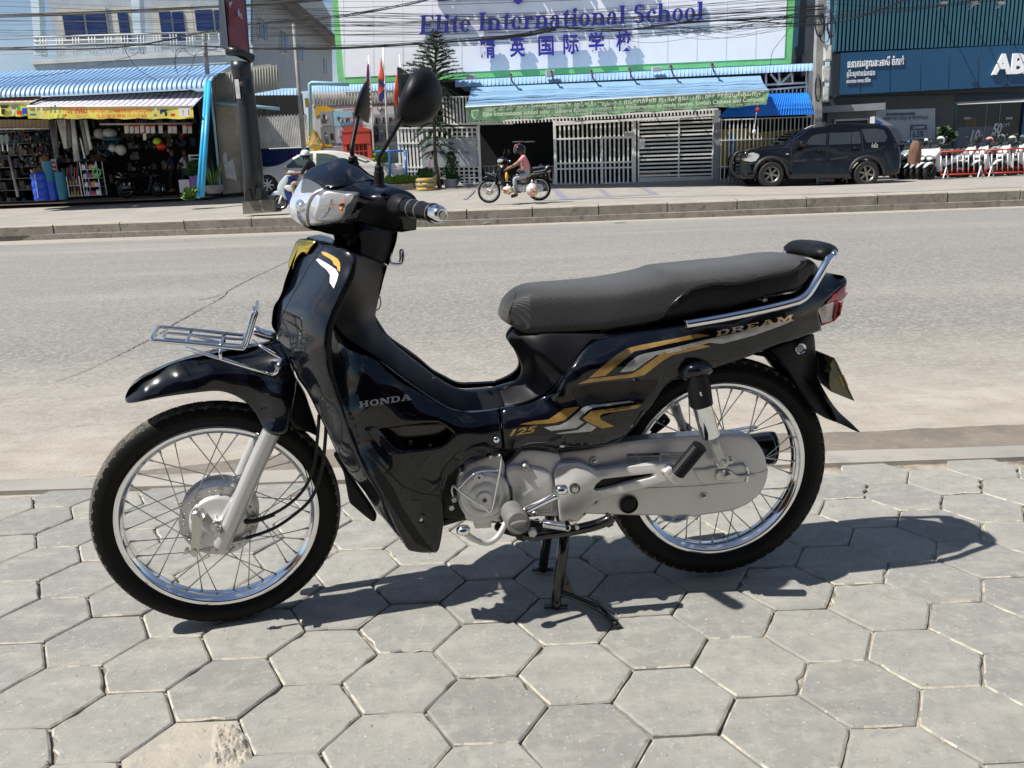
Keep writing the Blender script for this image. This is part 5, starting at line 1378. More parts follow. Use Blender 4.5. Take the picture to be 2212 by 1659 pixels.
for nm, col, ro, k in (
 ('house_wall', (.36,.40,.44),.8, {}),('house_side', (.33,.37,.41),.8, {}),('house_trim', (.55,.64,.68),.6, {}),('house_white', (.62,.63,.60),.6, {}),('cream', (.46,.44,.38),.6, {}),
 ('blue_glass', (.012,.030,.11),.15, dict(var=.4)),('dark_glass', (.012,.016,.022),.1, {}),('roof_tile', (.06,.058,.058),.8, dict(var=.3)),('soffit', (.20,.195,.19),.8, {}),
 ('pale_blue_metal', (.27,.43,.64),.45, dict(var=.2, scale=1.6)),('blue_sheet', (.20,.36,.58),.5, dict(var=.15)),('bright_blue', (.02,.20,.68),.4, {}),('sky_pipe', (.03,.36,.62),.4, {}),('pale_pipe', (.28,.50,.60),.5, {}),
 ('white_metal', (.78,.78,.76),.45, dict(var=.15, scale=4)),('dull_white', (.62,.62,.60),.6, dict(var=.25, scale=3)),('grey_metal', (.16,.165,.17),.5, dict(var=.25)),('rust_white', (.42,.41,.36),.6, dict(var=.35, scale=1.2, var2=(.46,.45,.40))),
 ('yellow_print', (.70,.64,.12),.5, {}),('tyre_yellow', (.44,.31,.09),.6, {}),('yellow', (.60,.36,.03),.4, {}),('red', (.42,.045,.028),.45, {}),('print_red', (.62,.03,.02),.5, {}),('red_dark', (.16,.012,.01),.4, {}),('flag_red', (.62,.10,.05),.7, {}),('navy', (.012,.025,.16),.5, {}),('deep_blue', (.016,.03,.15),.5, {}),
 ('sign_white', (.88,.89,.92),.6, dict(var=.03)),('sign_green', (.20,.60,.22),.55, {}),('banner_green', (.16,.32,.17),.6, dict(var=.12)),('awning_blue', (.20,.35,.52),.6, dict(var=.14, scale=1.1)),('letter_blue', (.022,.028,.30),.5, dict(var=.02)),
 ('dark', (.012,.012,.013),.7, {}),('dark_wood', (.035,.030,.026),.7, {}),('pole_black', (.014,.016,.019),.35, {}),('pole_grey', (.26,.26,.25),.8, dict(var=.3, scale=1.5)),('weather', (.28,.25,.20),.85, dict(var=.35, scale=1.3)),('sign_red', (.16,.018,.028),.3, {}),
 ('bank_blue', (.012,.070,.155),.35, dict(var=.05)),('bank_teal', (.040,.125,.175),.45, dict(var=.08)),('bank_dark', (.018,.026,.038),.5, {}),('bank_grey', (.050,.054,.062),.5, {}),('slate', (.075,.09,.11),.5, {}),('booth_grey', (.13,.14,.155),.6, {}),('slab_grey', (.26,.27,.29),.6, {}),('poster', (.34,.38,.42),.5, {}),('poster_dark', (.07,.09,.13),.5, {}),
 ('leaf', (.028,.075,.018),.6, dict(var=.5, scale=9)),('leaf_dark', (.018,.045,.016),.6, dict(var=.5, scale=9)),('leaf_light', (.10,.19,.03),.6, dict(var=.4, scale=9)),('bark', (.10,.075,.055),.9, dict(var=.3, scale=9)),('gold_paint', (.62,.40,.06),.4, dict(var=.2)),('terracotta', (.34,.12,.06),.8, {}),
 ('skin', (.30,.16,.10),.6, {}),('skin2', (.24,.12,.07),.6, {}),('pink_cloth', (.62,.26,.27),.85, dict(var=.08)),('grey_cloth', (.34,.35,.36),.85, dict(var=.12)),('black_cloth', (.012,.012,.014),.85, {}),('khaki', (.36,.30,.21),.85, {}),('navy_cloth', (.02,.03,.07),.85, {}),('white_cloth', (.62,.62,.62),.85, {}),('mask_blue', (.12,.48,.66),.8, {}),('brown_cloth', (.17,.095,.06),.9, {}),
 ('bag', (.55,.50,.48),.35, dict(var=.25, scale=12)),('straw', (.32,.22,.10),.9, dict(var=.3, scale=30)),('blue_plastic', (.015,.07,.50),.3, {}),('teal_plastic', (.02,.17,.27),.35, {}),('red_plastic', (.62,.04,.02),.35, {}),('green_plastic', (.05,.40,.08),.4, {}),('lime', (.45,.62,.03),.4, {}),('purple', (.20,.10,.34),.4, {}),('card', (.36,.27,.17),.8, {}),('paint_scoot', (.55,.62,.66),.25, {}),('white_gloss', (.66,.67,.69),.2, {}),('scoot_blue', (.03,.16,.50),.25, {}),('scoot_grey', (.20,.23,.23),.3, {}),
 ('white_wall', (.52,.52,.50),.8, dict(var=.12))):
 cmat(nm, col, ro, **k)
M['suv'] = mat('suv_black_paint', (.0025,.0025,.003),.2, coat=1., spec=.1)
M['sedan'] = mat('champagne_paint', (.62,.58,.52),.3,.15, coat=.8)
M['carglass'] = mat('car_glass', (.030,.036,.040),.08, coat=.5)
M['sedanglass'] = mat('sedan_glass', (.05,.075,.065),.08, coat=.3)
M['lampglass'] = mat('lamp_glass', (.62,.62,.56),.12,.6, coat=1)
M['trim'] = mat('dull_trim', (.02,.021,.023),.5)
M['wheelm'] = mat('bronze_wheel', (.30,.28,.25),.3,.8)
M['alloy'] = mat('alloy_wheel', (.52,.53,.54),.3,.9)

# kerb, pavement
kb = bpy.data.objects.new('kerb', None); COL.objects.link(kb); kb['kind'] = 'structure'
def kpt(x, off, z): return (x + .062 * off * 0, kerb_y(x) + off, z)
jx = [-30.0]
for q in (97,250,395,545,700,855,1010,1150,1291,1436,1583,1729,1876,2020,2170):
 jx.append((CAM + ray(q, 525 - q * .037) * (-CAMH / ray(q, 525 - q * .037).z)).x)
jx = [-40,-36] + [-32 + 1.7 * i for i in range(int((jx[1] + 31) / 1.7))] + jx[1:]
while jx[-1] < 30: jx.append(jx[-1] + 1.6)
for i in range(len(jx) - 1):
 a, b = jx[i] + .012, jx[i + 1] - .012
 dz = rnd.uniform(-.008,.008); dy = rnd.uniform(-.012,.012)
 V = []
 for x in (a, b):
  for off, z in ((.0,.13),(.0,.335),(.018,.365),(.24,.375),(.24,.13)):
   V.append(kpt(x, off + dy, z + dz))
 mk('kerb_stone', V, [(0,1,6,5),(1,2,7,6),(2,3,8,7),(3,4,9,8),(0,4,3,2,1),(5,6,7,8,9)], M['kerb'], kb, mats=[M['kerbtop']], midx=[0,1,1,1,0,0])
V = []; F = []
xs = np.linspace(-40,30,180)
for x in xs:
 j = rnd.uniform(-.012,.012)
 V += [kpt(x, -.035 + j, -.02), kpt(x, -.03 + j, .135), kpt(x, .01,.15)]
mk('kerb_foot', V, grid_faces(len(xs),3), M['kerb'], None, kind='structure')
sand_v = []
for x in np.linspace(-40,30,300):
 sand_v += [kpt(x, -.34 - .10 * math.sin(x * 1.7) - .06 * rnd.random(),-.009), kpt(x, -.02,.012)]
mk('gutter_sand', sand_v, grid_faces(300,2), M['fill'], None, kind='structure')
V = []; nx, nd = 80,40
for i in range(nx):
 x = -42 + 74 * i / (nx - 1)
 for j in range(nd):
  o = .22 + (j / (nd - 1)) ** 1.3 * 45
  y = kerb_y(x) + o
  q = ST.loc(Vector((x, y, 0)))
  V.append((x, y, gz(max(o - .1,0), q[0]) - .012))
mk('far_pavement', V, grid_faces(nx, nd), M['concrete'], None, smooth=True, kind='structure')
crack('far_pavement_joint', [], .0) if False else None
for pts, wd in (([(0,457),(300,452),(470,447)], .05),([(1150,433),(1500,421),(1900,410),(2212,398)], .05)):
 P = []
 for p in pts:
  d = ray(*p); z = .44
  P.append(CAM + d * ((z - CAMH) / d.z))
 Q = spline([tuple(p) for p in P], 20); V = []
 for q in Q:
  l = ST.loc(Vector(q)); zz = gz(max(l[1], 0), l[0]) - .004
  V += [ST.w(l[0], l[1] + rnd.uniform(-.03,.03), zz), ST.w(l[0], l[1] + wd * 2, zz)]
 mk('pavement_joint', V, grid_faces(len(Q),2), M['kerb'], None, kind='structure')
def gpoint(px, py, lift=0.):
 d = ray(px, py); a, b = 17.,40.
 for _ in range(40):
  m_ = (a + b) / 2; P = CAM + d * m_; l = ST.loc(P)
  if P.z > gz(max(l[1], 0), l[0]) + lift: a = m_
  else: b = m_
 return P
def gquad(name, c, pts, m, lift=.004):
 V = []
 for p in pts:
  V.append(gpoint(*cq(c, *p), lift - .012))
 mk(name, V, [tuple(range(len(V)))], m, None, kind='structure')
M['worn_blue'] = mat('worn_blue_paint', (.22,.22,.265),.85, var=.25, scale=6)
for pts in ([(655,1030),(690,1030),(745,1078),(705,1082)], [(905,1030),(930,1028),(985,1065),(950,1068)], [(1130,1018),(1150,1016),(1225,1050),(1195,1054)], [(170,1085),(190,1085),(240,1035),(225,1035)], [(700,1080),(1230,1052),(1240,1058),(705,1088)]):
 gquad('parking_line', 'c', pts, M['worn_blue'])

# two storey house behind the shops
HD = 12.0
hs = TH('apartment_house', -13, HD + 2, 'pale grey-blue two-storey house with a white balcony behind the shops', 'house')
RB('wall', 'a', 350,-400,1655,470, HD + 1.9,.25, M['house_wall'], hs)
t_l = K('a', 215,100, HD)[0]; xr_ = ST.w(K('a', 1650,100, HD + 1.9)[0], HD + 1.9,0)
for x0, x1 in ((215,300),(945,1030)):
 FP('column', 'a', [(x0,-60),(x1 - 22,-60),(x1,405),(x0 + 38,405)], HD, M['house_trim'], hs, th=.35)
sbox('balcony_slab', K('a', 248,440, HD)[0], K('a', 1650,440, HD)[0], HD - .1, HD + 2, K('a', 900,500, HD)[1], K('a', 900,405, HD)[1], M['house_trim'], hs)
sbox('slab_edge', K('a', 240,420, HD)[0], K('a', 1650,420, HD)[0], HD - .16, HD - .10, K('a', 900,440, HD)[1], K('a', 900,408, HD)[1], M['house_white'], hs)
bal = []
rl = lambda x: 268 - (x - 240) * .026
for k in range(5):
 dy = (0,32,62,92,125)[k]
 TB('balcony_rail', 'a', [(245, rl(245) + dy),(1650, rl(1650) + dy)], .03 if k == 0 else .018, M['house_white'], hs, d=HD - .02)
x = 290
while x < 1640:
 for dx in (0,22,44) if int(x) % 2 == 0 else (0,22):
  TB('baluster', 'a', [(x + dx, rl(x)),(x + dx + 14, rl(x) + 150)], .022, M['house_white'], hs, d=HD - .02, n=6)
 x += 118
for (x0, y0, x1, y1, pn) in ((425,55,782,292, [(463,100,612,278),(628,100,772,272)]),(820,50,990,300, [(865,92,938,300)]),(1108,40,1405,300, [(1165,82,1245,300),(1258,82,1338,300)]),(1405,55,1650,250, [(1420,70,1545,225),(1560,70,1640,225)])):
 w_ = RB('window', 'a', x0, y0, x1, y1, HD + 1.83,.05, M['cream'], hs)
 for (a, b, c_, d_) in pn:
  RB('pane', 'a', a, b, c_, d_, HD + 1.79,.03, M['blue_glass'], w_)
  for kk in range(1,5): RB('glazing_bar', 'a', a, b + (d_ - b) * kk / 5 - 1, c_, b + (d_ - b) * kk / 5 + 1.5, HD + 1.775,.012, M['navy'], w_)
XW = xr_.x; Y0 = xr_.y
def ypx(px, py=0): # depth where the plane x = XW meets the picture column
 d = ray(px, py); return CAM + d * (XW / d.x)
def wing(name, pts, m, dx=0., parent=hs):
 V = []
 for (px, py) in pts:
  p = ypx(*cq('b', px, py)); V.append((p.x + dx, p.y, p.z))
 n = len(V); V2 = [(x - .08 * 1.0, y, z) for x, y, z in V]
 F = [tuple(range(n)), tuple(range(n, 2 * n))[::-1]] + [(i, i + n, (i + 1) % n + n, (i + 1) % n) for i in range(n)]
 return mk(name, V + V2, F, m, parent)
wing('side_wall', [(-10,-900),(560,120),(572,640),(-10,700)], M['house_side'])
for q in ([(18,105),(98,165),(105,310),(30,290)], [(178,205),(246,250),(252,405),(190,388)], [(312,310),(366,345),(372,468),(318,440)], [(500,408),(536,432),(541,556),(505,540)]):
 w_ = wing('window', q, M['cream'], dx=.03)
 cx = sum(p[0] for p in q) / 4; cy = sum(p[1] for p in q) / 4
 for s0, s1 in ((.10,.48),(.54,.92)):
  def lp(u, v):
   a = [q[0][i] + (q[1][i] - q[0][i]) * u for i in (0,1)]; b = [q[3][i] + (q[2][i] - q[3][i]) * u for i in (0,1)]
   return (a[0] + (b[0] - a[0]) * v, a[1] + (b[1] - a[1]) * v)
  wing('pane', [lp(s0,.05), lp(s1,.05), lp(s1,.93), lp(s0,.93)], M['blue_glass'], dx=.05, parent=w_)
e0 = ypx(*cq('b', -20,-420)); e1 = ypx(*cq('b', 575,385))
zs = e1.z + .25
V = []
for y in (Y0 - .5, e1.y + .8):
 V += [(XW - .2, y, zs + .25),(XW + 1.1, y, zs - .25),(XW + 1.15, y, zs - .05),(XW - 3.0, y, zs + 2.1)]
mk('roof', V, [(0,1,5,4),(1,2,6,5),(2,3,7,6),(0,3,2,1),(4,5,6,7),(3,0,4,7)], M['roof_tile'], hs, mats=[M['soffit']], midx=[1,0,0,0,0,0])

# left shops
sh = TH('hardware_shop', -10,8, 'open-fronted hardware shop under a pale blue curved metal canopy', 'shop')
SD = 8.0
tL = K('a', -500,1000, SD)[0]; tR = K('a', 1545,1000, SD)[0]
zT = K('a', 700,690,6.4)[1]; z0 = gz(8,-9) - .01
sbox('back_wall', tL, tR, SD + 5, SD + 5.2, z0, zT, M['dark'], sh)  # near-black walls hold the unlit shop interior in their colour
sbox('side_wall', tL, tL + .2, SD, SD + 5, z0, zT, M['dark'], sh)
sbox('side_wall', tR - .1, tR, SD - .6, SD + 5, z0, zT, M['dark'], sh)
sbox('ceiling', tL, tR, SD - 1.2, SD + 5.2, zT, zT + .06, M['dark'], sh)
M['shop_floor'] = mat('shop_floor', (.16,.10,.085),.6, var=.2, scale=3)
sbox('floor', tL, tR, SD - .6, SD + 5, z0 - .02, z0 + .012, M['shop_floor'], sh)
mbr = MB()
n = 80
def canopy_prof():
 p0 = K('a', 700,572,6.0)[1]; p1 = K('a', 700,676,6.0)[1]
 o = []
 for i in range(8):
  t = i / 7; o.append((6.0 + .55 * (1 - math.sin(t * PI / 2 * .98)), p0 + (p1 - p0) * (1 - math.cos(t * PI / 2)) ** .8))
 return o
cp = canopy_prof()
ta, tb = K('a', -400,620,6.0)[0], K('a', 1530,620,6.0)[0]
V = []
for i, (d, z) in enumerate(cp):
 V += [ST.w(ta, d, z), ST.w(tb, d, z)]
mk('canopy_sheet', V, grid_faces(len(cp),2), M['pale_blue_metal'], sh, smooth=True)
nr = int((tb - ta) / .148)
for k in range(nr + 1):
 t = ta + (tb - ta) * k / nr
 P = [ST.w(t, d - .012, z + .006) for d, z in cp]
 V, F = tube(P, .021,4); mk('canopy_rib', V, F, M['pale_blue_metal'], sh)
V = [ST.w(ta, 6.5, cp[0][1] + .01), ST.w(tb, 6.5, cp[0][1] + .01), ST.w(K('a', 1690,470,11.0)[0], 11.0, K('a', 1690,468,11.0)[1]), ST.w(ta - 2,11.0, K('a', 200,510,11.0)[1])]
mk('shop_roof', V, [(0,1,2,3)], M['blue_sheet'], sh)
for k in range(46):
 f_ = k / 45; a = V[0].lerp(V[1], f_); b = V[3].lerp(V[2], f_)
 P, F = tube([a, b], .014,4); mk('roof_rib', P, F, M['blue_sheet'], sh)
FP('gable_sheet', 'a', [(1532,545),(1690,512),(1700,500),(1960,463),(1975,480),(2020,510),(2030,645),(1700,700),(1690,760),(1545,770)], 8.3, M['rust_white'], sh)
for k in range(24):
 x = 1545 + 20 * k
 TB('sheet_rib', 'a', [(x, 545 - k * 3.2),(x + 10,740 - k * 4)], .018, M['rust_white'], sh, d=8.28, n=4)
FP('pillar', 'a', [(1560,750),(1700,740),(1722,1080),(1745,1395),(1618,1410),(1590,1100)], 7.9, M['weather'], sh, th=.5)
M['flake'] = mat('flaking_paint', (.50,.49,.47),.8, var=.2, scale=6)
FP('flaked_patch', 'a', [(1612,1130),(1640,1100),(1650,1180),(1690,1150),(1712,1260),(1720,1310),(1640,1290)], 7.885, M['flake'], sh, th=.01)
TB('drain_pipe', 'a', [(1525,650),(1555,900),(1600,1370)], .04, M['pale_pipe'], sh, d=7.7)
TB('roof_beam', 'a', [(1560,745),(2028,790)], .05, M['pale_pipe'], sh, d=7.85)
def stripe_mat(name, c1, c2, scale=1.):
 m, t, b = new_mat(name)
 b.inputs['Roughness'].default_value = .8
 at = t.nodes.new('ShaderNodeAttribute'); at.attribute_name = 'stripe'
 mm = t.nodes.new('ShaderNodeMixRGB'); mm.inputs[1].default_value = (*c1,1); mm.inputs[2].default_value = (*c2,1)
 t.links.new(at.outputs['Fac'], mm.inputs[0]); t.links.new(mm.outputs[0], b.inputs['Base Color'])
 return m
M['st1'] = stripe_mat('striped_canvas', (.62,.56,.44),(.25,.24,.42)); M['st2'] = stripe_mat('orange_striped_canvas', (.62,.50,.34),(.60,.20,.08))
def awning(name, label, c, top, bot, dt, db, banner, m, ns, mb_, label2=None):
 aw = THc(name, c, *top[0], dt, label, 'awning', None)
 T0, T1 = [ST.at(*cq(c, *p), dt) for p in top]; B0, B1 = [ST.at(*cq(c, *p), db) for p in bot]
 V = []; F = []; at = []
 N = ns * 2
 for i in range(N):
  u0, u1 = i / N, (i + 1) / N
  b = len(V)
  for v in range(5):
   f_ = v / 4; sag = .05 * math.sin(PI * f_)
   for u in (u0, u1):
    p = T0.lerp(T1, u).lerp(B0.lerp(B1, u), f_); V.append((p.x, p.y, p.z - sag)); at.append(float(i % 2))
  for v in range(4): F.append((b + 2 * v, b + 2 * v + 1, b + 2 * v + 3, b + 2 * v + 2))
 o = mk('canvas', V, F, m, aw)
 a = o.data.attributes.new('stripe', 'FLOAT', 'POINT')
 a.data.foreach_set('value', at)
 P, F = tube([B0, B1], .025,8); mk('front_bar', P, F, M['white_metal'], aw, smooth=True)
 for (q0, q1) in ((T0, B0),(T1, B1)):
  P, F = tube([q0 + Vector((0,0,-.05)), q1], .018,6); mk('awning_arm', P, F, M['white_metal'], aw)
 n = 24; V = []
 C0, C1 = [ST.at(*cq(c, *p), db) for p in banner]
 for i in range(n + 1):
  u = i / n; wv = .02 * math.sin(u * 25) + .012 * math.sin(u * 61)
  p = B0.lerp(B1, u); q = C0.lerp(C1, u)
  V += [p + Vector((0,.01,-.02)),(p + q) / 2 + Vector((0, wv * .5,0)), q + Vector((0, wv, .015 * math.sin(u * 40)))]
 mk('banner', V, grid_faces(n + 1,3), mb_, aw, smooth=True)
 return aw
AWD = 5.3
aw = awning('striped_awning', 'white and blue striped awning with a yellow banner over the hardware shop', 'a', [(370,700),(1490,662)], [(198,772),(1398,772)], 6.5, AWD, [(204,862),(1408,862)], M['st1'], 26, M['yellow_print'])
dB = AWD - .07
ftext('ត្រា កយ', 'a', (455,828),(632,822),.27, dB, M['print_red'], aw, bold=.02)
ftext('មានលក់គ្រឿងសំណង់ និងអគ្គិសនីគ្រប់ប្រភេទ', 'a', (655,818),(1100,814),.16, dB, M['print_red'], aw, bold=.02)
ftext('ផ្លូវលោមចៅ', 'a', (555,855),(642,853),.11, dB, M['print_red'], aw)
ftext('TEL: 012 588 129 / 089 441 119 / 012 33 44 92', 'a', (700,856),(1068,852),.13, dB, M['print_red'], aw, bold=.02)
for i, (x, y, w_, h_, m_) in enumerate(((235,795,26,10, 'greyrubber'),(262,790,10,30, 'white'),(300,800,14,36, 'white'),(240,832,50,14, 'teal_plastic'),(300,840,30,18, 'dull_white'),(330,800,8,46, 'card'),(370,795,12,50, 'grey_metal'),(400,790,14,60, 'grey_metal'),(435,800,10,46, 'grey_metal'),(1130,800,18,24, 'dull_white'),(1128,838,26,16, 'grey_metal'),(1190,805,44,22, 'dark'),(1205,830,20,28, 'dark'),(1170,812,22,30, 'navy'),(1255,835,36,20, 'red_plastic'),(1340,815,90,60, 'white'),(1330,820,10,40, 'print_red'),(1370,815,8,44, 'print_red'))):
 FP('printed_picture', 'a', [(x - w_ / 2, y - h_ / 2),(x + w_ / 2, y - h_ / 2),(x + w_ * .35, y + h_ / 2),(x - w_ * .4, y + h_ / 2)], dB - .004, M[m_], aw, th=.003)
aw2 = awning('striped_awning', 'orange striped awning with a yellow banner at the left edge of the street', 'a', [(-200,715),(300,698)], [(-400,745),(215,745)], 6.5, AWD + .1, [(-400,848),(202,845)], M['st2'], 12, M['yellow_print'])
for i, (x, y, w_, h_, m_) in enumerate(((30,775,60,22, 'dark'),(20,810,24,40, 'dark'),(100,778,36,30, 'grey_metal'),(135,790,26,30, 'green_plastic'),(180,805,40,44, 'blue_plastic'),(140,818,44,26, 'red_plastic'),(95,815,16,44, 'white'))):
 FP('printed_picture', 'a', [(x - w_ / 2, y - h_ / 2),(x + w_ / 2, y - h_ / 2),(x + w_ * .4, y + h_ / 2),(x - w_ * .4, y + h_ / 2)], AWD + .06, M[m_], aw2, th=.003)
for i, (pts, lb) in enumerate((([(1502,600),(1440,1435)], 'left one of two long sky-blue pipes leaning against the shop canopy'),([(1522,590),(1468,1425)], 'right one of two long sky-blue pipes leaning against the shop canopy'))):
 o = TB('leaning_pipe', 'a', [(*pts[0], 5.9),(*pts[1], 4.5)], .062, M['sky_pipe'], None, n=12)
 tagp(o, lb, 'pipe', 'blue pipes leaning on the canopy')

def label_it(o, l, c, g=None): return tagp(o, l, c, g)
def prism(name, c, x0, y0, x1, y1, d, th, m, parent=None, **k): return RB(name, c, x0, y0, x1, y1, d, th, M[m], parent, **k)
gl = random.Random(5)
ORD = 'first second third fourth fifth sixth seventh eighth ninth tenth eleventh twelfth'.split()
grp = 'metal sheets and ladders leaning between the two shops'
for i, (q, m_) in enumerate((([(282,50),(325,50),(340,250),(322,300)], 'grey_metal'),([(330,45),(378,45),(392,210),(372,215)], 'dull_white'),([(385,45),(405,45),(418,200),(400,210)], 'grey_metal'),([(410,45),(432,45),(462,285),(430,290)], 'dull_white'),([(462,45),(480,45),(520,240),(500,255)], 'pole_grey'),([(485,45),(502,45),(535,215),(520,225)], 'dull_white'),([(462,150),(470,160),(496,272),(488,272)], 'white'))):
 o = FP('leaning_sheet', 'h', q, 7.5, M[m_], None, th=.03)
 tagp(o, ('dull grey corrugated sheet at the left end of the stack between the shops', 'ladder-like slatted pale sheet left of the middle of the leaning stack', 'narrow grey strip leaning between pale sheets', 'wide pale sheet in the middle of the leaning stack', 'grey plank leaning towards the right shop', 'pale plank at the right end of the leaning stack', 'bright white strip standing out of the leaning stack')[i], 'metal sheet', grp)
 if m_ != 'white':
  for kk in range(4):
   f0 = (kk + .5) / 4.5
   a = (q[0][0] + (q[1][0] - q[0][0]) * f0, q[0][1]); b = (q[3][0] + (q[2][0] - q[3][0]) * f0, q[2][1])
   r_ = TB('corrugation', 'h', [a, b], .02, M[m_], o, d=7.49, n=4)
def lathe_at(name, c, x, y, d, prof, m, parent=None, n=20):
 p = ST.at(*cq(c, x, y), d); V, F = lathe(prof, p, (0,0,1), n); return mk(name, V, F, m, parent, smooth=False)
def stack(c, x, y, d, r, n, dz, m, label, cat, taper=.8):
 t = THc('bucket_stack', c, x, y, d, label, cat)
 p = ST.at(*cq(c, x, y), d)
 for k in range(n):
  pr = [(0,0),(r * taper, 0),(r, .30),(r * 1.05,.30),(r * 1.05,.325),(r * .95,.325),(r * .78,.02)] if k == n - 1 or True else None
  V, F = lathe([(a, b + dz * k) for a, b in pr], p, (0,0,1),20)
  mk('bucket', V, F, M[m] if isinstance(m, str) else M[m[k]], t)
 return t
stack('h', 314,512,6.9,.17,11,.085, ['blue_plastic'] * 4 + ['teal_plastic'] * 6 + ['teal_plastic'], 'tall stack of blue and teal buckets beside the blue barrel', 'buckets')
stack('h', 371,510,6.9,.16,7,.085, 'teal_plastic', 'shorter stack of teal buckets right of the tall stack', 'buckets')
stack('h', 306,405,6.95,.16,5,.07, ['red_plastic', 'white', 'red_plastic', 'white', 'red_plastic'], 'red and white basins stacked on top of the bucket stack', 'basins')
bt = THc('drum', 'h', 252,515,6.8, 'tall ribbed bright blue plastic drum in front of the shop', 'drum')
p = ST.at(*cq('h', 252,515),6.8)
V, F = lathe([(0,0),(.22,0),(.25,.04),(.25,.10),(.22,.13),(.25,.17),(.25,.34),(.22,.37),(.25,.41),(.25,.58),(.22,.61),(.25,.65),(.25,.78),(.20,.84),(0,.86)], p, (0,0,1),24)
mk('drum_body', V, F, M['blue_plastic'], bt, smooth=True)
V, F = tube([p + Vector((0,-.26,.1)), p + Vector((.02,-.27,.8))], .012,6); mk('drum_strap', V, F, M['dull_white'], bt)
def broom(c, x, y, d, w_, label, lean=0):
 b = THc('broom_bundle', c, x, y, d, label, 'brooms'); mb = MB()
 for i in range(60):
  u = (i / 59 - .5); r1 = gl.uniform(.8,1)
  a = ST.at(*cq(c, x + u * 20, y), d + gl.uniform(-.05,.05)); e_ = ST.at(*cq(c, x + u * w_ + lean, y - 75 * r1 * (1 - abs(u) * .4)), d + gl.uniform(-.1,.1))
  mb.tube([a, e_], .009,3)
 mb.build('bristles', M['straw'], b, kind='stuff')
 return b
broom('h', 230,395,6.9,110, 'fan of straw broom heads spread above the blue drum')
broom('h', 255,325,7.1,50, 'upright straw broom bundle behind the fan of brooms')
def rack(c, x0, y0, x1, y1, d, rows, label, cols, per=9):
 t = THc('display_rack', c, (x0 + x1) / 2, y1, d, label, 'rack')
 a0, a1, zb, zt = rect(c, x0, y0, x1, y1, d)
 for tt in (a0, a1):
  for dd in (d, d + .35): V, F = tube([ST.w(tt, dd, zb), ST.w(tt, dd, zt)], .014,6); mk('rack_post', V, F, M['dull_white'], t)
 for k in range(rows):
  z = zb + (zt - zb) * (k + .12) / rows
  sbox('shelf', a0, a1, d, d + .35, z - .012, z, M['dull_white'], t)
  for j in range(per):
   tx = a0 + (a1 - a0) * (j + .5) / per
   m_ = M[cols[(k * 3 + j // 2) % len(cols)]]
   hh = gl.uniform(.13,.2) * (zt - zb) / rows / .28
   g_ = thing('bottle', tuple(ST.w(tx, d + .08, z)), ORD[j] + ' bottle from the left on the ' + ORD[rows - 1 - k] + ' shelf from the top of the ' + ('bottle rack' if rows > 2 else 'low rack'), 'bottle', 'bottles on the shop racks')
   V, F = lathe([(0,0),(.028,0),(.028, hh * .7),(.013, hh * .82),(.013, hh),(0, hh)], ST.w(tx, d + .08, z),(0,0,1),8); mk('bottle_body', V, F, m_, g_)
 return t
rack('h', 478,290,572,490,6.9,4, 'white wheeled rack of sprays and bottles with a hose coil, beside the parked motorcycle', ['paint_scoot', 'purple', 'red_plastic', 'white', 'purple', 'yellow'])
rack('h', 395,375,468,495,6.9,2, 'low white rack with wooden handles behind it', ['card', 'straw'], 4)
o = TB('hose_coil', 'h', [(562,328),(580,340),(584,356),(572,376),(552,378),(541,360),(545,338),(562,328)], .03, M['green_plastic'], None, d=6.85, sm=4)
tagp(o, 'pale green hose coil hanging on the bottle rack', 'hose')
for i in range(9):
 x = 375 + i * 11 + gl.uniform(-3,3)
 o = TB('tool_handle', 'h', [(x, 500 - gl.uniform(0,8)),(x + gl.uniform(-14,8),300 + gl.uniform(-10,40))], .016, M[('straw', 'card', 'red_plastic', 'blue_plastic')[i % 4]], None, d=7.25, n=5)
 tagp(o, ORD[i] + ' long tool handle from the left in the cluster between buckets and racks', 'tool handle', 'tool handles by the racks')
o = FP('sign_board', 'h', [(292,275),(320,275),(335,345),(345,420),(310,425),(300,340)], 7.2, M['white'], None, th=.03); tagp(o, 'white upright carton with a blue name leaning by the brooms', 'carton')
for i in range(12):
 x = (722,752,782,813,845,875,920,975,1002,1060,1090,830)[i]; w_ = 24 if i != 11 else 18; y = 78 if i != 11 else 118
 g_ = FP('hanging_packet', 'h', [(x, y),(x + w_, y - 1),(x + w_ + 2, y + 46),(x + 3, y + 48)], 7.7, M['dull_white'], None, th=.02)
 tagp(g_, 'white hanging packet under the shop banner, ' + ORD[i] + ' from the left' if i < 11 else 'small white packet hanging below the row of packets', 'packet', 'packets hanging under the banner')
 FP('packet_header', 'h', [(x, y),(x + w_, y - 1),(x + w_, y + 8),(x, y + 9)], 7.68, M['print_red' if i % 3 else 'orange'], g_, th=.01)
def blob(name, c, x, y, w_, h_, d, dep, m, parent=None, lab=None, cat=None, grp=None, seed=0, jag=.12):
 q = random.Random(seed + int(x)); ctr = ST.at(*cq(c, x, y), d); sx = (ST.at(*cq(c, x + w_ / 2, y), d) - ctr).length; sz = (ST.at(*cq(c, x, y + h_ / 2), d) - ctr).length
 V = []; nu, nv = 8,12
 for i in range(nu + 1):
  ph = PI * i / nu
  for j in range(nv):
   th = 2 * PI * j / nv; r_ = 1 + q.uniform(-jag, jag)
   V.append(ctr + ST.x * (sx * math.sin(ph) * math.cos(th) * r_) + ST.y * (dep * math.sin(ph) * math.sin(th) * r_) + Vector((0,0, sz * math.cos(ph) * r_)))
 o = mk(name, V, grid_faces(nu + 1, nv, False, True), M[m], parent, smooth=True)
 if lab: tagp(o, lab, cat, grp)
 return o
blob('foam_tub', 'h', 585,128,60,62,8.6,.3, 'dull_white', None, 'left one of two pale covered tubs on the dark shelf', 'tub', jag=.04)
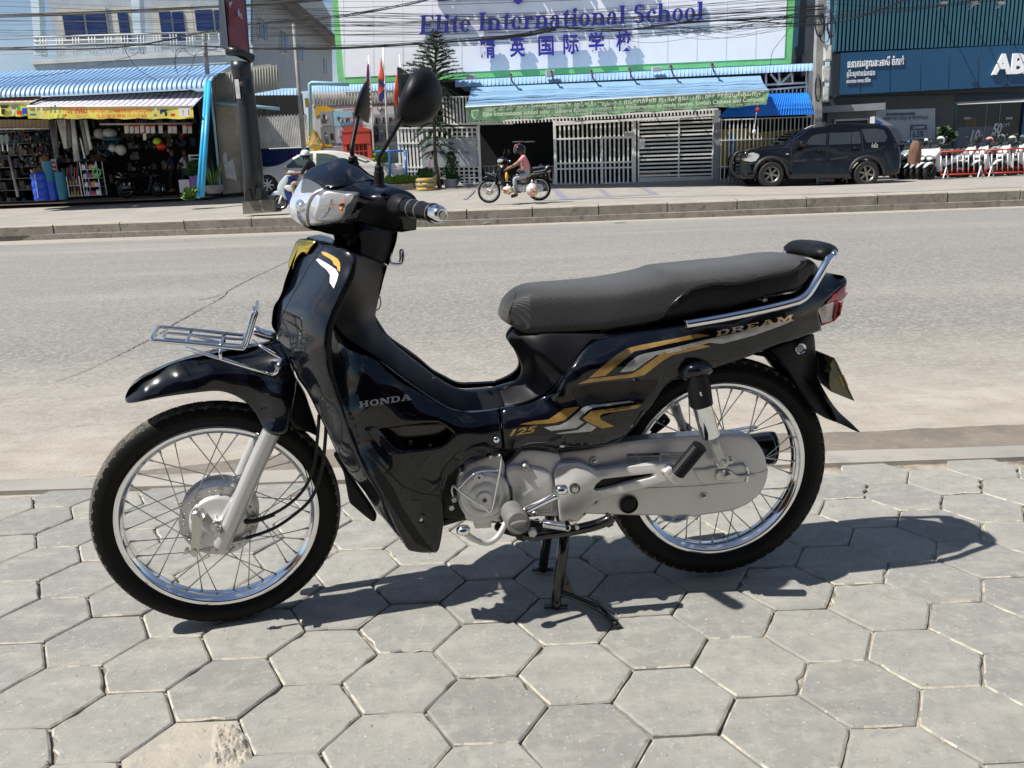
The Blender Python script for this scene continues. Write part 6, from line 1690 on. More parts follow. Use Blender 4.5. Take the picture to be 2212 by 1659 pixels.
blob('foam_tub', 'h', 640,124,70,60,8.6,.3, 'dull_white', None, 'right one of two pale covered tubs on the dark shelf', 'tub', jag=.04)
blob('plastic_ball', 'h', 916,172,44,42,8.0,.15, 'lime', None, 'lime green plastic ball hanging in the shop', 'ball')
blob('plastic_ball', 'h', 938,202,58,42,8.0,.15, 'red_plastic', None, 'orange-red plastic ball hanging below the lime one', 'ball')
blob('hanging_bag', 'h', 700,222,60,60,8.3,.15, 'dull_white', None, 'right pale bag hanging above the parked motorcycle', 'bag')
blob('hanging_bag', 'h', 655,212,44,44,8.3,.15, 'dull_white', None, 'left pale bag hanging above the parked motorcycle', 'bag')
blob('red_bag', 'h', 1064,130,40,40,8.0,.12, 'red_dark', None, 'dark red bag hanging at the right end of the shop', 'bag')
blob('blue_bundle', 'h', 650,160,120,22,8.6,.25, 'teal_plastic', None, 'blue bundle lying under the pale tubs', 'bundle')
mb = MB(); mb2 = MB(); mb3 = MB(); mb4 = MB()
for nm, col in (('dull_white', (.16,.16,.155)),('card', (.10,.065,.04)),('teal_plastic', (.015,.07,.10)),('grey_metal', (.05,.05,.05))): cmat('goods_' + nm, col, .7)  # dimmed copies of these colours, with the shop's inner shade put in
tM = K('h', 285,300,9)[0]
for k in range(7):
 for dd in (9.0,10.4):
  t_ = tL
  while t_ < tR - (2.3 if k < 4 else .3):
   w_ = gl.uniform(.05,.22); h_ = gl.uniform(.08,.30); zz = z0 + .10 + k * .38 + (.12 if dd > 10 else 0)
   if t_ > tM and (dd < 10 or (k < 4 and gl.random() < .6)): t_ += w_; continue
   if gl.random() < .62: (mb, mb2, mb3, mb4)[gl.randrange(4)].box((t_, dd + gl.uniform(0,.1), zz),(t_ + w_ * .92, dd + .25, zz + h_), SM)
   t_ += w_
for nm, col in (('r', (.09,.015,.01)),('g', (.06,.08,.015)),('w', (.19,.19,.18)),('b', (.015,.04,.10))):  # hanging goods in dimmed colours that carry the shop's shade
 cmat('shaded_hang_' + nm, col, .6); hb_ = MB()
 for _ in range(46):
  x = gl.uniform(300,1090); y = gl.uniform(118,235) if x > 690 else gl.uniform(185,300); t_, z_ = K('h', x, y, 8.7 + gl.random()); w_ = gl.uniform(.02,.07)
  hb_.box((t_, 8.7, z_),(t_ + w_, 8.76, z_ + w_ * gl.uniform(.8,2)), SM)
 for _ in range(30):
  x = gl.uniform(0,280); y = gl.uniform(110,330); t_, z_ = K('h', x, y, 8.6); hb_.box((t_, 8.55, z_),(t_ + .06,8.62, z_ + gl.uniform(.05,.12)), SM)
 hb_.build('hanging_goods', M['shaded_hang_' + nm], sh, kind='stuff')
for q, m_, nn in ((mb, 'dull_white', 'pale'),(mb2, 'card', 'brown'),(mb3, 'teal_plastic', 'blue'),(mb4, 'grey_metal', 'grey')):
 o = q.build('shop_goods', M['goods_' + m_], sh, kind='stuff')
for k in range(7): sbox('goods_shelf', tL, tM, 9.0,9.35, z0 + .07 + k * .38, z0 + .095 + k * .38, M['grey_metal'], sh)
for i in range(12):
 x = -5 + i * 24
 o = FP('cardboard_box', 'h', [(x, 46),(x + 22,46),(x + 22,88),(x, 90)], 8.2, M['card'], None, th=.3); tagp(o, ORD[i] + ' brown carton from the left in the top row of the left shop', 'carton', 'cartons on the top shelf')
TB('shelf_rail', 'h', [(0,100),(285,96)], .03, M['dull_white'], sh, d=8.0)
TB('shelf_rail', 'h', [(580,72),(1120,68)], .03, M['dull_white'], sh, d=8.0)
TB('shop_post', 'h', [(52,255),(105,495)], .045, M['pole_grey'], sh, d=7.6)
for i, x in enumerate((8,36)):
 b = THc('racket', 'h', x, 230,7.8,('left', 'right')[i] + ' one of two pale electric rackets hanging at the far left', 'racket')
 FP('racket_head', 'h', [(x - 10,140),(x, 132),(x + 12,140),(x + 15,165),(x + 8,190),(x - 2,190),(x - 10,170)], 7.8, M['scoot_grey'], b, th=.03, sm=3); FP('racket_handle', 'h', [(x + 1,188),(x + 8,188),(x + 12,228),(x + 5,230)], 7.8, M['white'], b, th=.03)
cab = THc('glass_cabinet', 'h', 1140,300,7.6, 'small white glass counter cabinet beside the blue pipes', 'cabinet')
for q in (((1098,250,1170,256)),((1098,296,1205,302)),((1098,250,1103,300)),((1166,250,1170,300)),(1098,272,1170,275)): RB('cabinet_frame', 'h', *q, 7.5,.4, M['dull_white'], cab)
RB('cabinet_base', 'h', 1110,302,1160,470,7.6,.4, M['slab_grey'], cab)
o = RB('storage_box', 'h', 1042,395,1103,470,7.4,.5, M['dull_white'], None); tagp(o, 'pale storage crate on the shop floor behind the weeds', 'crate')
o = RB('printed_carton', 'h', 1105,375,1158,455,7.2,.4, M['purple'], None); tagp(o, 'purple and white printed carton beside the blue pipes', 'carton')
# left fence, small eave, poles
def ribbed(name, c, x0, y0, x1, y1, d, m, parent, pitch, r=.02, zig=0, skew=0):
 RB(name, c, x0, y0 + zig, x1, y1, d, .03, m, parent)
 n = int((x1 - x0) / pitch)
 for k in range(n + 1):
  x = x0 + (x1 - x0) * k / n
  TB(name + '_rib', c, [(x, y0 + (zig * (k % 2))),(x + skew, y1)], r, m, parent, d=d - .01, n=4)
fe = THc('corrugated_fence', 'a', 1850,1000,9.6, 'white corrugated fence with a sawtooth top behind the black pole', 'fence')
P_ = []
tt0, tt1 = K('a', 1700,950,9.6)[0], K('b', 395,950,9.6)[0]
zt_, zb_ = K('a', 1850,838,9.6)[1], K('a', 1850,1080,9.6)[1]
n = 44
for k in range(n):
 a = tt0 + (tt1 - tt0) * k / n; b = tt0 + (tt1 - tt0) * (k + 1) / n; m_ = (a + b) / 2
 pr = [(a, 9.6),(a + (b - a) * .3,9.6),(a + (b - a) * .4,9.56),(b - (b - a) * .1,9.56),(b, 9.6)]
 V = []
 for i, (t, d) in enumerate(pr):
  zz = zt_ - .10 * abs(((k + i / 4) / 2) % 1 - .5) * 2 + (SP(0,0,1)[0] * 0)
  V += [ST.w(t, d, zb_), ST.w(t, d, zz)]
 mk('fence_sheet', V, grid_faces(5,2), M['dull_white'], fe)
bg_ = THc('blue_gate', 'a', 1850,1200,9.7, 'dark blue metal gate below the white corrugated fence', 'gate')
RB('gate_panel', 'a', 1725,1080,2300,1290,9.75,.03, M['navy'], bg_)
for k in range(26): RB('gate_bar', 'a', 1730 + k * 22,1080,1737 + k * 22,1160,9.66,.03, M['deep_blue'], bg_)
RB('gate_rail', 'a', 1725,1160,2300,1172,9.64,.04, M['deep_blue'], bg_)
def eave(name, label, c, x0, y0a, y0b, x1, y1a, y1b, d, m, pitch, parent=None):
 e_ = THc(name, c, (x0 + x1) / 2, y0b, d, label, 'eave') if parent is None else parent
 n = max(2, int(abs(x1 - x0) / pitch))
 for k in range(n):
  xa = x0 + (x1 - x0) * k / n; xb = x0 + (x1 - x0) * (k + 1) / n; u = k / n
  ya = y0a + (y1a - y0a) * u; yb = y0b + (y1b - y0b) * u
  V = []
  for v in range(5):
   f_ = v / 4; dd = d + .30 * (1 - f_) ** 1.5; yy = ya + (yb - ya) * (f_ ** 1.25)
   for w_, o_ in ((0,0),(.12,-.03),(.3,-.03),(.42,0),(1,0)):
    p = ST.at(*cq(c, xa + (xb - xa) * w_, yy), dd); V.append(p + ST.y * o_)
  mk('eave_tile', V, grid_faces(5,5), m, e_)
 return e_
eave('metal_eave', 'short light blue metal eave beside the black pole', 'a', 1665,655,692,2170,638,690,9.4, M['pale_blue_metal'], 24)
lo_ = THc('shed', 'a', 1900,760,9.9, 'dark open shed front above the sawtooth fence', 'shed')
RB('shed_back', 'a', 1700,690,2200,850,11.5,.05, M['dark'], lo_);
for x in (1850,1910,2010): RB('shed_post', 'a', x, 700, x + 7,840,9.8,.04, M['trim'], lo_)
ki = THc('school_kiosk', 'b', 730,1000,10.6, 'school kiosk with photo posters and a ribbed metal band under a blue eave', 'kiosk')
eave('kiosk_eave', '', 'b', 408,622,668,1085,600,652,10.0, M['pale_blue_metal'], 21, parent=ki)
RB('kiosk_wall', 'b', 415,660,1330,1330,10.7,.2, M['dull_white'], ki)
for k in range(42):
 x = 425 + k * 22; TB('wall_rib', 'b', [(x, 672),(x + 3,757)], .016, M['rust_white'], ki, d=10.67, n=4)
RB('band_edge', 'b', 430,757,1060,764,10.6,.1, M['bark'], ki)
RB('kiosk_base', 'b', 415,1065,1060,1330,10.6,.08, M['house_side'], ki)
po = RB('photo_board', 'b', 446,768,745,1068,10.62,.03, M['white_wall'], ki)
po2 = RB('photo_board', 'b', 860,765,1025,1060,10.62,.03, M['white_wall'], ki)
FP('board_print', 'b', [(446,768),(530,768),(590,800),(480,830),(446,850)], 10.60, M['yellow'], ki, th=.01)
FP('board_print', 'b', [(446,1010),(500,1010),(560,1040),(575,1066),(446,1066)], 10.60, M['yellow'], ki, th=.01)
for (x0, y0, x1, y1, m_) in ((482,808,572,915, 'slab_grey'),(578,805,718,915, 'pale_pipe'),(487,920,585,1040, 'scoot_grey'),(590,920,735,1038, 'poster'),(870,828,968,905, 'slab_grey'),(972,828,1022,905, 'poster'),(868,912,905,1030, 'poster_dark'),(908,912,1022,1030, 'scoot_grey')):
 ph = RB('photo', 'b', x0, y0, x1, y1,10.595,.012, M[m_], ki)
 for j in range(5):
  xx = gl.uniform(x0 + 5, x1 - 22); yy = gl.uniform(y0 + 20, y1 - 50)
  RB('photo_detail', 'b', xx, yy, xx + gl.uniform(8,22), min(y1 - 3, yy + gl.uniform(20,60)),10.585,.006, M[('black_cloth', 'dull_white', 'poster_dark', 'skin')[j % 4]], ph)
FP('crest', 'b', [(893,768),(932,768),(930,795),(912,808),(895,795)], 10.59, M['poster_dark'], ki, th=.008); FP('crest', 'b', [(899,774),(926,774),(924,791),(912,800),(901,791)], 10.58, M['white_wall'], ki, th=.006)
pp = THc('downpipe', 'b', 405,960,9.8, 'pale blue downpipe with an elbow at the kiosk corner', 'pipe')
TB('pipe_run', 'b', [(415,1100),(406,640),(404,612),(420,602),(690,612)], .065, M['pale_pipe'], pp, d=9.7, n=12)
fl_ = 'flagpoles in front of the school kiosk'
for i, (x, yt, yb, col) in enumerate(((833,402,1100, 'us'),(938,340,1100, 'kh'),(1058,398,1100, 'rd'))):
 f_ = THc('flagpole', 'b', x, yb, 9.5,('left flagpole with a drooping blue and red striped flag', 'middle, tallest flagpole with a red and blue flag', 'right flagpole with a plain orange-red flag')[i], 'flagpole', fl_)
 TB('pole', 'b', [(x, yt),(x + 36, yb)], .028, M['white_metal'], f_, d=9.5)
 P0 = {0: [(822,470),(832,470),(838,560),(845,680),(855,812),(838,800),(828,700),(812,600)], 1: [(922,415),(930,470),(945,540),(952,610),(948,700),(925,738),(905,730),(903,640),(900,590),(912,500)], 2: [(1046,478),(1056,540),(1066,600),(1072,690),(1050,700),(1042,790),(1022,760),(1014,690),(1024,600),(1036,540)]}[i]
 cs_ = sum(p[0] for p in P0) / len(P0)
 mm_ = {0: M['flag_red'], 1: M['flag_red'], 2: M['flag_red']}[i]
 ct = [(p[0], p[1], 9.45 + .05 * math.sin(p[1] * .06 + j)) for j, p in enumerate(P0)]
 fo = FP('flag', 'b', P0,9.45, mm_, f_, th=.01, ctrl=ct, rd=.03, step=8, sm=3)
 if i == 0:
  FP('flag_field', 'b', [(822,470),(832,470),(838,585),(815,600)], 9.40, M['navy'], f_, th=.01)
  for k in range(5): FP('flag_band', 'b', [(822 + k * 4,620 + k * 36),(843 + k * 3,625 + k * 36),(845 + k * 3,636 + k * 36),(822 + k * 4,634 + k * 36)], 9.39, M['white'], f_, th=.01)
 if i == 1:
  FP('flag_band', 'b', [(905,565),(950,610),(948,640),(901,600)], 9.38, M['navy'], f_, th=.01); FP('flag_band', 'b', [(905,690),(950,640),(948,700),(925,738),(905,730)], 9.38, M['navy'], f_, th=.01)
ut = THc('utility_pole', 'b', 372,1080,8.6, 'thin leaning grey steel pole behind the silver car', 'pole')
TB('pole_shaft', 'b', [(287,175),(372,1200)], [.055,.075], M['pole_grey'], ut, d=8.6, n=12)
sg = THc('name_box', 'b', 380,740,8.7, 'small yellow box fixed on the grey pole', 'box'); RB('box_body', 'b', 371,712,393,778,8.7,.1, M['yellow'], sg)
ph = THc('telephone_box', 'b', 755,1170,9.8, 'red British style telephone box beside the kiosk', 'telephone box')
t0, t1, zb, zt = rect('b', 655,950,857,1330,9.8)
sbox('box_body', t0 + .05, t1 - .05,9.85,10.5, zb, zt, M['red_dark'], ph)
for a, b in ((t0, t0 + .13),(t1 - .13, t1)): sbox('corner_post', a, b, 9.76,9.9, zb, zt - .35, M['red'], ph)
sbox('head_panel', t0, t1,9.74,10.5, zt - .42, zt, M['red'], ph)
V = []
for i in range(9):
 u = i / 8; zz = zt + .13 * math.sin(PI * u) ** .6
 V += [ST.w(t0 - .03 + (t1 - t0 + .06) * u, 9.72, zz), ST.w(t0 - .03 + (t1 - t0 + .06) * u, 10.5, zz), ST.w(t0 - .03 + (t1 - t0 + .06) * u, 9.72, zt - .03)]
F = []
for i in range(8): F += [(3 * i, 3 * i + 3,3 * i + 4,3 * i + 1),(3 * i + 2,3 * i + 5,3 * i + 3,3 * i)]
mk('domed_roof', V, F, M['red'], ph)
for k in range(1,5): sbox('glazing_bar', t0 + .13 + (t1 - t0 - .26) * k / 5 - .014, t0 + .13 + (t1 - t0 - .26) * k / 5 + .014,9.78,9.84, zb + .5, zt - .42, M['red'], ph)
for k in range(0,8): sbox('glazing_bar', t0 + .1, t1 - .1,9.775,9.835, zb + .5 + k * .27, zb + .53 + k * .27, M['red'], ph)
sp_ = THc('spirit_house', 'b', 450,1180,9.3, 'small gold and white spirit house on a post behind the car', 'shrine')
RB('shrine_post', 'b', 440,1090,465,1230,9.4,.15, M['white_wall'], sp_)
RB('shrine_body', 'b', 410,1055,485,1092,9.3,.4, M['gold_paint'], sp_)
FP('shrine_roof', 'b', [(382,1060),(405,1010),(425,965),(432,950),(445,985),(475,1030),(498,1062)], 9.28, M['gold_paint'], sp_, th=.45)
FP('shrine_gable', 'b', [(405,1052),(435,985),(472,1052)], 9.24, M['white_wall'], sp_, th=.03); FP('shrine_gable', 'b', [(417,1047),(436,1005),(460,1047)], 9.22, M['gold_paint'], sp_, th=.03)
for x, y in ((432,950),(405,1008),(385,1055),(470,1020),(496,1058)): TB('finial', 'b', [(x, y),(x - 4, y - 22)], [.03,.004], M['gold_paint'], sp_, d=9.3, n=6)
# school front
G0 = 8.8
sc = THc('school_building', 'c', 700,1010, G0, 'white barred school front with a dark entrance hall behind', 'building')
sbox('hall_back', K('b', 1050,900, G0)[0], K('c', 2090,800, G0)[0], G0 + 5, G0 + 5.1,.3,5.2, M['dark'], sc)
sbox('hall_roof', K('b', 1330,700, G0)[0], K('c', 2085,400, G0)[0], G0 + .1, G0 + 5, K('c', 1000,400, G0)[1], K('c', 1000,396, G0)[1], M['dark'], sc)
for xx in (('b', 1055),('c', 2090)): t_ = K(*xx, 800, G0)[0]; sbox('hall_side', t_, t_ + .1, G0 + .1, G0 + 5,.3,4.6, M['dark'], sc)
sbox('hall_floor', K('b', 1050,900, G0)[0], K('c', 2085,800, G0)[0], G0 - .1, G0 + 5,.3, gz(G0,3) + .01, M['concrete'], sc)
def bars(name, c, x0, x1, pitch, y0, y1, d, w_, m, parent, slope=0, th=.04):
 x = x0
 while x <= x1: RB(name, c, x, y0 + slope * (x - x0), x + w_, y1 + slope * (x - x0), d, th, m, parent); x += pitch
def hbar(name, c, x0, x1, y0, y1, h_, d, m, parent, th=.045):
 FP(name, c, [(x0, y0),(x1, y1),(x1, y1 + h_),(x0, y0 + h_)], d, m, parent, th=th)
wm = M['white_metal']
g1 = THc('barred_gate', 'c', 890,1010, G0, 'white gate of upright bars with a small door in it', 'gate')
bars('gate_bar', 'c', 672,1092,24.5,662,1010, G0,9, wm, g1,-.02)
for y in (652,745,878,908): hbar('gate_rail', 'c', 668,1112, y + 8, y - 2,9, G0 - .03, wm, g1)
for x in (664,1098): RB('gate_post', 'c', x, 655, x + 14,1012, G0 - .04,.08, wm, g1)
for q in ((922,740,932,1002),(1090,738,1100,1000)): RB('door_stile', 'c', *q, G0 - .05,.05, wm, g1)
hbar('door_rail', 'c', 922,1100,744,740,8, G0 - .05, wm, g1); hbar('door_rail', 'c', 922,1100,996,992,8, G0 - .05, wm, g1); RB('lock_plate', 'c', 1052,715,1098,742, G0 - .06,.03, M['dull_white'], g1)
g2 = THc('slatted_gate', 'c', 1330,1000, G0, 'white gate of level slats with a paper notice on it', 'gate')
for k in range(15): hbar('slat', 'c', 1128,1530,652 + k * 21.5,636 + k * 21.8,9.5, G0, wm, g2,.03)
for x in (1122,1342,1528): RB('slat_post', 'c', x, 640, x + 8,968, G0 - .03,.05, wm, g2)
hbar('gate_sill', 'c', 1122,1532,966,958,38, G0 - .02, M['white_wall'], g2,.2)
nt_ = RB('paper_notice', 'c', 1130,755,1160,802, G0 - .06,.01, M['white'], None); tagp(nt_, 'white paper notice fixed to the slatted gate', 'notice')
RB('orange_barrier', 'c', 1135,938,1300,958, G0 + 1.2,.1, M['orange'], sc)
for q in ((1535,600,1568,1000, M['slab_grey']),): RB('pier', 'c', *q[:4], G0 - .1,.3, q[4], sc)
fo_ = THc('bar_fence', 'c', 1800,990, G0 - .1, 'white bar fence in front of the yellow generator', 'fence')
bars('fence_bar', 'c', 1572,2075,22,648,992, G0 - .1,5.5, wm, fo_, -.022,.03)
for y in (650,762,905): hbar('fence_rail', 'c', 1568,2082, y, y - 18,6, G0 - .13, wm, fo_)
gn = THc('generator', 'c', 1800,910, G0 + .7, 'yellow generator housing with a blue name strip behind the white bars', 'generator')
FP('housing', 'c', [(1575,705),(1740,698),(1740,915),(1575,915)], G0 + .8, M['yellow'], gn, th=1.2); FP('housing', 'c', [(1745,722),(2010,700),(2010,900),(1745,915)], G0 + .85, M['yellow'], gn, th=1.2)
RB('vent_panel', 'c', 1870,742,1930,790, G0 + .83,.02, M['dark'], gn); RB('vent_panel', 'c', 1715,740,1724,756, G0 + .79,.02, M['dark'], gn)
RB('name_strip', 'c', 1614,722,1642,858, G0 + .77,.02, M['bright_blue'], gn); RB('name_strip_edge', 'c', 1642,722,1652,858, G0 + .77,.02, M['mask_blue'], gn)
t0, t1, z0_, z1_ = rect('c', 1618,785,1640,855, G0 + .75)
cu = bpy.data.curves.new('l', 'FONT'); cu.body = 'aksa'; cu.offset = .02; o = bpy.data.objects.new('l', cu); COL.objects.link(o); bpy.context.view_layer.update(); me = bpy.data.meshes.new_from_object(o); wd = o.dimensions.x; bpy.data.objects.remove(o)
mk('lettering', [ST.w(t1 - v.co.y * (t1 - t0) * 1.1, G0 + .75, z0_ + v.co.x * (z1_ - z0_) / wd) for v in me.vertices], [tuple(p.vertices) for p in me.polygons], M['white'], gn)
lf = THc('lattice_fence', 'b', 1350,1380, G0, 'white lattice fence with a grey-blue banner left of the entrance', 'fence')
bars('fence_bar', 'b', 1050,1210,26,930,1370, G0,14, wm, lf); bars('fence_bar', 'b', 1225,1640,36,925,1375, G0,13, wm, lf, -.01)
for y in (925,1036,1212,1240,1290,1330): hbar('fence_rail', 'b', 1040 if y < 1300 else 1490,1640, y, y - 6,10, G0 - .03, wm, lf)
for y in (955,985,1010,1265,1310): hbar('fence_rail', 'b', 1450,1610, y, y, 8, G0 + .03, wm, lf)
for x in (1630,): FP('fence_post', 'b', [(1616,910),(1636,910),(1656,1375),(1640,1375)], G0 - .04, wm, lf)
bars('fence_bar', 'b', 1370,1560,24,700,905, G0 + .05,11, wm, lf); hbar('fence_rail', 'b', 1365,1880,700,690,9, G0, wm, lf); hbar('fence_rail', 'b', 1365,1880,895,890,12, G0, wm, lf)
bn = FP('graduation_banner', 'b', [(1215,1010),(1612,998),(1622,1208),(1228,1216)], G0 - .12, M['poster'], None, th=.02); tagp(bn, 'grey-blue printed banner on the lattice fence behind the pine', 'banner')
ftext('HUHIANSI', 'b', (1368,1100),(1462,1098),.17, G0 - .145, M['poster_dark'], bn); ftext('ថ្នាក់ទី១ដល់ទី១២ បញ្ចុះតម្លៃ 100%', 'b', (1285,1120),(1565,1116),.12, G0 - .145, M['poster_dark'], bn)
FP('cap_print', 'b', [(1390,1045),(1420,1032),(1458,1040),(1440,1052),(1438,1068),(1400,1068),(1398,1052)], G0 - .145, M['poster_dark'], bn, th=.01)
bars('entrance_bar', 'c', 268,350,22,905,1015, G0 + .4,5, M['slab_grey'], sc); hbar('entrance_rail', 'c', 265,350,903,900,6, G0 + .38, M['slab_grey'], sc); bars('entrance_bar', 'c', 615,665,22,905,1010, G0 + .4,5, M['slab_grey'], sc); hbar('entrance_rail', 'c', 610,668,903,902,6, G0 + .38, M['slab_grey'], sc)
for i, x in enumerate((480,585)): o = RB('bollard', 'c', x, 895, x + 18,1012, G0 + .7,.2, M['slab_grey'], None); tagp(o, ('left', 'right')[i] + ' one of two square grey posts standing inside the dark entrance', 'post')
for x0, x1, y in ((440,500,772),(505,562,772),(880,980,752),(1270,1340,745),(1390,1455,738)):
 o = TB('tube_lamp', 'c', [(x0, y),(x1, y - 2)], .02, M['sign_white'], None, d=G0 + 2); tagp(o, 'pale fluorescent tube hanging in the dark hall', 'lamp', 'fluorescent tubes in the hall')
bars('header_bar', 'c', 255,1540,19,655,682, G0 - .3,8, wm, sc, -.05)
hbar('lintel', 'c', 195,1560,664,588,10, G0 - .25, wm, sc)
hbar('lintel', 'c', 665,1540,672,618,12, G0 - .1, wm, sc)
ca = THc('canvas_awning', 'c', 1000,600,6.8, 'long light blue canvas awning with a green banner over the school gates', 'awning')
T0, T1 = ST.at(*cq('c', 215,476),8.2), ST.at(*cq('c', 1790,412),8.2); B0, B1 = ST.at(*cq('c', 183,582),6.6), ST.at(*cq('c', 1838,492),6.6); C0, C1 = ST.at(*cq('c', 200,664),6.62), ST.at(*cq('c', 1818,572),6.62)
V = []
for i in range(61):
 for v in range(7):
  f_ = v / 6; p = T0.lerp(T1, i / 60).lerp(B0.lerp(B1, i / 60), f_); V.append(p + Vector((0,0,-.07 * math.sin(PI * f_) + .02 * math.sin(i * .9 + v) * math.sin(PI * f_))))
mk('canvas', V, grid_faces(61,7), M['awning_blue'], ca, smooth=True)
V = []
for i in range(91):
 u = i / 90
 for v in range(5):
  f_ = v / 4; p = B0.lerp(B1, u).lerp(C0.lerp(C1, u), f_); V.append(p + ST.y * (.03 * math.sin(u * 55) * f_ + .015 * math.sin(u * 130)) + Vector((0,0,.03 * math.sin(u * 47) * f_)))
mk('banner', V, grid_faces(91,5), M['banner_green'], ca, smooth=True)
P, F = tube([B0, B1], .022,8); mk('front_bar', P, F, wm, ca, smooth=True)
tx = M['lettering'] = mat('banner_lettering', (.62,.66,.50),.7)
dt = 6.52
ftext('សាលាអន្តរជាតិ អ៊ីលីត មានបង្រៀនថ្នាក់ចំណេះដឹងទូទៅភាសាខ្មែរ ចាប់ពី មត្តេយ្យសិក្សា', 'c', (272,607),(1030,570),.17, dt, tx, ca, bold=.03)
ftext('ដល់ថ្នាក់ទី១២ ភាសាអង់គ្លេស ភាសាចិន និងកុំព្យូទ័រគ្រប់កម្រិត', 'c', (1045,568),(1806,516),.17, dt, tx, ca, bold=.03)
ftext('Elite International School offer : General Khmer programs from Kindergarten', 'c', (278,634),(1215,588),.17, dt, tx, ca, bold=.02)
ftext('to grade twelve, English Chinese and Compute', 'c', (1225,587),(1812,548),.17, dt, tx, ca, bold=.02)
ftext('Address: #034, St. Veng Sreng, Tropeang Thleung Village, Sangkat Choam Chao, Khan Posenchey, Phnom Penh City. Tel: 088 222 356', 'c', (480,642),(1780,572),.09, dt, tx, ca)
FP('crest', 'c', [(215,600),(255,597),(253,630),(234,650),(217,632)], dt, tx, ca, th=.005); FP('crest', 'c', [(221,606),(249,604),(247,628),(234,641),(223,629)], dt - .01, M['banner_green'], ca, th=.005)
eave('tile_eave', 'long light blue tiled metal eave above the school awning', 'c', 128,436,474,2082,345,384,8.5, M['pale_blue_metal'], 21)
sbox('roof_strip', K('c', 128,440,9)[0], K('c', 2080,350,9)[0], 8.8,12, K('c', 1000,398,8.8)[1] - .02, K('c', 1000,394,8.8)[1], M['blue_sheet'], sc)
for i, (x, y) in enumerate(((432,418),(655,402),(872,400),(1080,388),(1305,372),(1530,362))):
 f_ = THc('floodlight', 'c', x, y, 8.0,('first', 'second', 'third', 'fourth', 'fifth', 'sixth')[i] + ' small floodlight from the left on the school eave', 'floodlight', 'floodlights along the school eave')
 TB('lamp_arm', 'c', [(x + 6, y + 26,8.6),(x, y + 5,7.9),(x - 4, y - 18,7.75)], .025, M['bark'], f_); FP('lamp_head', 'c', [(x - 14, y - 22),(x + 4, y - 16),(x + 12, y + 4),(x - 8, y + 2)], 7.8, M['slab_grey'], f_, th=.12)
for i, (x0, y0, x1, y1) in enumerate(((186,404,236,432),(620,380,668,418),(1200,363,1250,388))):
 o = RB('flood_lamp', 'c', x0, y0, x1, y1,8.4,.12, M['white_metal'], None); tagp(o, ('left', 'middle', 'right')[i] + ' one of three white box lamps on the school eave', 'lamp', 'white box lamps on the school eave'); RB('lamp_face', 'c', x0 + 4, y0 + 3, x1 - 4, y1 - 4,8.385,.02, M['poster'], o)
be = THc('blue_canopy', 'c', 1820,640,7.9, 'bright blue ribbed canopy at the right end of the school front', 'awning')
q0 = [(1820,515),(2050,503)]; q1 = [(1560,640),(2082,622)]
nn = 34
for k in range(nn):
 V = []
 for j in range(2):
  u = (k + j) / nn; xt = 1700 + (2048 - 1700) * u; xb = 1560 + (2082 - 1560) * u
  for v in range(6):
   f_ = v / 5; th = f_ * PI / 2
   p0 = ST.at(*cq('c', xt + (xb - xt) * f_ ** 1.4,512 - 8 * u + (128 - 10 * u) * (1 - math.cos(th)) ** .9),8.7 - .75 * math.sin(th))
   V.append(p0)
 mk('canopy_sheet', V, grid_faces(2,6), M['bright_blue'], be)
 P, F = tube([v + ST.y * -.01 for v in V[:6]], .018,4); mk('canopy_rib', P, F, M['bright_blue'], be)
tr = THc('roof_truss', 'c', 1950,460, G0, 'white steel frame under the eave beside the utility pole', 'frame')
for pts in ([(1820,398),(1820,470)], [(1890,395),(1895,460)], [(1960,392),(1965,458)], [(2040,385),(2040,625)], [(2075,380),(2080,640)], [(1820,462),(2080,448)], [(1820,490),(2080,468)], [(1845,400),(1888,455)], [(1960,395),(1900,455)]): TB('frame_bar', 'c', pts, .035, wm, tr, d=G0 - .05, n=4)
bars('frame_upright', 'c', 1830,2030,22,485,520, G0 - .05,6, wm, tr)
RB('frame_column', 'c', 2048,385,2078,640, G0 - .08,.1, wm, tr)
ck = blob('red_buoy', 'c', 1773,597,20,28,6.6,.12, 'red', None, 'small red lantern hanging in front of the blue canopy', 'lantern'); o = blob('blue_tag', 'c', 1755,718,20,28,6.6,.05, 'paint_scoot', None, 'pale blue tag hanging on a string before the generator', 'tag'); TB('string', 'c', [(1768,610),(1757,700),(1750,790)], .006, wm, ck, d=6.6)

# billboard
SGD = 10.6
bb = THc('billboard', 'c', 1000,420, SGD, 'huge white school billboard with a green border and blue letters', 'billboard')
cb = lambda x, y: ((548.6 + x * .2976 - 932.6) / .3968, y * .75)
Lo, Li = cb(612,612), cb(655,562); Lt, Lti = cb(560,-120), cb(600,-120)
FP('board_border', 'c', [Lt, Lo, (1957,345),(1985,-130)], SGD, M['sign_green'], bb, th=.3)
FP('board_face', 'c', [Lti, Li, (1921,316),(1940,-130)], SGD - .015, M['sign_white'], bb, th=.01)
for k in range(16):
 f_ = k / 15; xa = Li[0] + (1921 - Li[0]) * f_; ya = Li[1] + (316 - Li[1]) * f_
 TB('board_seam', 'c', [(xa, ya),(xa - 12 + 22 * f_, -130)], .003, M['white_metal'], bb, d=SGD - .025, n=4)
ftext('សាលាអន្តរជាតិ អ៊ីលីត', 'c', (0,0),(1190,-62),.9, SGD - .12, M['letter_blue'], bb, ext=.05, bold=.04)
SERIF = {}
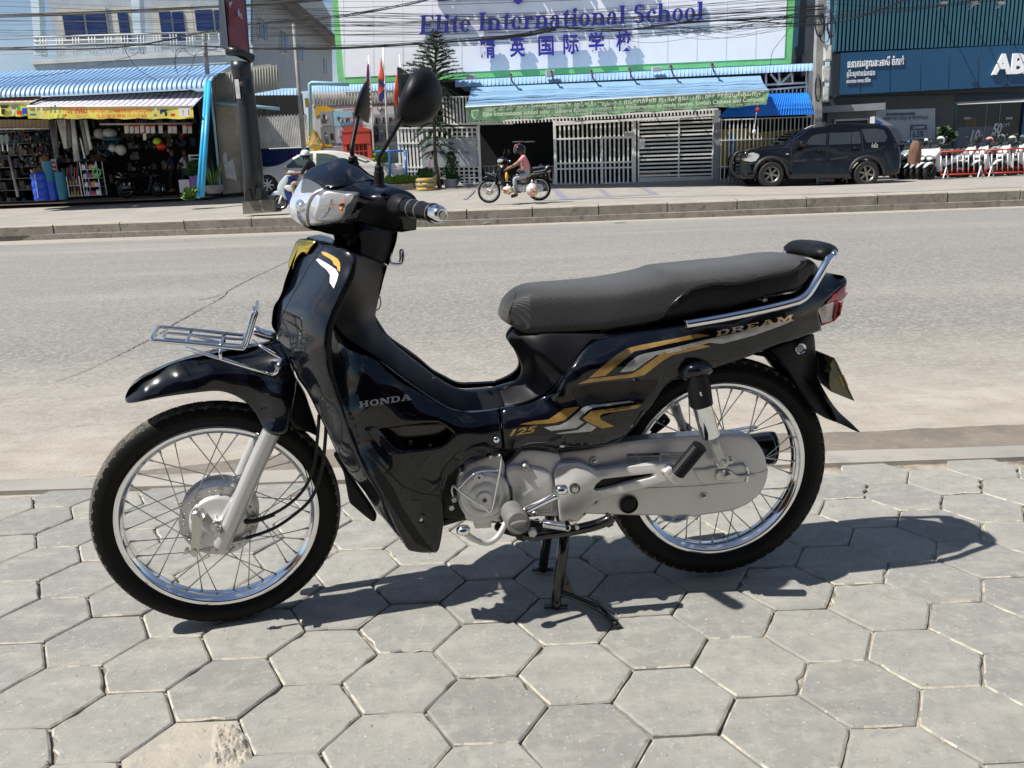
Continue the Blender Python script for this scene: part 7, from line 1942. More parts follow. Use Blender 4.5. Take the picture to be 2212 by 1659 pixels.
def stem(x, w_=.2, h_=1., l=1, foot=1, hd=1, y0=0.):
 P = [[(x, y0),(x + w_, y0),(x + w_, h_),(x, h_)]]
 if foot: P.append([(x - .09,0),(x + w_ + .09,0),(x + w_ + .09,.055),(x + w_, .085),(x, .085),(x - .09,.055)])
 if hd: P.append([(x - .09, h_),(x - .09, h_ - .06),(x, h_ - .09),(x + .02, h_ - .09),(x + .02, h_)] if hd == 1 else [(x - .09, h_),(x + w_ + .09, h_),(x + w_ + .09, h_ - .055),(x + w_, h_ - .085),(x, h_ - .085),(x - .09, h_ - .055)])
 return P
def ring(cx, cy, rx, ry, tx_, ty, a0=0, a1=360, n=22):
 o = [(cx + rx * math.cos(R(a0 + (a1 - a0) * i / n)), cy + ry * math.sin(R(a0 + (a1 - a0) * i / n))) for i in range(n + 1)]
 i_ = [(cx + (rx - tx_) * math.cos(R(a0 + (a1 - a0) * i / n)), cy + (ry - ty) * math.sin(R(a0 + (a1 - a0) * i / n))) for i in range(n + 1)]
 return [[o[k], o[k + 1], i_[k + 1], i_[k]] for k in range(n)]
X_ = .68
def arch(x0, x1, h_=X_): return ring((x0 + x1) / 2 - .02, h_ - .24,(x1 - x0) / 2 + .02,.24,.17,.09,0,165)
SERIF['E'] = (.80, stem(.09,.22,1, hd=2) + [[(.3,0),(.74,0),(.78,.28),(.72,.28),(.62,.10),(.3,.07)], [(.3,1),(.72,1),(.74,.74),(.69,.74),(.60,.91),(.3,.93)], [(.3,.47),(.5,.47),(.5,.54),(.3,.54)], [(.5,.36),(.56,.36),(.56,.66),(.5,.66)]])
SERIF['l'] = (.38, stem(.09)); SERIF['i'] = (.38, stem(.09, h_=X_) + ring(.19,.87,.12,.12,.12,.12))
SERIF['t'] = (.45, [[(.12,.12),(.31,.12),(.31,.92),(.27,.92),(.12,.74)], [(0,.62),(.42,.62),(.42,.70),(0,.70)]] + ring(.29,.16,.17,.17,.15,.1,180,310))
SERIF['e'] = (.60, ring(.29,.34,.28,.36,.17,.07,0,325) + [[(.1,.36),(.57,.36),(.57,.43),(.1,.43)]])
SERIF['I'] = (.42, stem(.10,.22,1, hd=2)); SERIF['n'] = (.78, stem(.09, h_=X_) + arch(.12,.68) + stem(.50, h_=.46, hd=0))
SERIF['r'] = (.56, stem(.09, h_=X_) + ring(.40,.47,.19,.22,.10,.10,45,175) + ring(.44,.58,.10,.10,.10,.10))
SERIF['a'] = (.62, ring(.24,.20,.23,.22,.16,.06,60,330) + stem(.33,.18,.48, foot=0, hd=0) + ring(.28,.46,.23,.23,.17,.07,0,160) + [[(.33,0),(.60,0),(.60,.06),(.5,.1),(.33,.1)]] + ring(.14,.50,.09,.09,.09,.09))
SERIF['o'] = (.62, ring(.30,.34,.29,.36,.18,.06)); SERIF['S'] = (.66, ring(.31,.74,.27,.28,.17,.09,35,262) + ring(.32,.27,.29,.29,.19,.09,-155,85) + [[(.18,.60),(.42,.44),(.52,.50),(.28,.66)], [(.53,.70),(.58,.70),(.58,1.0),(.53,1.0)], [(.03,0),(.08,0),(.08,.32),(.03,.32)]])
SERIF['c'] = (.54, ring(.30,.34,.28,.36,.18,.07,40,320) + ring(.45,.53,.09,.09,.09,.09)); SERIF['h'] = (.78, stem(.09) + arch(.12,.68) + stem(.50, h_=.46, hd=0)); SERIF[' '] = (.30, [])
def serif(word, c, p0, p1, hpx, d, m, parent, dep=.06):
 tot = sum(SERIF[ch][0] + .045 for ch in word); A_ = Vector((*p0,0)); ux = (Vector((*p1,0)) - A_) / tot; x = 0
 for ch in word:
  wd, P = SERIF[ch]; V = []; F = []
  for i, poly in enumerate(P):
   n = len(poly); b = len(V); dd = d - .0008 * (i % 7)
   for s in (0,1):
    for (u, v) in poly: q = A_ + ux * (x + u); V.append(ST.at(*cq(c, q.x + .04 * hpx * v, q.y - hpx * v), dd + dep * s * .999))
   F += [tuple(b + k for k in range(n)), tuple(b + n + k for k in range(n))[::-1]] + [(b + k, b + n + k, b + n + (k + 1) % n, b + (k + 1) % n) for k in range(n)]
  if V: mk('letter', V, F, m, parent)
  x += wd + .045
serif('Elite International School', 'c', cb(1200,248),(1484,108),101, SGD - .12, M['letter_blue'], bb)
for i, (ch, x, y) in enumerate((('精', 305,312),('英', 468,304),('国', 617,297),('际', 753,289),('学', 893,282),('校', 1046,272))):
 ftext(ch, 'c', (x - 42, y - 4),(x + 42, y - 8),.66, SGD - .16, M['letter_blue'], bb, ext=.03, bold=.022, name='character')
wl = THc('blue_grey_wall', 'd', 480,480,12.5, 'slate blue panelled wall between the billboard and the bank', 'wall')
FP('wall_panel', 'd', [(395,-150),(640,-150),(640,760),(395,480)], 13, M['slate'], wl, th=.3); FP('wall_panel', 'd', [(400,-150),(470,-150),(445,330),(405,360)], 12.9, M['bank_teal'], wl, th=.05)

# bank
BD = 11.0
bk = THc('bank_building', 'd', 1400,1000, BD, 'dark blue bank building with upright fins and a lettered fascia', 'bank')
FP('upper_wall', 'd', [(700,-150),(2300,-150),(2300,360),(700,400)], BD + .35, M['bank_dark'], bk, th=.3)
x = 722
while x < 2200:
 y1 = 372 - (x - 722) * .0385
 RB('fin', 'd', x, -120, x + 15, y1, BD, .28, M['bank_teal'], bk); x += 29.5
FP('fascia', 'd', [(762,384),(2300,314),(2300,612),(750,688)], BD - .5, M['bank_blue'], bk, th=.9)
FP('fascia_return', 'd', [(700,400),(765,384),(753,690),(690,720)], BD - .45, M['bank_dark'], bk, th=.3)
for x in (905,1120,1340,1545,1760,1975): TB('panel_joint', 'd', [(x, 378 - (x - 762) * .045),(x - 6,683 - (x - 750) * .049)], .006, M['bank_dark'], bk, d=BD - .505, n=4)
FP('soffit', 'd', [(700,690),(2300,610),(2300,660),(760,700)], BD - .2, M['bank_dark'], bk, th=.6)
FP('ground_wall', 'd', [(640,690),(1592,650),(1585,1080),(640,1080)], BD + .1, M['bank_grey'], bk, th=.3)
FP('shutter_box', 'd', [(1592,655),(2300,640),(2300,705),(1592,742)], BD + .1, M['bank_dark'], bk, th=.3)
for k in range(5): hbar('shutter_slat', 'd', 1592,2300,662 + k * 15,632 + k * 14,4, BD + .07, M['bank_blue'], bk, .03)
FP('window_head', 'd', [(1592,742),(2085,715),(2085,726),(1592,754)], BD + .08, M['slab_grey'], bk, th=.2)
RB('shop_window', 'd', 1590,745,2300,1100, BD + .2,.03, M['dark_glass'], bk)
for x in (1575,2075): RB('window_frame', 'd', x, 740, x + 16,1080, BD + .1,.15, M['bank_blue'], bk)
for q in ((1800,760,1806,1080),(1900,745,1905,1080)): RB('glass_joint', 'd', *q, BD + .18,.02, M['grey_metal'], bk)
RB('interior_panel', 'd', 1660,850,1740,920, BD + .19,.01, M['bark'], bk); RB('interior_panel', 'd', 1600,920,1860,1060, BD + .192,.01, M['poster_dark'], bk)
for x in (1650,1955): RB('door_lamp', 'd', x, 850, x + 50,866, BD + .15,.03, M['slab_grey'], bk)
for s, x0, x1, y, h_ in (('10', 1680,1755,1030,.46),('50', 1850,1925,975,.42)): ftext(s, 'd', (x0, y),(x1, y - 6), h_ * 1.15, BD + .17, M['poster'], bk, bold=.04, shear=.3)
ftext('%', 'd', (1765,1020),(1795,1016),.2, BD + .17, M['poster'], bk); ftext('OFF', 'd', (1925,925),(1985,915),.16, BD + .17, M['poster'], bk); ftext('ABA', 'd', (1590,890),(1655,884),.24, BD + .17, M['slate'], bk)
wt = M['sign_white']; bd = BD - .53
ftext('ធនាគារវឌ្ឍនៈអាស៊ី ចំកាត់', 'd', (803,492),(1212,468),.31, bd, wt, bk, ext=.01, bold=.015)
ftext('គ្រឹះស្ថានឯកជន', 'd', (798,556),(1000,546),.23, bd, wt, bk, ext=.01); ftext('សាខាចោមចៅទី២', 'd', (797,604),(968,596),.16, bd, wt, bk, ext=.01)
ftext('ABA', 'd', (1864,534),(2230,522),.82, bd - .02, wt, bk, ext=.03, bold=.045)
ps = FP('rate_poster', 'd', [(1012,800),(1442,785),(1442,1080),(1012,1080)], BD + .02, M['poster'], None, th=.04); tagp(ps, 'pale blue-grey loan rate poster reading 6.5% on the bank wall', 'poster')
FP('poster_header', 'd', [(1088,822),(1295,815),(1295,834),(1088,840)], BD, M['poster_dark'], ps, th=.01)
ftext('មានគ្នាតាំងពីថ្នាំដំបូង រហូតដល់ឆ្នាំបញ្ចប់', 'd', (1065,872),(1392,862),.16, BD, M['poster_dark'], ps, bold=.02)
FP('rate_box', 'd', [(1262,912),(1275,905),(1372,902),(1383,912),(1383,1010),(1262,1010)], BD, M['poster_dark'], ps, th=.01); FP('rate_box_face', 'd', [(1266,946),(1380,942),(1380,1006),(1266,1006)], BD - .008, M['poster'], ps, th=.006)
ftext('6.5%', 'd', (1276,996),(1358,992),.28, BD - .02, M['poster_dark'], ps, bold=.04); ftext('អត្រាការប្រាក់', 'd', (1282,934),(1362,930),.11, BD - .01, wt, ps)
FP('poster_shape', 'd', [(1130,925),(1160,930),(1205,975),(1205,1060),(1130,1060)], BD, M['slab_grey'], ps, th=.01)
bo_ = THc('guard_booth', 'd', 850,1000,9.6, 'grey guard booth with a flat slab roof behind the black car', 'booth')
FP('booth_wall', 'd', [(655,810),(1010,800),(1010,1080),(655,1080)], 9.7, M['booth_grey'], bo_, th=1.2); FP('booth_side', 'd', [(590,830),(655,812),(655,1080),(590,1080)], 9.75, M['bank_grey'], bo_, th=1.2)
FP('booth_roof', 'd', [(565,790),(640,770),(1082,745),(1082,795),(640,818),(575,822)], 9.4, M['slab_grey'], bo_, th=1.7)
RB('booth_window', 'd', 708,862,962,960,9.64,.05, M['white_wall'], bo_); RB('booth_opening', 'd', 722,876,948,960,9.62,.01, M['dark'], bo_); RB('booth_opening', 'd', 620,885,648,920,9.7,.05, M['cream'], bo_)
um = FP('parasol', 'd', [(1008,842),(1060,868),(1135,910),(1010,905)], 9.0, M['white_cloth'], None, th=.5); tagp(um, 'white and blue parasol edge beside the guard booth', 'parasol'); FP('parasol_panel', 'd', [(1008,862),(1050,885),(1070,905),(1010,903)], 8.98, M['bright_blue'], um, th=.02)
for i, x in enumerate((1500,1725,1920)):
 f_ = THc('bank_floodlight', 'd', x, 30, BD - 1.1,('left', 'middle', 'right')[i] + ' one of three floodlights on arms over the bank sign', 'floodlight', 'floodlights over the bank sign')
 FP('lamp_head', 'd', [(x - 25,12),(x + 30,8),(x + 35,28),(x - 12,34)], BD - 1.3, M['slab_grey'], f_, th=.2); TB('lamp_arm', 'd', [(x + 5,34, BD - 1.2),(x - 40,70, BD - .05)], .02, M['slab_grey'], f_)
# utility pole with meter boxes
up = THc('concrete_pole', 'd', 600,1100,7.9, 'concrete utility pole with cable coils and meter boxes', 'pole')
FP('pole_shaft', 'd', [(598,-150),(660,-150),(650,100),(636,400),(622,760),(618,1180),(566,1180),(570,760),(578,400),(590,100)], 7.9, M['pole_grey'], up, th=.28)
for i, (x0, y0, x1, y1) in enumerate(((640,322,694,440),(630,477,684,594),(624,626,674,738))):
 o = FP('meter_box', 'd', [(x0, y0),(x1, y0 + 2),(x1 - 4, y1),(x0 - 4, y1 - 2)], 7.8, M['white_wall'], None, th=.25, rd=.01, step=14); tagp(o, ('top', 'middle', 'bottom')[i] + ' one of three white meter boxes on the utility pole', 'meter box', 'meter boxes on the utility pole'); RB('box_lid', 'd', x0 + 8, y0 + 10, x1 - 10, y1 - 12,7.785,.02, M['dull_white'], o)
for (x, y, w_, h_) in ((605,175,36,95),(690,190,34,80),(648,120,45,60),(592,640,22,100),(640,250,40,60)):
 for j in range(3):
  P = [ST.at(*cq('d', x + w_ * math.cos(a) * (1 - .12 * j), y + h_ * math.sin(a) * (1 - .1 * j) + 6 * j),7.75 + .04 * j + .05 * math.cos(a)) for a in [2 * PI * k / 18 for k in range(18)]]
  V, F = tube(P, .009,5, closed=True); mk('cable_coil', V, F, M['cable'], up, smooth=True)

# overhead cables
def cable(pts, r=.012, d=6.5, sag=0, lab='thin black overhead cable strung across the street front', g='overhead cables'):
 P = [ST.at(*p[:2], p[2] if len(p) > 2 else d) for p in pts]
 Q = spline([tuple(p) for p in P], 10)
 V, F = tube(Q, r, 5); o = mk('overhead_cable', V, F, M['cable'], None, smooth=True); return tagp(o, lab, 'cable', g)
cr = random.Random(21)
thick = 'thick black cable bundle among the overhead cables'
for pts in ([(-60,38),(200,29),(480,14),(700,-4),(900,-25)], [(-60,107),(250,103),(445,70),(480,64),(560,50),(720,37),(900,5),(1040,-40)], [(-60,106),(240,96),(480,102),(560,104),(718,103),(930,91),(1106,77),(1201,61),(1310,66),(1400,60),(1476,48),(1600,42),(1716,38),(1780,34)], [(548,103),(720,104),(900,96),(1106,80),(1202,63)], [(-60,35),(300,22),(600,8),(800,-10)], [(1476,48),(1600,46),(1780,50),(1900,20),(2000,-20)]):
 for j in range(3): cable([(x, y + cr.uniform(-2.5,2.5)) for x, y in pts], .013,6.5 + .06 * j, lab=thick, g='thick cable bundles')
for i in range(34):
 y0 = cr.uniform(-20,125); y1 = cr.uniform(-25,62); s = cr.uniform(4,30); x1 = 1780; x0 = -60 if i % 2 else cr.choice((480,545,640))
 if x0 > 0: y0 = cr.uniform(10,110)
 cable([(x0, y0),(x0 + (x1 - x0) * .33, y0 + (y1 - y0) * .33 + s * .9),(x0 + (x1 - x0) * .66, y0 + (y1 - y0) * .66 + s),(x1, y1)], cr.choice((.004,.005,.007)), cr.uniform(5.8,7.4))
for i in range(12):
 x0 = cr.uniform(1200,1500); cable([(x0, cr.uniform(40,75)),(x0 + 140, cr.uniform(60,95)),(1790, cr.uniform(10,60))], .005,7.2)
for i in range(10): cable([(1780, cr.uniform(0,45)),(2000, cr.uniform(-10,20)),(2260, cr.uniform(-60,0))], .005,7.6)
for pts in ([(270,94),(272,112),(300,150),(350,178),(420,196)], [(378,150),(380,112),(394,104),(420,120),(470,103)], [(384,160),(378,130),(400,104),(470,108)], [(1712,40),(1700,70),(1670,110),(1664,142)], [(330,208),(380,200),(410,150),(430,110),(480,112)], [(-20,170),(120,160),(270,125),(300,112)]): cable(pts, .008,6.2)
# slender wooden post by the balcony
wp_ = THc('cable_post', 'a', 1495,500,7.0, 'short grey post with wire loops rising behind the canopy', 'post'); TB('post', 'a', [(1478,235),(1508,560)], .07, M['pole_grey'], wp_, d=7.0, n=8); TB('wire_loop', 'a', [(1470,250),(1500,240),(1525,270),(1510,305),(1480,300),(1470,265)], .012, M['dull_white'], wp_, d=6.95, sm=4)

# black sign pole
bp = THc('sign_pole', 'a', 1870,1500,.95, 'massive black advertising pole on a concrete block by the kerb', 'pole')
FP('concrete_base', 'a', [(1758,1468),(1870,1452),(1985,1452),(1996,1540),(1765,1556)], .75, M['kerb'], bp, th=.5)
TB('pole_shaft', 'a', [(1852,1455),(1836,1250),(1812,1000),(1785,700),(1752,480)], [.245,.235,.225,.21,.20], M['pole_black'], bp, d=.95, n=28)
TB('pole_collar', 'a', [(1768,600),(1760,560),(1750,500),(1747,450)], [.205,.222,.225,.222], M['pole_black'], bp, d=.95, n=28)
for q in ([(1775,1450),(1780,1395),(1812,1378),(1830,1450)], [(1850,1448),(1862,1360),(1925,1380),(1955,1448)], [(1955,1450),(1925,1385),(1900,1330),(1895,1450)]): FP('gusset', 'a', q, .68, M['pole_black'], bp, th=.03)
RB('sticker', 'a', 1708,575,1738,715,.7,.01, M['dull_white'], bp)
TB('cross_pipe', 'a', [(1650,368,.8),(1720,375,.8),(1830,425,1.1)], .105, M['pole_black'], bp, n=16)
ab = THc('advert_box', 'a', 1700,380,.95, 'tall black framed advertising box with a dark red poster on the black pole', 'advert')
def qd(name, P, dd, m, th): FP(name, 'a', P, dd, m, ab, th=th)
cC = [(1583,-120,.95),(1605,345,.95),(1640,345,.62),(1622,-120,.62)]
def prism4(name, pts, m, off=0):
 V = [ST.at(*cq('a', x, y), d) for x, y, d in pts]; mk(name, V, [(0,1,2,3)], m, ab)
prism4('box_edge', [(1580,-150,1.25),(1600,345,1.25),(1658,345,.75),(1612,-150,.75)], M['pole_black'])
prism4('box_frame', [(1612,-150,.75),(1658,345,.75),(1815,405,1.75),(1775,-150,1.75)], M['pole_black'])
prism4('poster_face', [(1622,-150,.72),(1668,332,.72),(1806,388,1.70),(1766,-150,1.70)], M['sign_red'])
prism4('can_print', [(1655,60,.75),(1690,20,.95),(1708,185,.95),(1672,180,.75)], M['red_dark'])
for q in ([(1662,20),(1685,10),(1700,160),(1690,165)], [(1725,80),(1735,60),(1742,110),(1730,130)], [(1745,100),(1752,90),(1758,130),(1748,140)]): prism4('print_stroke', [(*p, .7 + (p[0] - 1650) * .0065) for p in q], M['poster'])
prism4('bottom_rail', [(1600,340,1.25),(1650,370,.72),(1850,435,1.8),(1830,405,1.9)], M['pole_black'])
# ================================================================== vehicles, people, plants
def wheel_at(name, parent, C0, ax, rt, wt, rr, mrim, nsp=5, m2=None):
 w_ = bpy.data.objects.new(name, None); COL.objects.link(w_); w_.parent = parent; ORG[w_.name] = ORG[parent.name]
 h = wt / 2
 V, F = lathe([(rr, -h * .8),(rr + .02,-h),(rt - .04,-h),(rt - .01,-h * .8),(rt, -h * .5),(rt, h * .5),(rt - .01, h * .8),(rt - .04, h),(rr + .02, h),(rr, h * .8)], C0, ax, 36); mk('tyre', V, F, M['rubber'], w_)
 V, F = lathe([(rr, -h * .82),(rr - .02,-h * .75),(rr - .025,0),(rr - .025, h * .6)], C0, ax, 32); mk('rim', V, F, mrim, w_, smooth=True)
 V, F = lathe([(rr * .25,-h * .6),(rr * .22,-h * .7),(0,-h * .7)], C0, ax, 16); mk('hub', V, F, mrim, w_)
 V, F = lathe([(0, h * .1),(rr - .02, h * .1)], C0, ax, 24); mk('wheel_back', V, F, M['dark'], w_)
 ax = Vector(ax).normalized(); u = ax.orthogonal().normalized(); v = ax.cross(u)
 for k in range(nsp):
  a = 2 * PI * k / nsp; d = u * math.cos(a) + v * math.sin(a); s_ = ax.cross(d) * rr * (.13 if nsp < 8 else .04)
  a0 = C0 + d * rr * .15 - ax * h * .55; a1 = C0 + d * (rr - .01) - ax * h * .5
  P = [a0 - s_, a0 + s_, a1 + s_ * .8, a1 - s_ * .8]; mk('wheel_spoke', P + [p + ax * .03 for p in P], [(0,1,2,3),(4,7,6,5),(0,4,5,1),(1,5,6,2),(2,6,7,3),(3,7,4,0)], mrim, w_)
 return w_
def px_wheel(name, parent, c, x, y, rpx, d, wt, rrf, mrim, n=5):
 C0 = ST.at(*cq(c, x, y), d); r_ = (ST.at(*cq(c, x + rpx, y), d) - C0).length
 return wheel_at(name, parent, C0 + ST.y * wt / 2, ST.y, r_, wt, r_ * rrf, mrim, n)
def carbody(name, c, pts, ctrl, d, m, parent, width, key, rd=.06, sm=2):
 return panel(name, ST, c, pts, ctrl, m, parent, step=9, rnd_=rd, skirt=width, sm=sm, keep=key, pxm=1 / 75.)
dsu = 6.3
su = THc('suv', 'e', 700,620, dsu + .9, 'black SUV with bronze six-spoke wheels and a bull bar', 'car')
SB = [(165,605),(122,590),(116,530),(118,470),(128,430),(165,405),(215,385),(300,366),(430,350),(520,288),(595,240),(700,222),(900,206),(1090,204),(1195,216),(1245,270),(1285,345),(1303,420),(1300,520),(1285,572),(1215,585),(1190,575),(1172,505),(1120,462),(1055,448),(990,462),(945,505),(930,575),(920,598),(500,606),(478,598),(455,520),(405,465),(350,450),(295,462),(252,510),(235,600)]
carbody('body', 'e', SB, [(116,500, dsu + .25),(165,405, dsu + .15),(300,500, dsu),(700,550, dsu + .02),(1200,500, dsu),(1303,450, dsu + .12),(300,370, dsu + .22),(600,370, dsu + .06),(1200,360, dsu + .06),(600,240, dsu + .30),(900,206, dsu + .34),(1195,216, dsu + .32),(1285,345, dsu + .18),(430,350, dsu + .2)], dsu, M['suv'], su, 1.75, 'suv')
def dc(name, c, pts, m, parent, on, off=.012, **k): return decal(name, c, pts, m, parent, [on], off=off, step=14, **k)
for q in ([(612,355),(618,325),(650,290),(690,278),(757,272),(752,358)], [(778,268),(940,262),(937,350),(775,356)], [(944,262),(1002,258),(1012,346),(942,350)], [(1015,240),(1130,236),(1180,246),(1205,300),(1190,334),(1050,340)]): dc('side_window', 'e', q, M['carglass'], su, 'suv')
dc('windscreen', 'e', [(432,354),(560,258),(625,240),(600,262),(470,356)], M['blue_glass'], su, 'suv', sm=1)  # blue glass colour stands in for a bluish reflection
dc('headlamp', 'e', [(172,455),(180,420),(215,412),(258,425),(262,440),(235,475),(200,482),(140,470)], M['lampglass'], su, 'suv', .02)
dc('grille', 'e', [(124,440),(170,412),(172,455),(135,468)], M['trim'], su, 'suv', .02)
for q in ([(510,468),(755,452),(755,470),(512,485)], [(780,455),(925,440),(900,455),(780,472)], [(128,485),(225,492),(200,500),(128,492)]): dc('side_moulding', 'e', q, M['trim'], su, 'suv', .02)
for q in ([(766,262),(770,262),(764,540),(760,540)], [(498,372),(502,372),(500,540),(496,540)], [(1012,240),(1015,240),(1030,400),(1026,440)], [(225,392),(490,368),(490,372),(225,396)]): dc('door_gap', 'e', q, M['dark'], su, 'suv', .006)
for x, y in ((690,400),(955,380)): TB('door_handle', 'e', [(x, y),(x + 60, y - 2)], .02, M['suv'], su, d=dsu - .03)
for (cx, r_) in ((350,118),(1055,124)): TB('wheel_flare', 'e', [(cx + r_ * math.cos(R(a)) * 1.05,578 - r_ * 1.08 * math.sin(R(a))) for a in range(-5,186,15)], .055, M['trim'], su, d=dsu + .02)
for x in (352,1055): px_wheel('wheel', su, 'e', x, 574 if x < 500 else 568,96, dsu - .02,.26,.60, M['wheelm'], 6)
for x, y in ((228,600),(905,612)): px_wheel('wheel', su, 'e', x, y - 18,80, dsu + 1.6,.26,.6, M['wheelm'], 6)
FP('running_board', 'e', [(480,578),(930,568),(940,600),(500,606)], dsu - .08, M['trim'], su, th=.2)
for dd in (.35,1.15): TB('bull_bar', 'e', [(150,402),(90,420),(62,480),(62,545),(95,585),(120,590)], .04, M['trim'], su, d=dsu + dd, sm=4)
for y in (440,490): TB('bull_bar_rail', 'e', [(75, y, dsu + .3),(70, y - 4, dsu + 1.2)], .03, M['trim'], su)
blob('door_mirror', 'e', 580,350,62,50, dsu - .12,.10, 'suv', su, jag=.05); TB('roof_rail', 'e', [(745,212),(900,202),(1150,204)], .02, M['trim'], su, d=dsu + .4, sm=3); TB('aerial', 'e', [(595,240),(640,218),(676,212)], .012, M['dull_white'], su, d=dsu + .5)
ftext('ម៉ាស៊ីន', 'e', (1088,380),(1134,376),.16, dsu - .05, M['white'], su); RB('side_repeater', 'e', 458,420,480,428, dsu - .03,.02, M['lampglass'], su)
dse = 8.3; Q2 = lambda x, y: (x / 2, y / 2)
se = THc('sedan', 'P', 600,418, dse + .8, 'champagne silver sedan parked behind the black pole', 'car')
SE = [Q2(*p) for p in [(1030,832),(1022,800),(1024,765),(1036,748),(1080,735),(1150,722),(1200,714),(1245,692),(1295,666),(1345,653),(1420,649),(1480,655),(1540,671),(1610,697),(1700,703),(1728,715),(1742,765),(1738,820),(1700,840),(1640,842),(1628,800),(1590,778),(1550,800),(1538,845),(1215,848),(1203,800),(1185,768),(1157,757),(1128,768),(1110,798),(1098,832)]]
carbody('body', 'P', SE, [(512,395, dse + .25),(560,395, dse),(700,400, dse),(868,395, dse + .15),(560,362, dse + .15),(700,355, dse + .05),(690,325, dse + .28),(740,327, dse + .3),(850,350, dse + .2)], dse, M['sedan'], se, 1.65, 'sed', rd=.05)
for q in ([(408,742),(410,700),(520,605),(640,525),(720,490),(880,475),(880,740)], [(945,740),(945,475),(1120,480),(1280,515),(1380,570),(1330,640),(1200,720)]): dc('side_window', 'f', q, M['sedanglass'], se, 'sed')
dc('headlamp', 'b', [(40,1215),(95,1208),(62,1240),(38,1245)], M['lampglass'], se, 'sed', .02); dc('rear_window', 'f', [(1440,480),(1560,475),(1940,625),(1840,645),(1650,580)], M['sedanglass'], se, 'sed')
dc('door_gap', 'f', [(215,820),(220,820),(235,1040),(250,1080),(245,1080),(228,1040)], M['dark'], se, 'sed', .006)
px_wheel('wheel', se, 'P', 578,399,21, dse - .02,.2,.64, M['alloy'], 7); px_wheel('wheel', se, 'P', 796,399,21, dse - .02,.2,.64, M['alloy'], 7)
blob('door_mirror', 'f', 370,720,85,80, dse - .1,.09, 'sedan', se, jag=.04)

# people
def skinned(name, nodes, edges, mats_of, parent, sub=2, root=0):
 me = bpy.data.meshes.new(name); me.from_pydata([tuple(n_[0]) for n_ in nodes], edges, []); o = bpy.data.objects.new(name, me); COL.objects.link(o)
 md = o.modifiers.new('s', 'SKIN'); md.use_smooth_shade = True
 for i, n_ in enumerate(nodes): me.skin_vertices[0].data[i].radius = (n_[1], n_[2] if len(n_) > 2 and n_[2] else n_[1])
 me.skin_vertices[0].data[root].use_root = True
 o.modifiers.new('u', 'SUBSURF').levels = sub
 dg = bpy.context.evaluated_depsgraph_get(); m2 = bpy.data.meshes.new_from_object(o.evaluated_get(dg)); bpy.data.objects.remove(o)
 V = [v.co.copy() for v in m2.vertices]; F = [tuple(p.vertices) for p in m2.polygons]; ms = []; mi = []
 for f in F:
  c0 = sum((V[i] for i in f), Vector()) / len(f); best = min(range(len(edges)), key=lambda k: segd(c0, nodes[edges[k][0]][0], nodes[edges[k][1]][0])); m_ = mats_of[best]
  if m_ not in ms: ms.append(m_)
  mi.append(ms.index(m_))
 return mk(name, V, F, M[ms[0]], parent, smooth=True, mats=[M[x] for x in ms[1:]], midx=mi)
def segd(p, a, b):
 a, b = Vector(a), Vector(b); ab = b - a; t = max(0, min(1,(p - a).dot(ab) / max(ab.length_squared, 1e-9))); return (p - a - ab * t).length
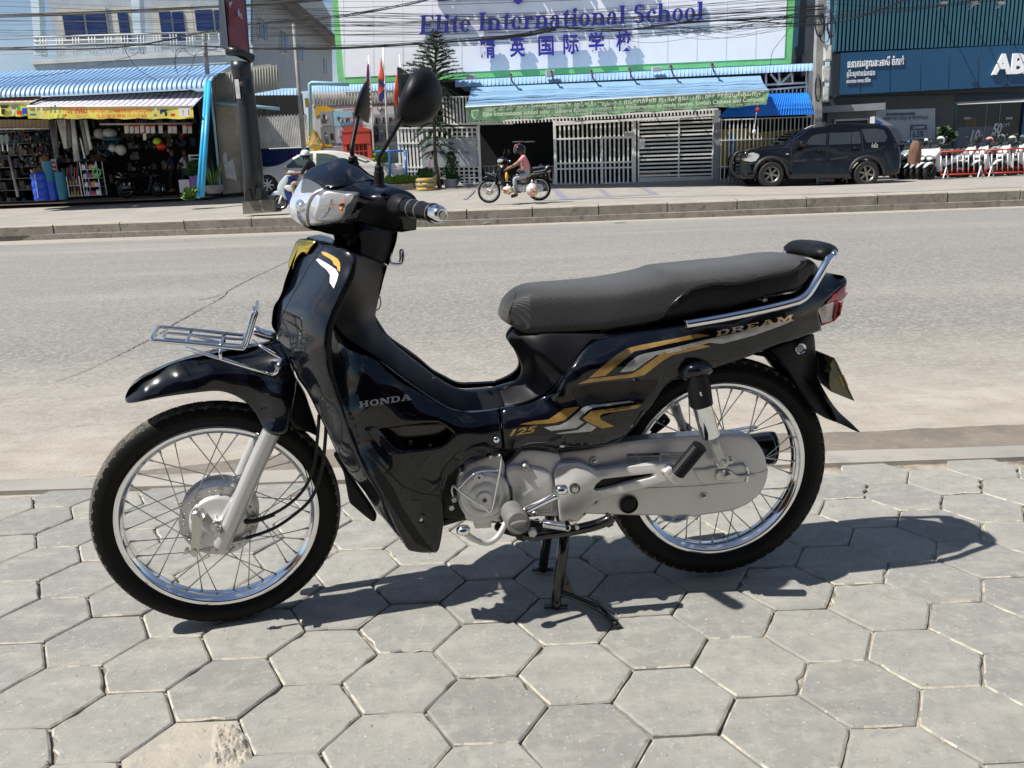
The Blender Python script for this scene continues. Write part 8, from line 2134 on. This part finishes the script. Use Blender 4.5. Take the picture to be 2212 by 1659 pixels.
def person(c, d, label, J, cloth, dx=.15, facing=-1):
 P = lambda k, o=0.: ST.at(*cq(c, *J[k]), d + o)
 root = thing('person', tuple(P('hip')), label, 'person')
 N, E_, Mt = [], [], []
 def nd(p, r, r2=0): N.append((p, r, r2)); return len(N) - 1
 def ed(a, b, m): E_.append((a, b)); Mt.append(m)
 sh_, tr_, sk = cloth[:3]
 hip = nd(P('hip'),.125,.15); mid = nd(P('hip').lerp(P('chest'),.5),.115,.145); ch = nd(P('chest'),.12,.165); nk = nd(P('neck'),.052); nk2 = nd(P('neck').lerp(P('head'),.45),.05); hd = nd(P('head'),.088,.080); tp_ = nd(P('head') + Vector((.01,0,.10)),.06)
 fc = nd(P('head') + ST.x * (.045 * facing) + Vector((0,0,-.055)),.05);
 ed(hip, mid, sh_); ed(mid, ch, sh_); ed(ch, nk, sh_); ed(nk, nk2, sk); ed(nk2, hd, sk); ed(hd, tp_, sk); ed(hd, fc, sk)
 for s, sf in ((-1, 'n'),(1, 'f')):
  g = lambda k: k + sf if k + sf in J else k + 'n'
  a = nd(P('sho') + ST.y * s * .17,.062); b = nd(P(g('elb')) + ST.y * s * .22,.043); c_ = nd(P(g('han')) + ST.y * s * .20,.027); h = nd(P(g('han')).lerp(P(g('elb')),-.16) + ST.y * s * .19,.030,.016)
  m_ = nd(N[a][0].lerp(N[b][0], .6),.05)
  ed(ch, a, sh_); ed(a, m_, sh_); ed(m_, b, cloth[3] if len(cloth) > 3 else sk); ed(b, c_, cloth[4] if len(cloth) > 4 else sk); ed(c_, h, sk)
  dv = (N[h][0] - N[c_][0]).normalized()
  for q in range(4):
   f1 = nd(N[h][0] + dv * .035 + Vector((0,0,.018 - .012 * q)),.0075); f2 = nd(N[f1][0] + dv * .018 + Vector((0,0,-.018)),.006); ed(h, f1, sk); ed(f1, f2, sk)
  th_ = nd(N[c_][0] + dv * .03 + Vector((0,0,.028)),.009); ed(c_, th_, sk)
  l0 = nd(P('hip') + ST.y * s * .09 + Vector((0,0,-.02)),.088); k_ = nd(P(g('kne')) + ST.y * s * dx, .060); an = nd(P(g('ank')) + ST.y * s * dx, .038); to = nd(P(g('toe')) + ST.y * s * dx, .034,.024); he = nd(N[an][0] + Vector((0,0,-.05)) - (N[to][0] - N[an][0]).normalized() * .03,.032)
  ed(hip, l0, tr_); ed(l0, k_, tr_); sn = nd(N[k_][0].lerp(N[an][0], .88),.046); ed(k_, sn, tr_); ed(sn, an, sk); ed(an, he, sk); ed(he, to, cloth[5] if len(cloth) > 5 else sk)
 skinned('body', N, E_, Mt, root)
 hx = P('head')
 for s in (-1,1):
  V, F = lathe([(.012,0),(.010,.01),(0,.012)], hx + ST.x * (-.005) + ST.y * s * .08 + Vector((0,0,-.01)), ST.y * s, 8); mk('ear', V, F, M[sk], root)
  V, F = lathe([(.008,0),(.006,.004),(0,.006)], hx + ST.x * (.083 * facing) + ST.y * s * .03 + Vector((0,0,-.005)), ST.x * facing, 8); mk('eye', V, F, M['dark'], root)
 V, F = tube([hx + ST.x * (.088 * facing) + Vector((0,0,.005)), hx + ST.x * (.108 * facing) + Vector((0,0,-.025))], [.008,.014], 6); mk('nose', V, F, M[sk], root)
 return root, hx
def helmet(p, m1, m2=None, parent=None, r_=.135, ax=None, lab=None, name='helmet'):
 h = thing(name, tuple(p), lab, 'helmet', 'helmets on the parked scooters') if lab else parent
 fx = ax or -ST.x
 V = []; nu, nv = 10,20
 sd = fx.cross(Vector((0,0,1)))
 for i in range(nu + 1):
  ph = PI * .74 * i / nu
  for j in range(nv):
   th = 2 * PI * j / nv; V.append(p + fx * (r_ * 1.1 * math.sin(ph) * math.cos(th)) + sd * (r_ * .92 * math.sin(ph) * math.sin(th)) + Vector((0,0, r_ * math.cos(ph))))
 mk('helmet_shell', V, grid_faces(nu + 1, nv, False, True), M[m1] if isinstance(m1, str) else m1, h, smooth=True)
 V = []
 for i in range(5):
  ph = PI * (.34 + .30 * i / 4)
  for j in range(9):
   th = -1.1 + 2.2 * j / 8; V.append(p + fx * (r_ * 1.16 * math.sin(ph) * math.cos(th)) + sd * (r_ * .97 * math.sin(ph) * math.sin(th)) + Vector((0,0, r_ * 1.03 * math.cos(ph))))
 mk('visor', V, grid_faces(5,9), M[m2 or 'carglass'], h, smooth=True)
 return h
DR = 1.65
r2, hx = person('g', DR, 'person in pink shirt, grey trousers and black helmet riding the far motorcycle', dict(head=(655,235), neck=(690,285), chest=(712,350), sho=(705,320), elbn=(628,395), hann=(505,462), hip=(748,535), knen=(590,580), ankn=(618,770), toen=(548,812), knef=(575,560), ankf=(600,760), toef=(540,800)),('pink_cloth', 'grey_cloth', 'skin', 'skin', 'skin', 'bark'))
helmet(hx + Vector((0,0,.02)), 'suv', parent=r2); V, F = tube([hx + ST.x * .02 + Vector((0,0,.158)), hx + ST.x * -.10 + Vector((0,0,.125)), hx + ST.x * -.13 + Vector((0,0,.05))], .022,6); mk('helmet_stripe', V, F, M['red'], r2, smooth=True)
skip = ('letter', 'label', 'spoke_head', 'tyre_whiskers', 'cover_screw', 'print', 'lettering', 'stitch', 'stand_', 'side_stand', 'centre_stand')
def copy_bike(o, parent=None):
 c = o.copy(); COL.objects.link(c); c.parent = parent
 for ch in list(o.children):
  if any(s in ch.name for s in skip): continue
  copy_bike(ch, c)
 return c
b2 = copy_bike(BIKE)
b2['label'] = 'black and gold underbone motorcycle ridden along the far pavement'; b2['group'] = 'underbone motorcycles'; BIKE['group'] = 'underbone motorcycles'
tq, _z = K('g', 900,760, DR); b2.location = ST.w(tq, DR, ST.loc(ST.at(*cq('g', 905,858), DR))[2] - .012); b2.rotation_euler = (0,0, _st - YB + R(1))
for (x, y, w_, h_, dd, lb) in ((505,725,135,105, DR - .25, 'clear bag of bread hanging under the far rider\'s handlebar'),(812,720,150,170, DR - .30, 'clear bag of fruit hanging on the rear rail of the far motorcycle')):
 o = blob('carrier_bag', 'g', x, y, w_, h_, dd, .14, 'bag', None, lb, 'bag', jag=.08); TB('bag_knot', 'g', [(x, y - h_ * .45),(x - 4, y - h_ * .75)], [.04,.012], M['bag'], o, d=dd, n=6)
 for k in range(7): blob('bag_item', 'g', x + gl.uniform(-w_ * .35, w_ * .35), y + gl.uniform(-h_ * .1, h_ * .38),34,28, dd - .10,.05,('gold_paint', 'card', 'red_plastic')[k % 3], o)
o = blob('drink_bag', 'g', 492,555,40,110, DR - .3,.05, 'yellow', None, 'small bag of yellow drink hanging from the far handlebar', 'bag', jag=.05)
D1 = .95
r1, hx = person('f', D1, 'person in a white cap, blue mask and black shirt riding the pale blue scooter', dict(head=(752,520), neck=(782,585), chest=(850,690), sho=(830,650), elbn=(735,835), hann=(500,850), hip=(905,930), knen=(545,1030), ankn=(600,1320), toen=(520,1390)),('black_cloth', 'khaki', 'skin2', 'black_cloth', 'skin2', 'white_cloth'))
V, F = lathe([(0,.125),(.06,.115),(.10,.08),(.112,.02),(.112,0)], hx + Vector((0,0,.01)),(0,0,1),20); mk('cap_crown', V, F, M['white_cloth'], r1, smooth=True)
V = [hx + ST.x * x + ST.y * y + Vector((0,0, z)) for x, y, z in ((-.08,-.09,.02),(-.08,.09,.02),(-.19,.06,.005),(-.21,0,.01),(-.19,-.06,.005))]; mk('cap_peak', V + [v + Vector((0,0,.012)) for v in V], [(0,1,2,3,4),(9,8,7,6,5)] + [(i, (i + 1) % 5,(i + 1) % 5 + 5, i + 5) for i in range(5)], M['white_cloth'], r1)
V, F = lathe([(.052,0),(.045,.03),(.02,.05),(0,.052)], hx + ST.x * -.065 + Vector((0,0,-.055)),-ST.x + Vector((0,0,-.2)),14); mk('face_mask', V, F, M['mask_blue'], r1, smooth=True)
V, F = lathe([(.088,-.02),(.094,.03),(.09,.06)], hx + ST.x * .012 + Vector((0,0,-.03)),(0,0,1),18, a0=0, a1=2 * PI); mk('hair', V, F, M['dark'], r1, smooth=True)
sb_ = THc('scooter', 'f', 500,1480, D1, 'pale blue scooter with a navy inner shield passing the black pole', 'scooter')
px_wheel('wheel', sb_, 'f', 295,1370,130, D1 - .03,.07,.78, M['alloy'], 12); px_wheel('wheel', sb_, 'f', 1130,1380,130, D1 - .03,.07,.78, M['alloy'], 12)
sc_ = lambda nm, q, m_, dd, th: FP(nm, 'f', q, D1 + dd, M[m_], sb_, th=th, rd=.02, step=6, sm=3)
sc_('front_shield', [(250,1160),(245,1080),(290,990),(380,890),(430,885),(440,960),(400,1060),(370,1160),(420,1330),(350,1260),(290,1200)], 'paint_scoot', -.16,.32)
sc_('inner_shield', [(440,900),(540,870),(560,920),(500,1060),(520,1180),(640,1330),(900,1340),(900,1420),(480,1420),(420,1330),(375,1170),(410,1040)], 'navy', -.15,.30)
sc_('front_mudguard', [(120,1245),(150,1190),(230,1160),(320,1175),(400,1250),(440,1320),(380,1310),(300,1250),(200,1240)], 'paint_scoot', -.07,.14); sc_('handlebar_cover', [(420,850),(440,800),(480,795),(530,840),(540,900),(450,910)], 'paint_scoot', -.14,.28)
sc_('rear_body', [(760,1080),(1000,1040),(1300,1040),(1360,1100),(1200,1240),(950,1300),(820,1250)], 'paint_scoot', -.14,.28); sc_('saddle', [(740,1060),(760,1000),(1000,990),(1250,990),(1280,1040),(1000,1050)], 'trim', -.12,.24); sc_('basket_box', [(375,1060),(490,1060),(520,1120),(500,1170),(420,1160),(370,1110)], 'dull_white', -.17,.1)
TB('fork_leg', 'f', [(320,1250),(262,1400)], .022, M['white_metal'], sb_, d=D1 - .09, sm=1); TB('handlebar', 'f', [(470,860, D1 - .3),(540,875, D1),(470,860, D1 + .3)], .015, M['trim'], sb_)
for (x, lb, cl) in ((1000, 'person in dark clothes standing deep inside the hardware shop', ('navy_cloth', 'black_cloth', 'skin2', 'navy_cloth')),(1072, 'person in a white and navy shirt standing at the back of the hardware shop', ('white_cloth', 'navy_cloth', 'skin2', 'navy_cloth'))):
 person('h', 9.2, lb, dict(head=(x, 238), neck=(x + 2,262), chest=(x + 3,288), sho=(x + 3,275), elbn=(x - 14,305), hann=(x - 22,328), hip=(x + 5,345), knen=(x, 400), ankn=(x + 4,452), toen=(x - 12,462)), cl, dx=.09)

# parked scooters
def etube(P, ry, rz, n=12):
 V = []; N = len(P)
 for i, p in enumerate(P):
  p = Vector(p); d = (Vector(P[min(i + 1, N - 1)]) - Vector(P[max(i - 1,0)])).normalized(); u = Vector((0,1,0)); w_ = d.cross(u).normalized()
  for k in range(n):
   a = 2 * PI * k / n; V.append(p + u * math.copysign(abs(math.cos(a)) ** .8, math.cos(a)) * ry[i] + w_ * math.sin(a) * rz[i])
 return V, grid_faces(N, n, False, True) + [tuple(range(n))[::-1], tuple((N - 1) * n + k for k in range(n))]
def scooter(mb_, label):
 s = thing('parked_scooter', (0,0,0), label, 'scooter', 'scooters parked in front of the bank')
 def ad(nm, P, ry, rz, m): V, F = etube(P, ry, rz); return mk(nm, V, F, M[m] if isinstance(m, str) else m, s, smooth=True)
 b = M[mb_]
 for x in (-.64,.62): wheel_at('wheel', s, Vector((x, -.0,.25)),(0,1,0),.25,.11,.165, M['trim'], 5)
 ad('front_shield', [(-.72,0,.62),(-.60,0,.72),(-.46,0,.86),(-.40,0,.98)], [.05,.19,.20,.12], [.03,.09,.09,.06], b)
 ad('lower_shield', [(-.50,0,.78),(-.40,0,.50),(-.28,0,.26)], [.20,.21,.16], [.09,.07,.05], b); ad('floor_panel', [(-.32,0,.27),(0,0,.25),(.35,0,.36)], [.16,.16,.14], [.06,.08,.10], 'trim')
 ad('tunnel', [(-.34,0,.60),(-.1,0,.46),(.15,0,.52)], [.10,.10,.13], [.10,.10,.10], b); ad('rear_body', [(.05,0,.50),(.35,0,.60),(.70,0,.72),(.98,0,.82)], [.14,.18,.15,.05], [.10,.14,.11,.03], b)
 ad('saddle', [(.0,0,.66),(.15,0,.72),(.42,0,.76),(.75,0,.86)], [.08,.14,.15,.09], [.04,.05,.05,.03], 'trim'); ad('front_mudguard', [(-.90,0,.40),(-.76,0,.50),(-.60,0,.53),(-.46,0,.44)], [.04,.075,.08,.06], [.02,.04,.05,.03], b)
 ad('handlebar_cover', [(-.48,0,.98),(-.38,0,1.04),(-.28,0,1.02)], [.10,.16,.08], [.05,.06,.04], 'trim'); ad('headlamp', [(-.69,0,.70),(-.65,0,.75)], [.13,.14], [.035,.03], 'lampglass'); ad('windscreen', [(-.52,0,.98),(-.46,0,1.10)], [.13,.08], [.01,.01], 'carglass')
 V, F = tube([(-.30,-.36,1.04),(-.36,-.15,1.03),(-.36,.15,1.03),(-.30,.36,1.04)], .016,8); mk('handlebar', V, F, M['trim'], s, smooth=True)
 for y in (-.30,.30):
  V, F = tube([(-.36, y * .7,1.04),(-.38, y, 1.20)], .008,6); mk('mirror_stem', V, F, M['trim'], s)
  V, F = lathe([(0,.02),(.05,.012),(.06,0),(0,-.004)], (-.38, y, 1.24),(-1,0,0),12); mk('mirror', V, F, M['trim'], s, smooth=True)
  V, F = tube([(-.52, y * .23,.62),(-.64, y * .26,.25)], .022,8); mk('fork_leg', V, F, M['trim'], s)
  V, F = tube([(.35, y * .4,.30),(.62, y * .43,.26)], .045,8); mk('engine_case' if y < 0 else 'silencer', V, F, M['scoot_grey'], s, smooth=True)
 return s
prot = {}
lst = [(1262, 'scoot_blue', 10.0, 'blue scooter at the left end of the parked row, partly behind the black SUV'),(1310, 'scoot_grey', 9.6, 'grey-green scooter next to the blue one in the parked row'),(1372, 'white_gloss', 9.2, 'white scooter beside the brown cloth in the parked row'),(1418, 'white_gloss', 8.8, 'white scooter third from the barrier in the parked row'),(1465, 'white_gloss', 8.4, 'white scooter second from the barrier in the parked row'),(1518, 'white_gloss', 7.9, 'white scooter standing free in front, left of the first barrier'),(1780, 'white_gloss', 9.0, 'white scooter behind the joint of the two barriers'),(1870, 'white_gloss', 8.6, 'white scooter behind the second barrier, pink helmet side'),(1960, 'scoot_grey', 8.9, 'grey scooter behind the second barrier'),(2030, 'white_gloss', 8.4, 'white scooter behind the second barrier near the right edge'),(2130, 'white_gloss', 8.5, 'white scooter at the right edge of the picture')]
tops = []
for i, (x, m_, d, lb) in enumerate(lst):
 if m_ not in prot: o = prot[m_] = scooter(m_, lb)
 else: o = copy_tree(prot[m_]); o['label'] = lb
 t, _ = K('e', x, 560, d); yaw = _st + R(24 if i < 6 else 20) + rnd.uniform(-.04,.04)
 c_, s_ = math.cos(yaw), math.sin(yaw); f0 = ST.w(t, d, gz(d, t) - .012)
 loc = Vector((f0.x + .64 * c_, f0.y + .64 * s_, f0.z)); o.location = loc; o.rotation_euler = (0, R(-2), yaw)
 tops.append(loc + Vector((-.30 * c_, -.30 * s_, 1.10)))
hl = ['suv', 'scoot_blue', 'suv', 'white_gloss', 'trim', 'dull_white', 'trim', 'pink_cloth', 'scoot_grey', 'cream', 'scoot_grey']
hn = ['black helmet on the blue scooter', 'blue-white helmet on the grey-green scooter', 'black helmet above the brown cloth', 'white helmet on a scooter beside the brown cloth', 'black open helmet on the second scooter from the barrier', 'pale helmet on the scooter in front of the barrier', 'dark helmet behind the first barrier', 'pink helmet behind the barriers', 'grey helmet next to the cream one', 'cream white helmet behind the second barrier', 'grey helmet at the right edge']
for i, p in enumerate(tops): helmet(p + Vector((rnd.uniform(-.05,.05),0, rnd.uniform(-.04,.06))), hl[i], parent=None, ax=Vector((-.8,-.6,0)), lab=hn[i])
P0 = ST.at(*cq('e', 1415,325),8.0); V = []
for i in range(9):
 for j in range(16):
  a = 2 * PI * j / 16; r_ = (.06 + .12 * min(1, i / 3) ** .6) * (1 + .14 * math.sin(a * 5 + i * .7)); V.append(P0 + Vector((r_ * math.cos(a), r_ * .7 * math.sin(a),-.085 * i - .03 * math.cos(a * 3) * i / 8)))
o = mk('cloth_cover', V, grid_faces(9,16, False, True) + [tuple(range(16))], M['brown_cloth'], None, smooth=True); tagp(o, 'brown cloth draped over the bars of a parked scooter', 'cloth')
# red and white crowd barriers
def barrier(x0, x1, yt0, yt1, yb0, yb1, d, label, n, c='e'):
 b = THc('barrier', c, (x0 + x1) / 2, yb0, d, label, 'barrier', 'red and white barriers')
 at_ = lambda x, f: (x, (yt0 + (yt1 - yt0) * (x - x0) / (x1 - x0)) * (1 - f) + (yb0 + (yb1 - yb0) * (x - x0) / (x1 - x0)) * f)
 for f in (0,.88): TB('barrier_rail', c, [at_(x0, f), at_(x1, f)], .022, M['red'], b, d=d)
 for k in range(n + 1):
  x = x0 + (x1 - x0) * k / n
  TB('barrier_bar', c, [at_(x, .0), at_(x, .16)], .018, M['red'], b, d=d, n=6); TB('barrier_bar', c, [at_(x, .16), at_(x, .66)], .018, M['white'], b, d=d, n=6); TB('barrier_bar', c, [at_(x, .66), at_(x, .88)], .018, M['red'], b, d=d, n=6)
 for x in (x0 + 40, x1 - 30): TB('barrier_foot', c, [(*at_(x - 24,1.02), d - .3),(*at_(x, .6), d),(*at_(x + 14,1.02), d + .3)], .02, M['white'], b, n=6)
barrier(1600,1925,408,392,600,590,7.3, 'left red and white crowd barrier in front of the parked scooters', 8); barrier(1935,2290,395,378,590,575,7.4, 'right red and white crowd barrier cut by the right edge', 9)
barrier(705,850,605,600,640,636,8.0, 'red and white barrier lying low behind the SUV', 8)

# plants
def foliage(name, P, n, size, m, parent, seed=1, kind='stuff', up=.3):
 q = random.Random(seed); V = []; F = []; cen = sum((Vector(p[0]) for p in P), Vector()) / len(P)
 for _ in range(n):
  c0,(rx, ry, rz) = P[q.randrange(len(P))]
  while 1:
   a = Vector((q.uniform(-1,1), q.uniform(-1,1), q.uniform(-1,1)))
   if .25 < a.length < 1: break
  p = Vector(c0) + Vector((a.x * rx, a.y * ry, a.z * rz)); s = size * q.uniform(.6,1.4); d = Vector((q.uniform(-1,1), q.uniform(-1,1), q.uniform(-.6,1) + up)).normalized(); e_ = d.orthogonal().normalized() * s * .32
  b = len(V); V += [p, p + d * s * .5 + e_, p + d * s, p + d * s * .5 - e_]; F.append((b, b + 1, b + 2, b + 3))
 return mk(name, V, F, m, parent, kind=kind)
pn = THc('pine_tree', 'b', 1345,1370,8.0, 'slim Norfolk pine with tiers of dark drooping branches before the lattice fence', 'tree')
trk = [(1350,1375),(1335,1280),(1318,1180),(1312,1050),(1308,850),(1312,600),(1318,400),(1325,235)]
TB('trunk', 'b', trk, [.075,.07,.065,.055,.05,.045,.03,.01], M['bark'], pn, d=8.0)
brs = MB(); VV = []; FF = []; VV2 = []; FF2 = []
q = random.Random(4)
def tx_at(y): ys = [p[1] for p in trk][::-1]; xs_ = [p[0] for p in trk][::-1]; return float(np.interp(y, ys, xs_))
y = 245
while y < 1130:
 u = (y - 235) / 900; rr = (.10 + .95 * min(1,(y - 235) / 330)) if y < 620 else (.95 - .35 * (y - 620) / 500)
 if 700 < y < 800: rr *= .8
 C0 = ST.at(*cq('b', tx_at(y), y),8.0); nb = 7 if y < 600 else 5; off = q.random() * 6
 for k in range(nb):
  a = off + 2 * PI * k / nb + q.uniform(-.25,.25); L_ = rr * q.uniform(.75,1.12); dr = Vector((math.cos(a), math.sin(a),0)); up_ = .42 if y < 620 else .12
  pts = [C0 + dr * L_ * f + Vector((0,0, L_ * (up_ * f - .22 * f * f * (1 if y < 620 else 2.4)))) for f in (0,.33,.66,1)]
  brs.tube(pts, [.016,.012,.008,.004], 5)
  nl = int(16 + 44 * L_)
  for j in range(nl):
   f = .18 + .82 * (j + q.random()) / nl; i0 = min(2, int(f * 3)); g = f * 3 - i0; p = pts[i0].lerp(pts[i0 + 1], g); sdv = dr.cross(Vector((0,0,1))) * q.choice((-1,1))
   dv = (dr * .7 + sdv * q.uniform(.3,1) + Vector((0,0, q.uniform(-.1,.75)))).normalized(); ln = q.uniform(.08,.19) * (1.15 - .4 * f); e_ = dv.orthogonal().normalized() * .017
   tgt = (VV, FF) if q.random() < .6 else (VV2, FF2); b = len(tgt[0]); tgt[0].extend([p - e_, p + e_, p + dv * ln]); tgt[1].append((b, b + 1, b + 2))
 y += 30 if y < 620 else 52
brs.build('branches', M['bark'], pn); mk('crown', VV, FF, M['leaf_dark'], pn, kind='stuff'); mk('crown_light', VV2, FF2, M['leaf'], pn, kind='stuff')
def plant(name, c, x, ybase, d, boxes, n, size, m, label, cat, pot=None, stems=4):
 p = THc(name, c, x, ybase, d, label, cat); B_ = []
 for (cx, cy, w_, h_) in boxes:
  C0 = ST.at(*cq(c, cx, cy), d); rx = (ST.at(*cq(c, cx + w_ / 2, cy), d) - C0).length; rz = (ST.at(*cq(c, cx, cy + h_ / 2), d) - C0).length; B_.append((C0,(rx, min(rx, .5), rz)))
 foliage('leaves', B_, n, size, m, p, seed=int(x))
 for k in range(stems): b0 = ST.at(*cq(c, x + (k - stems / 2) * 3, ybase), d); V, F = tube([b0, b0.lerp(B_[k % len(B_)][0], 1.2)], [.012,.005], 5); mk('stem', V, F, M['bark'], p)
 if pot:
  r_, h_, m_ = pot; b0 = ST.at(*cq(c, x, ybase), d); V, F = lathe([(0,0),(r_ * .8,0),(r_, h_ * .9),(r_ * 1.08, h_ * .9),(r_ * 1.08, h_),(r_ * .9, h_),(r_ * .85, h_ * .85),(0, h_ * .85)], b0,(0,0,1),20); mk('pot', V, F, M[m_], p)
 return p
plant('shrub', 'b', 960,1335,8.6, [(920,1120,110,90),(960,1190,100,130),(985,1270,70,100),(900,1170,60,90)], 900,.085, M['leaf_light'], 'loose yellow-green shrub between the telephone box and the blue frame', 'shrub')
plant('potted_tree', 'b', 1432,1370,8.2, [(1440,1180,90,110),(1415,1260,100,110),(1465,1300,60,60),(1430,1130,40,50)], 800,.085, M['leaf'], 'bushy young tree in a grey pot right of the pine', 'tree', (.24,.30, 'slab_grey'))
yp = THc('tyre_planter', 'b', 1255,1388,7.6, 'yellow planter of stacked painted tyres with blue flowers on it', 'planter')
b0 = ST.at(*cq('b', 1255,1390),7.6)
for k in range(3): V, F = lathe([(.22,0),(.31,.015),(.335,.07),(.31,.125),(.22,.14)], b0 + Vector((0,0,.14 * k)),(0,0,1),28); mk('painted_tyre', V, F, M['tyre_yellow'], yp, smooth=True)
for k in range(5): a = -2.6 + k * .5; p = b0 + Vector((.34 * math.cos(a),.34 * math.sin(a),.20 + .1 * (k % 2))); V, F = lathe([(.035,0),(.02,.012),(0,.014)], p, (math.cos(a), math.sin(a),0),8); mk('painted_flower', V, F, M['scoot_blue'], yp)
foliage('leaves', [(b0 + Vector((0,0,.50)),(.28,.25,.14))], 420,.12, M['leaf'], yp, 3, up=1.2)
o = TB('red_string', 'b', [(1282,1090),(1276,1180),(1262,1260),(1240,1320),(1195,1365),(1160,1372)], .012, M['red'], None, d=7.5, sm=4); tagp(o, 'thin red string hanging over the yellow planter', 'string')
bl = THc('blue_goal', 'b', 1050,1320,8.3, 'dark blue steel goal-like frame beside the shrub', 'frame'); TB('frame_bar', 'b', [(985,1300),(985,1096),(1100,1094),(1108,1325)], .045, M['scoot_blue'], bl, d=8.3, n=8); TB('frame_bar', 'b', [(880,1100),(1100,1094)], .035, M['scoot_blue'], bl, d=8.3, n=8)
tr_ = THc('trough', 'b', 1090,1390,7.9, 'low stone trough with tufts of grass', 'planter'); RB('trough_body', 'b', 1000,1335,1160,1392,7.9,.4, M['kerb'], tr_); C0 = ST.at(*cq('b', 1060,1325),8.1); foliage('grass_tufts', [(C0,(.7,.15,.1))], 400,.16, M['leaf_light'], tr_, 7, up=2)
plant('weeds', 'a', 1395,1445,4.6, [(1400,1405,90,50),(1370,1430,60,30)], 700,.13, M['leaf_light'], 'patch of bright weeds at the foot of the sky-blue pipes', 'weeds', stems=1)
sp = THc('snake_plant', 'a', 1555,1400,6.2, 'spiky snake plant in a dark bowl at the shop corner', 'plant'); b0 = ST.at(*cq('a', 1555,1405),6.2)
for k in range(26): a = q.uniform(0,6.3); dv = Vector((math.cos(a) * .35, math.sin(a) * .3,1)).normalized() * q.uniform(.5,.85); e_ = dv.orthogonal().normalized() * .03; p = b0 + Vector((math.cos(a) * .1, math.sin(a) * .1,.25)); mk('leaf', [p - e_, p + e_, p + dv * .6 + e_ * .9, p + dv, p + dv * .6 - e_ * .9], [(0,1,2,3,4)], M['leaf_light' if k % 2 else 'leaf'], sp)
V, F = lathe([(0,0),(.2,0),(.3,.12),(.3,.25),(.26,.25),(0,.2)], b0,(0,0,1),20); mk('pot', V, F, M['grey_metal'], sp)
plant('potted_plant', 'a', 1410,1300,6.6, [(1410,1220,80,70),(1395,1250,60,60)], 320,.15, M['leaf'], 'broad-leaved green plant in front of the glass cabinet', 'plant', stems=2)
plant('bank_plant', 'd', 1530,1060,10.4, [(1530,990,110,90),(1500,960,60,60)], 500,.14, M['leaf_dark'], 'dark bushy plant against the bank wall behind the helmets', 'plant', stems=2)
# motorcycle parked at the shop, seen from behind
b3 = copy_bike(BIKE); b3['label'] = 'dark motorcycle parked nose-in at the hardware shop, seen from behind'; pz = gpoint(*cq('h', 738,505)); b3.location = pz; b3.rotation_euler = (0,0, R(-128))
# litter, birds of plastic at the kerb
for i, (x, y, lb) in enumerate(((1052,487, 'crumpled white wrapper lying at the foot of the far kerb'),(1930,446, 'flat pale strip of litter at the far kerb on the right'),(1340,481, 'small green scrap of litter by the far kerb'))):
 d = ray(x, y); P = CAM + d * (-CAMH / d.z); V = [P + Vector((rnd.uniform(-.16,.16), rnd.uniform(-.08,.08), rnd.uniform(0,.09 if i == 0 else .02))) for _ in range(9)]
 o = mk('litter', V, [(0,1,2),(2,3,4),(4,5,6),(1,7,8),(0,4,8),(3,6,7)], M['white' if i < 2 else 'green_plastic'], None); tagp(o, lb, 'litter')
# the showroom the motorcycle stands in front of (behind the camera, seen in its paint)
sr = thing('showroom', (0,-6,0), 'showroom building behind the camera whose dark front is mirrored in the glossy paint', 'building')
mb = MB(); mb.box((-14,-8.2,0),(14,-8.0,6.5)); mb.build('front_wall', M['dark_wood'], sr)
for x in (-9,-3,3,9): mb = MB(); mb.box((x - .2,-8,0),(x + .2,-7.6,4.2)); mb.build('column', M['white_wall'], sr)
mb = MB(); mb.box((-14,-8.0,3.5),(14,-2.6,3.62)); mb.build('canopy', M['red_dark'], sr)  # unseen canopy, added to darken the paint's reflections and cut sky light
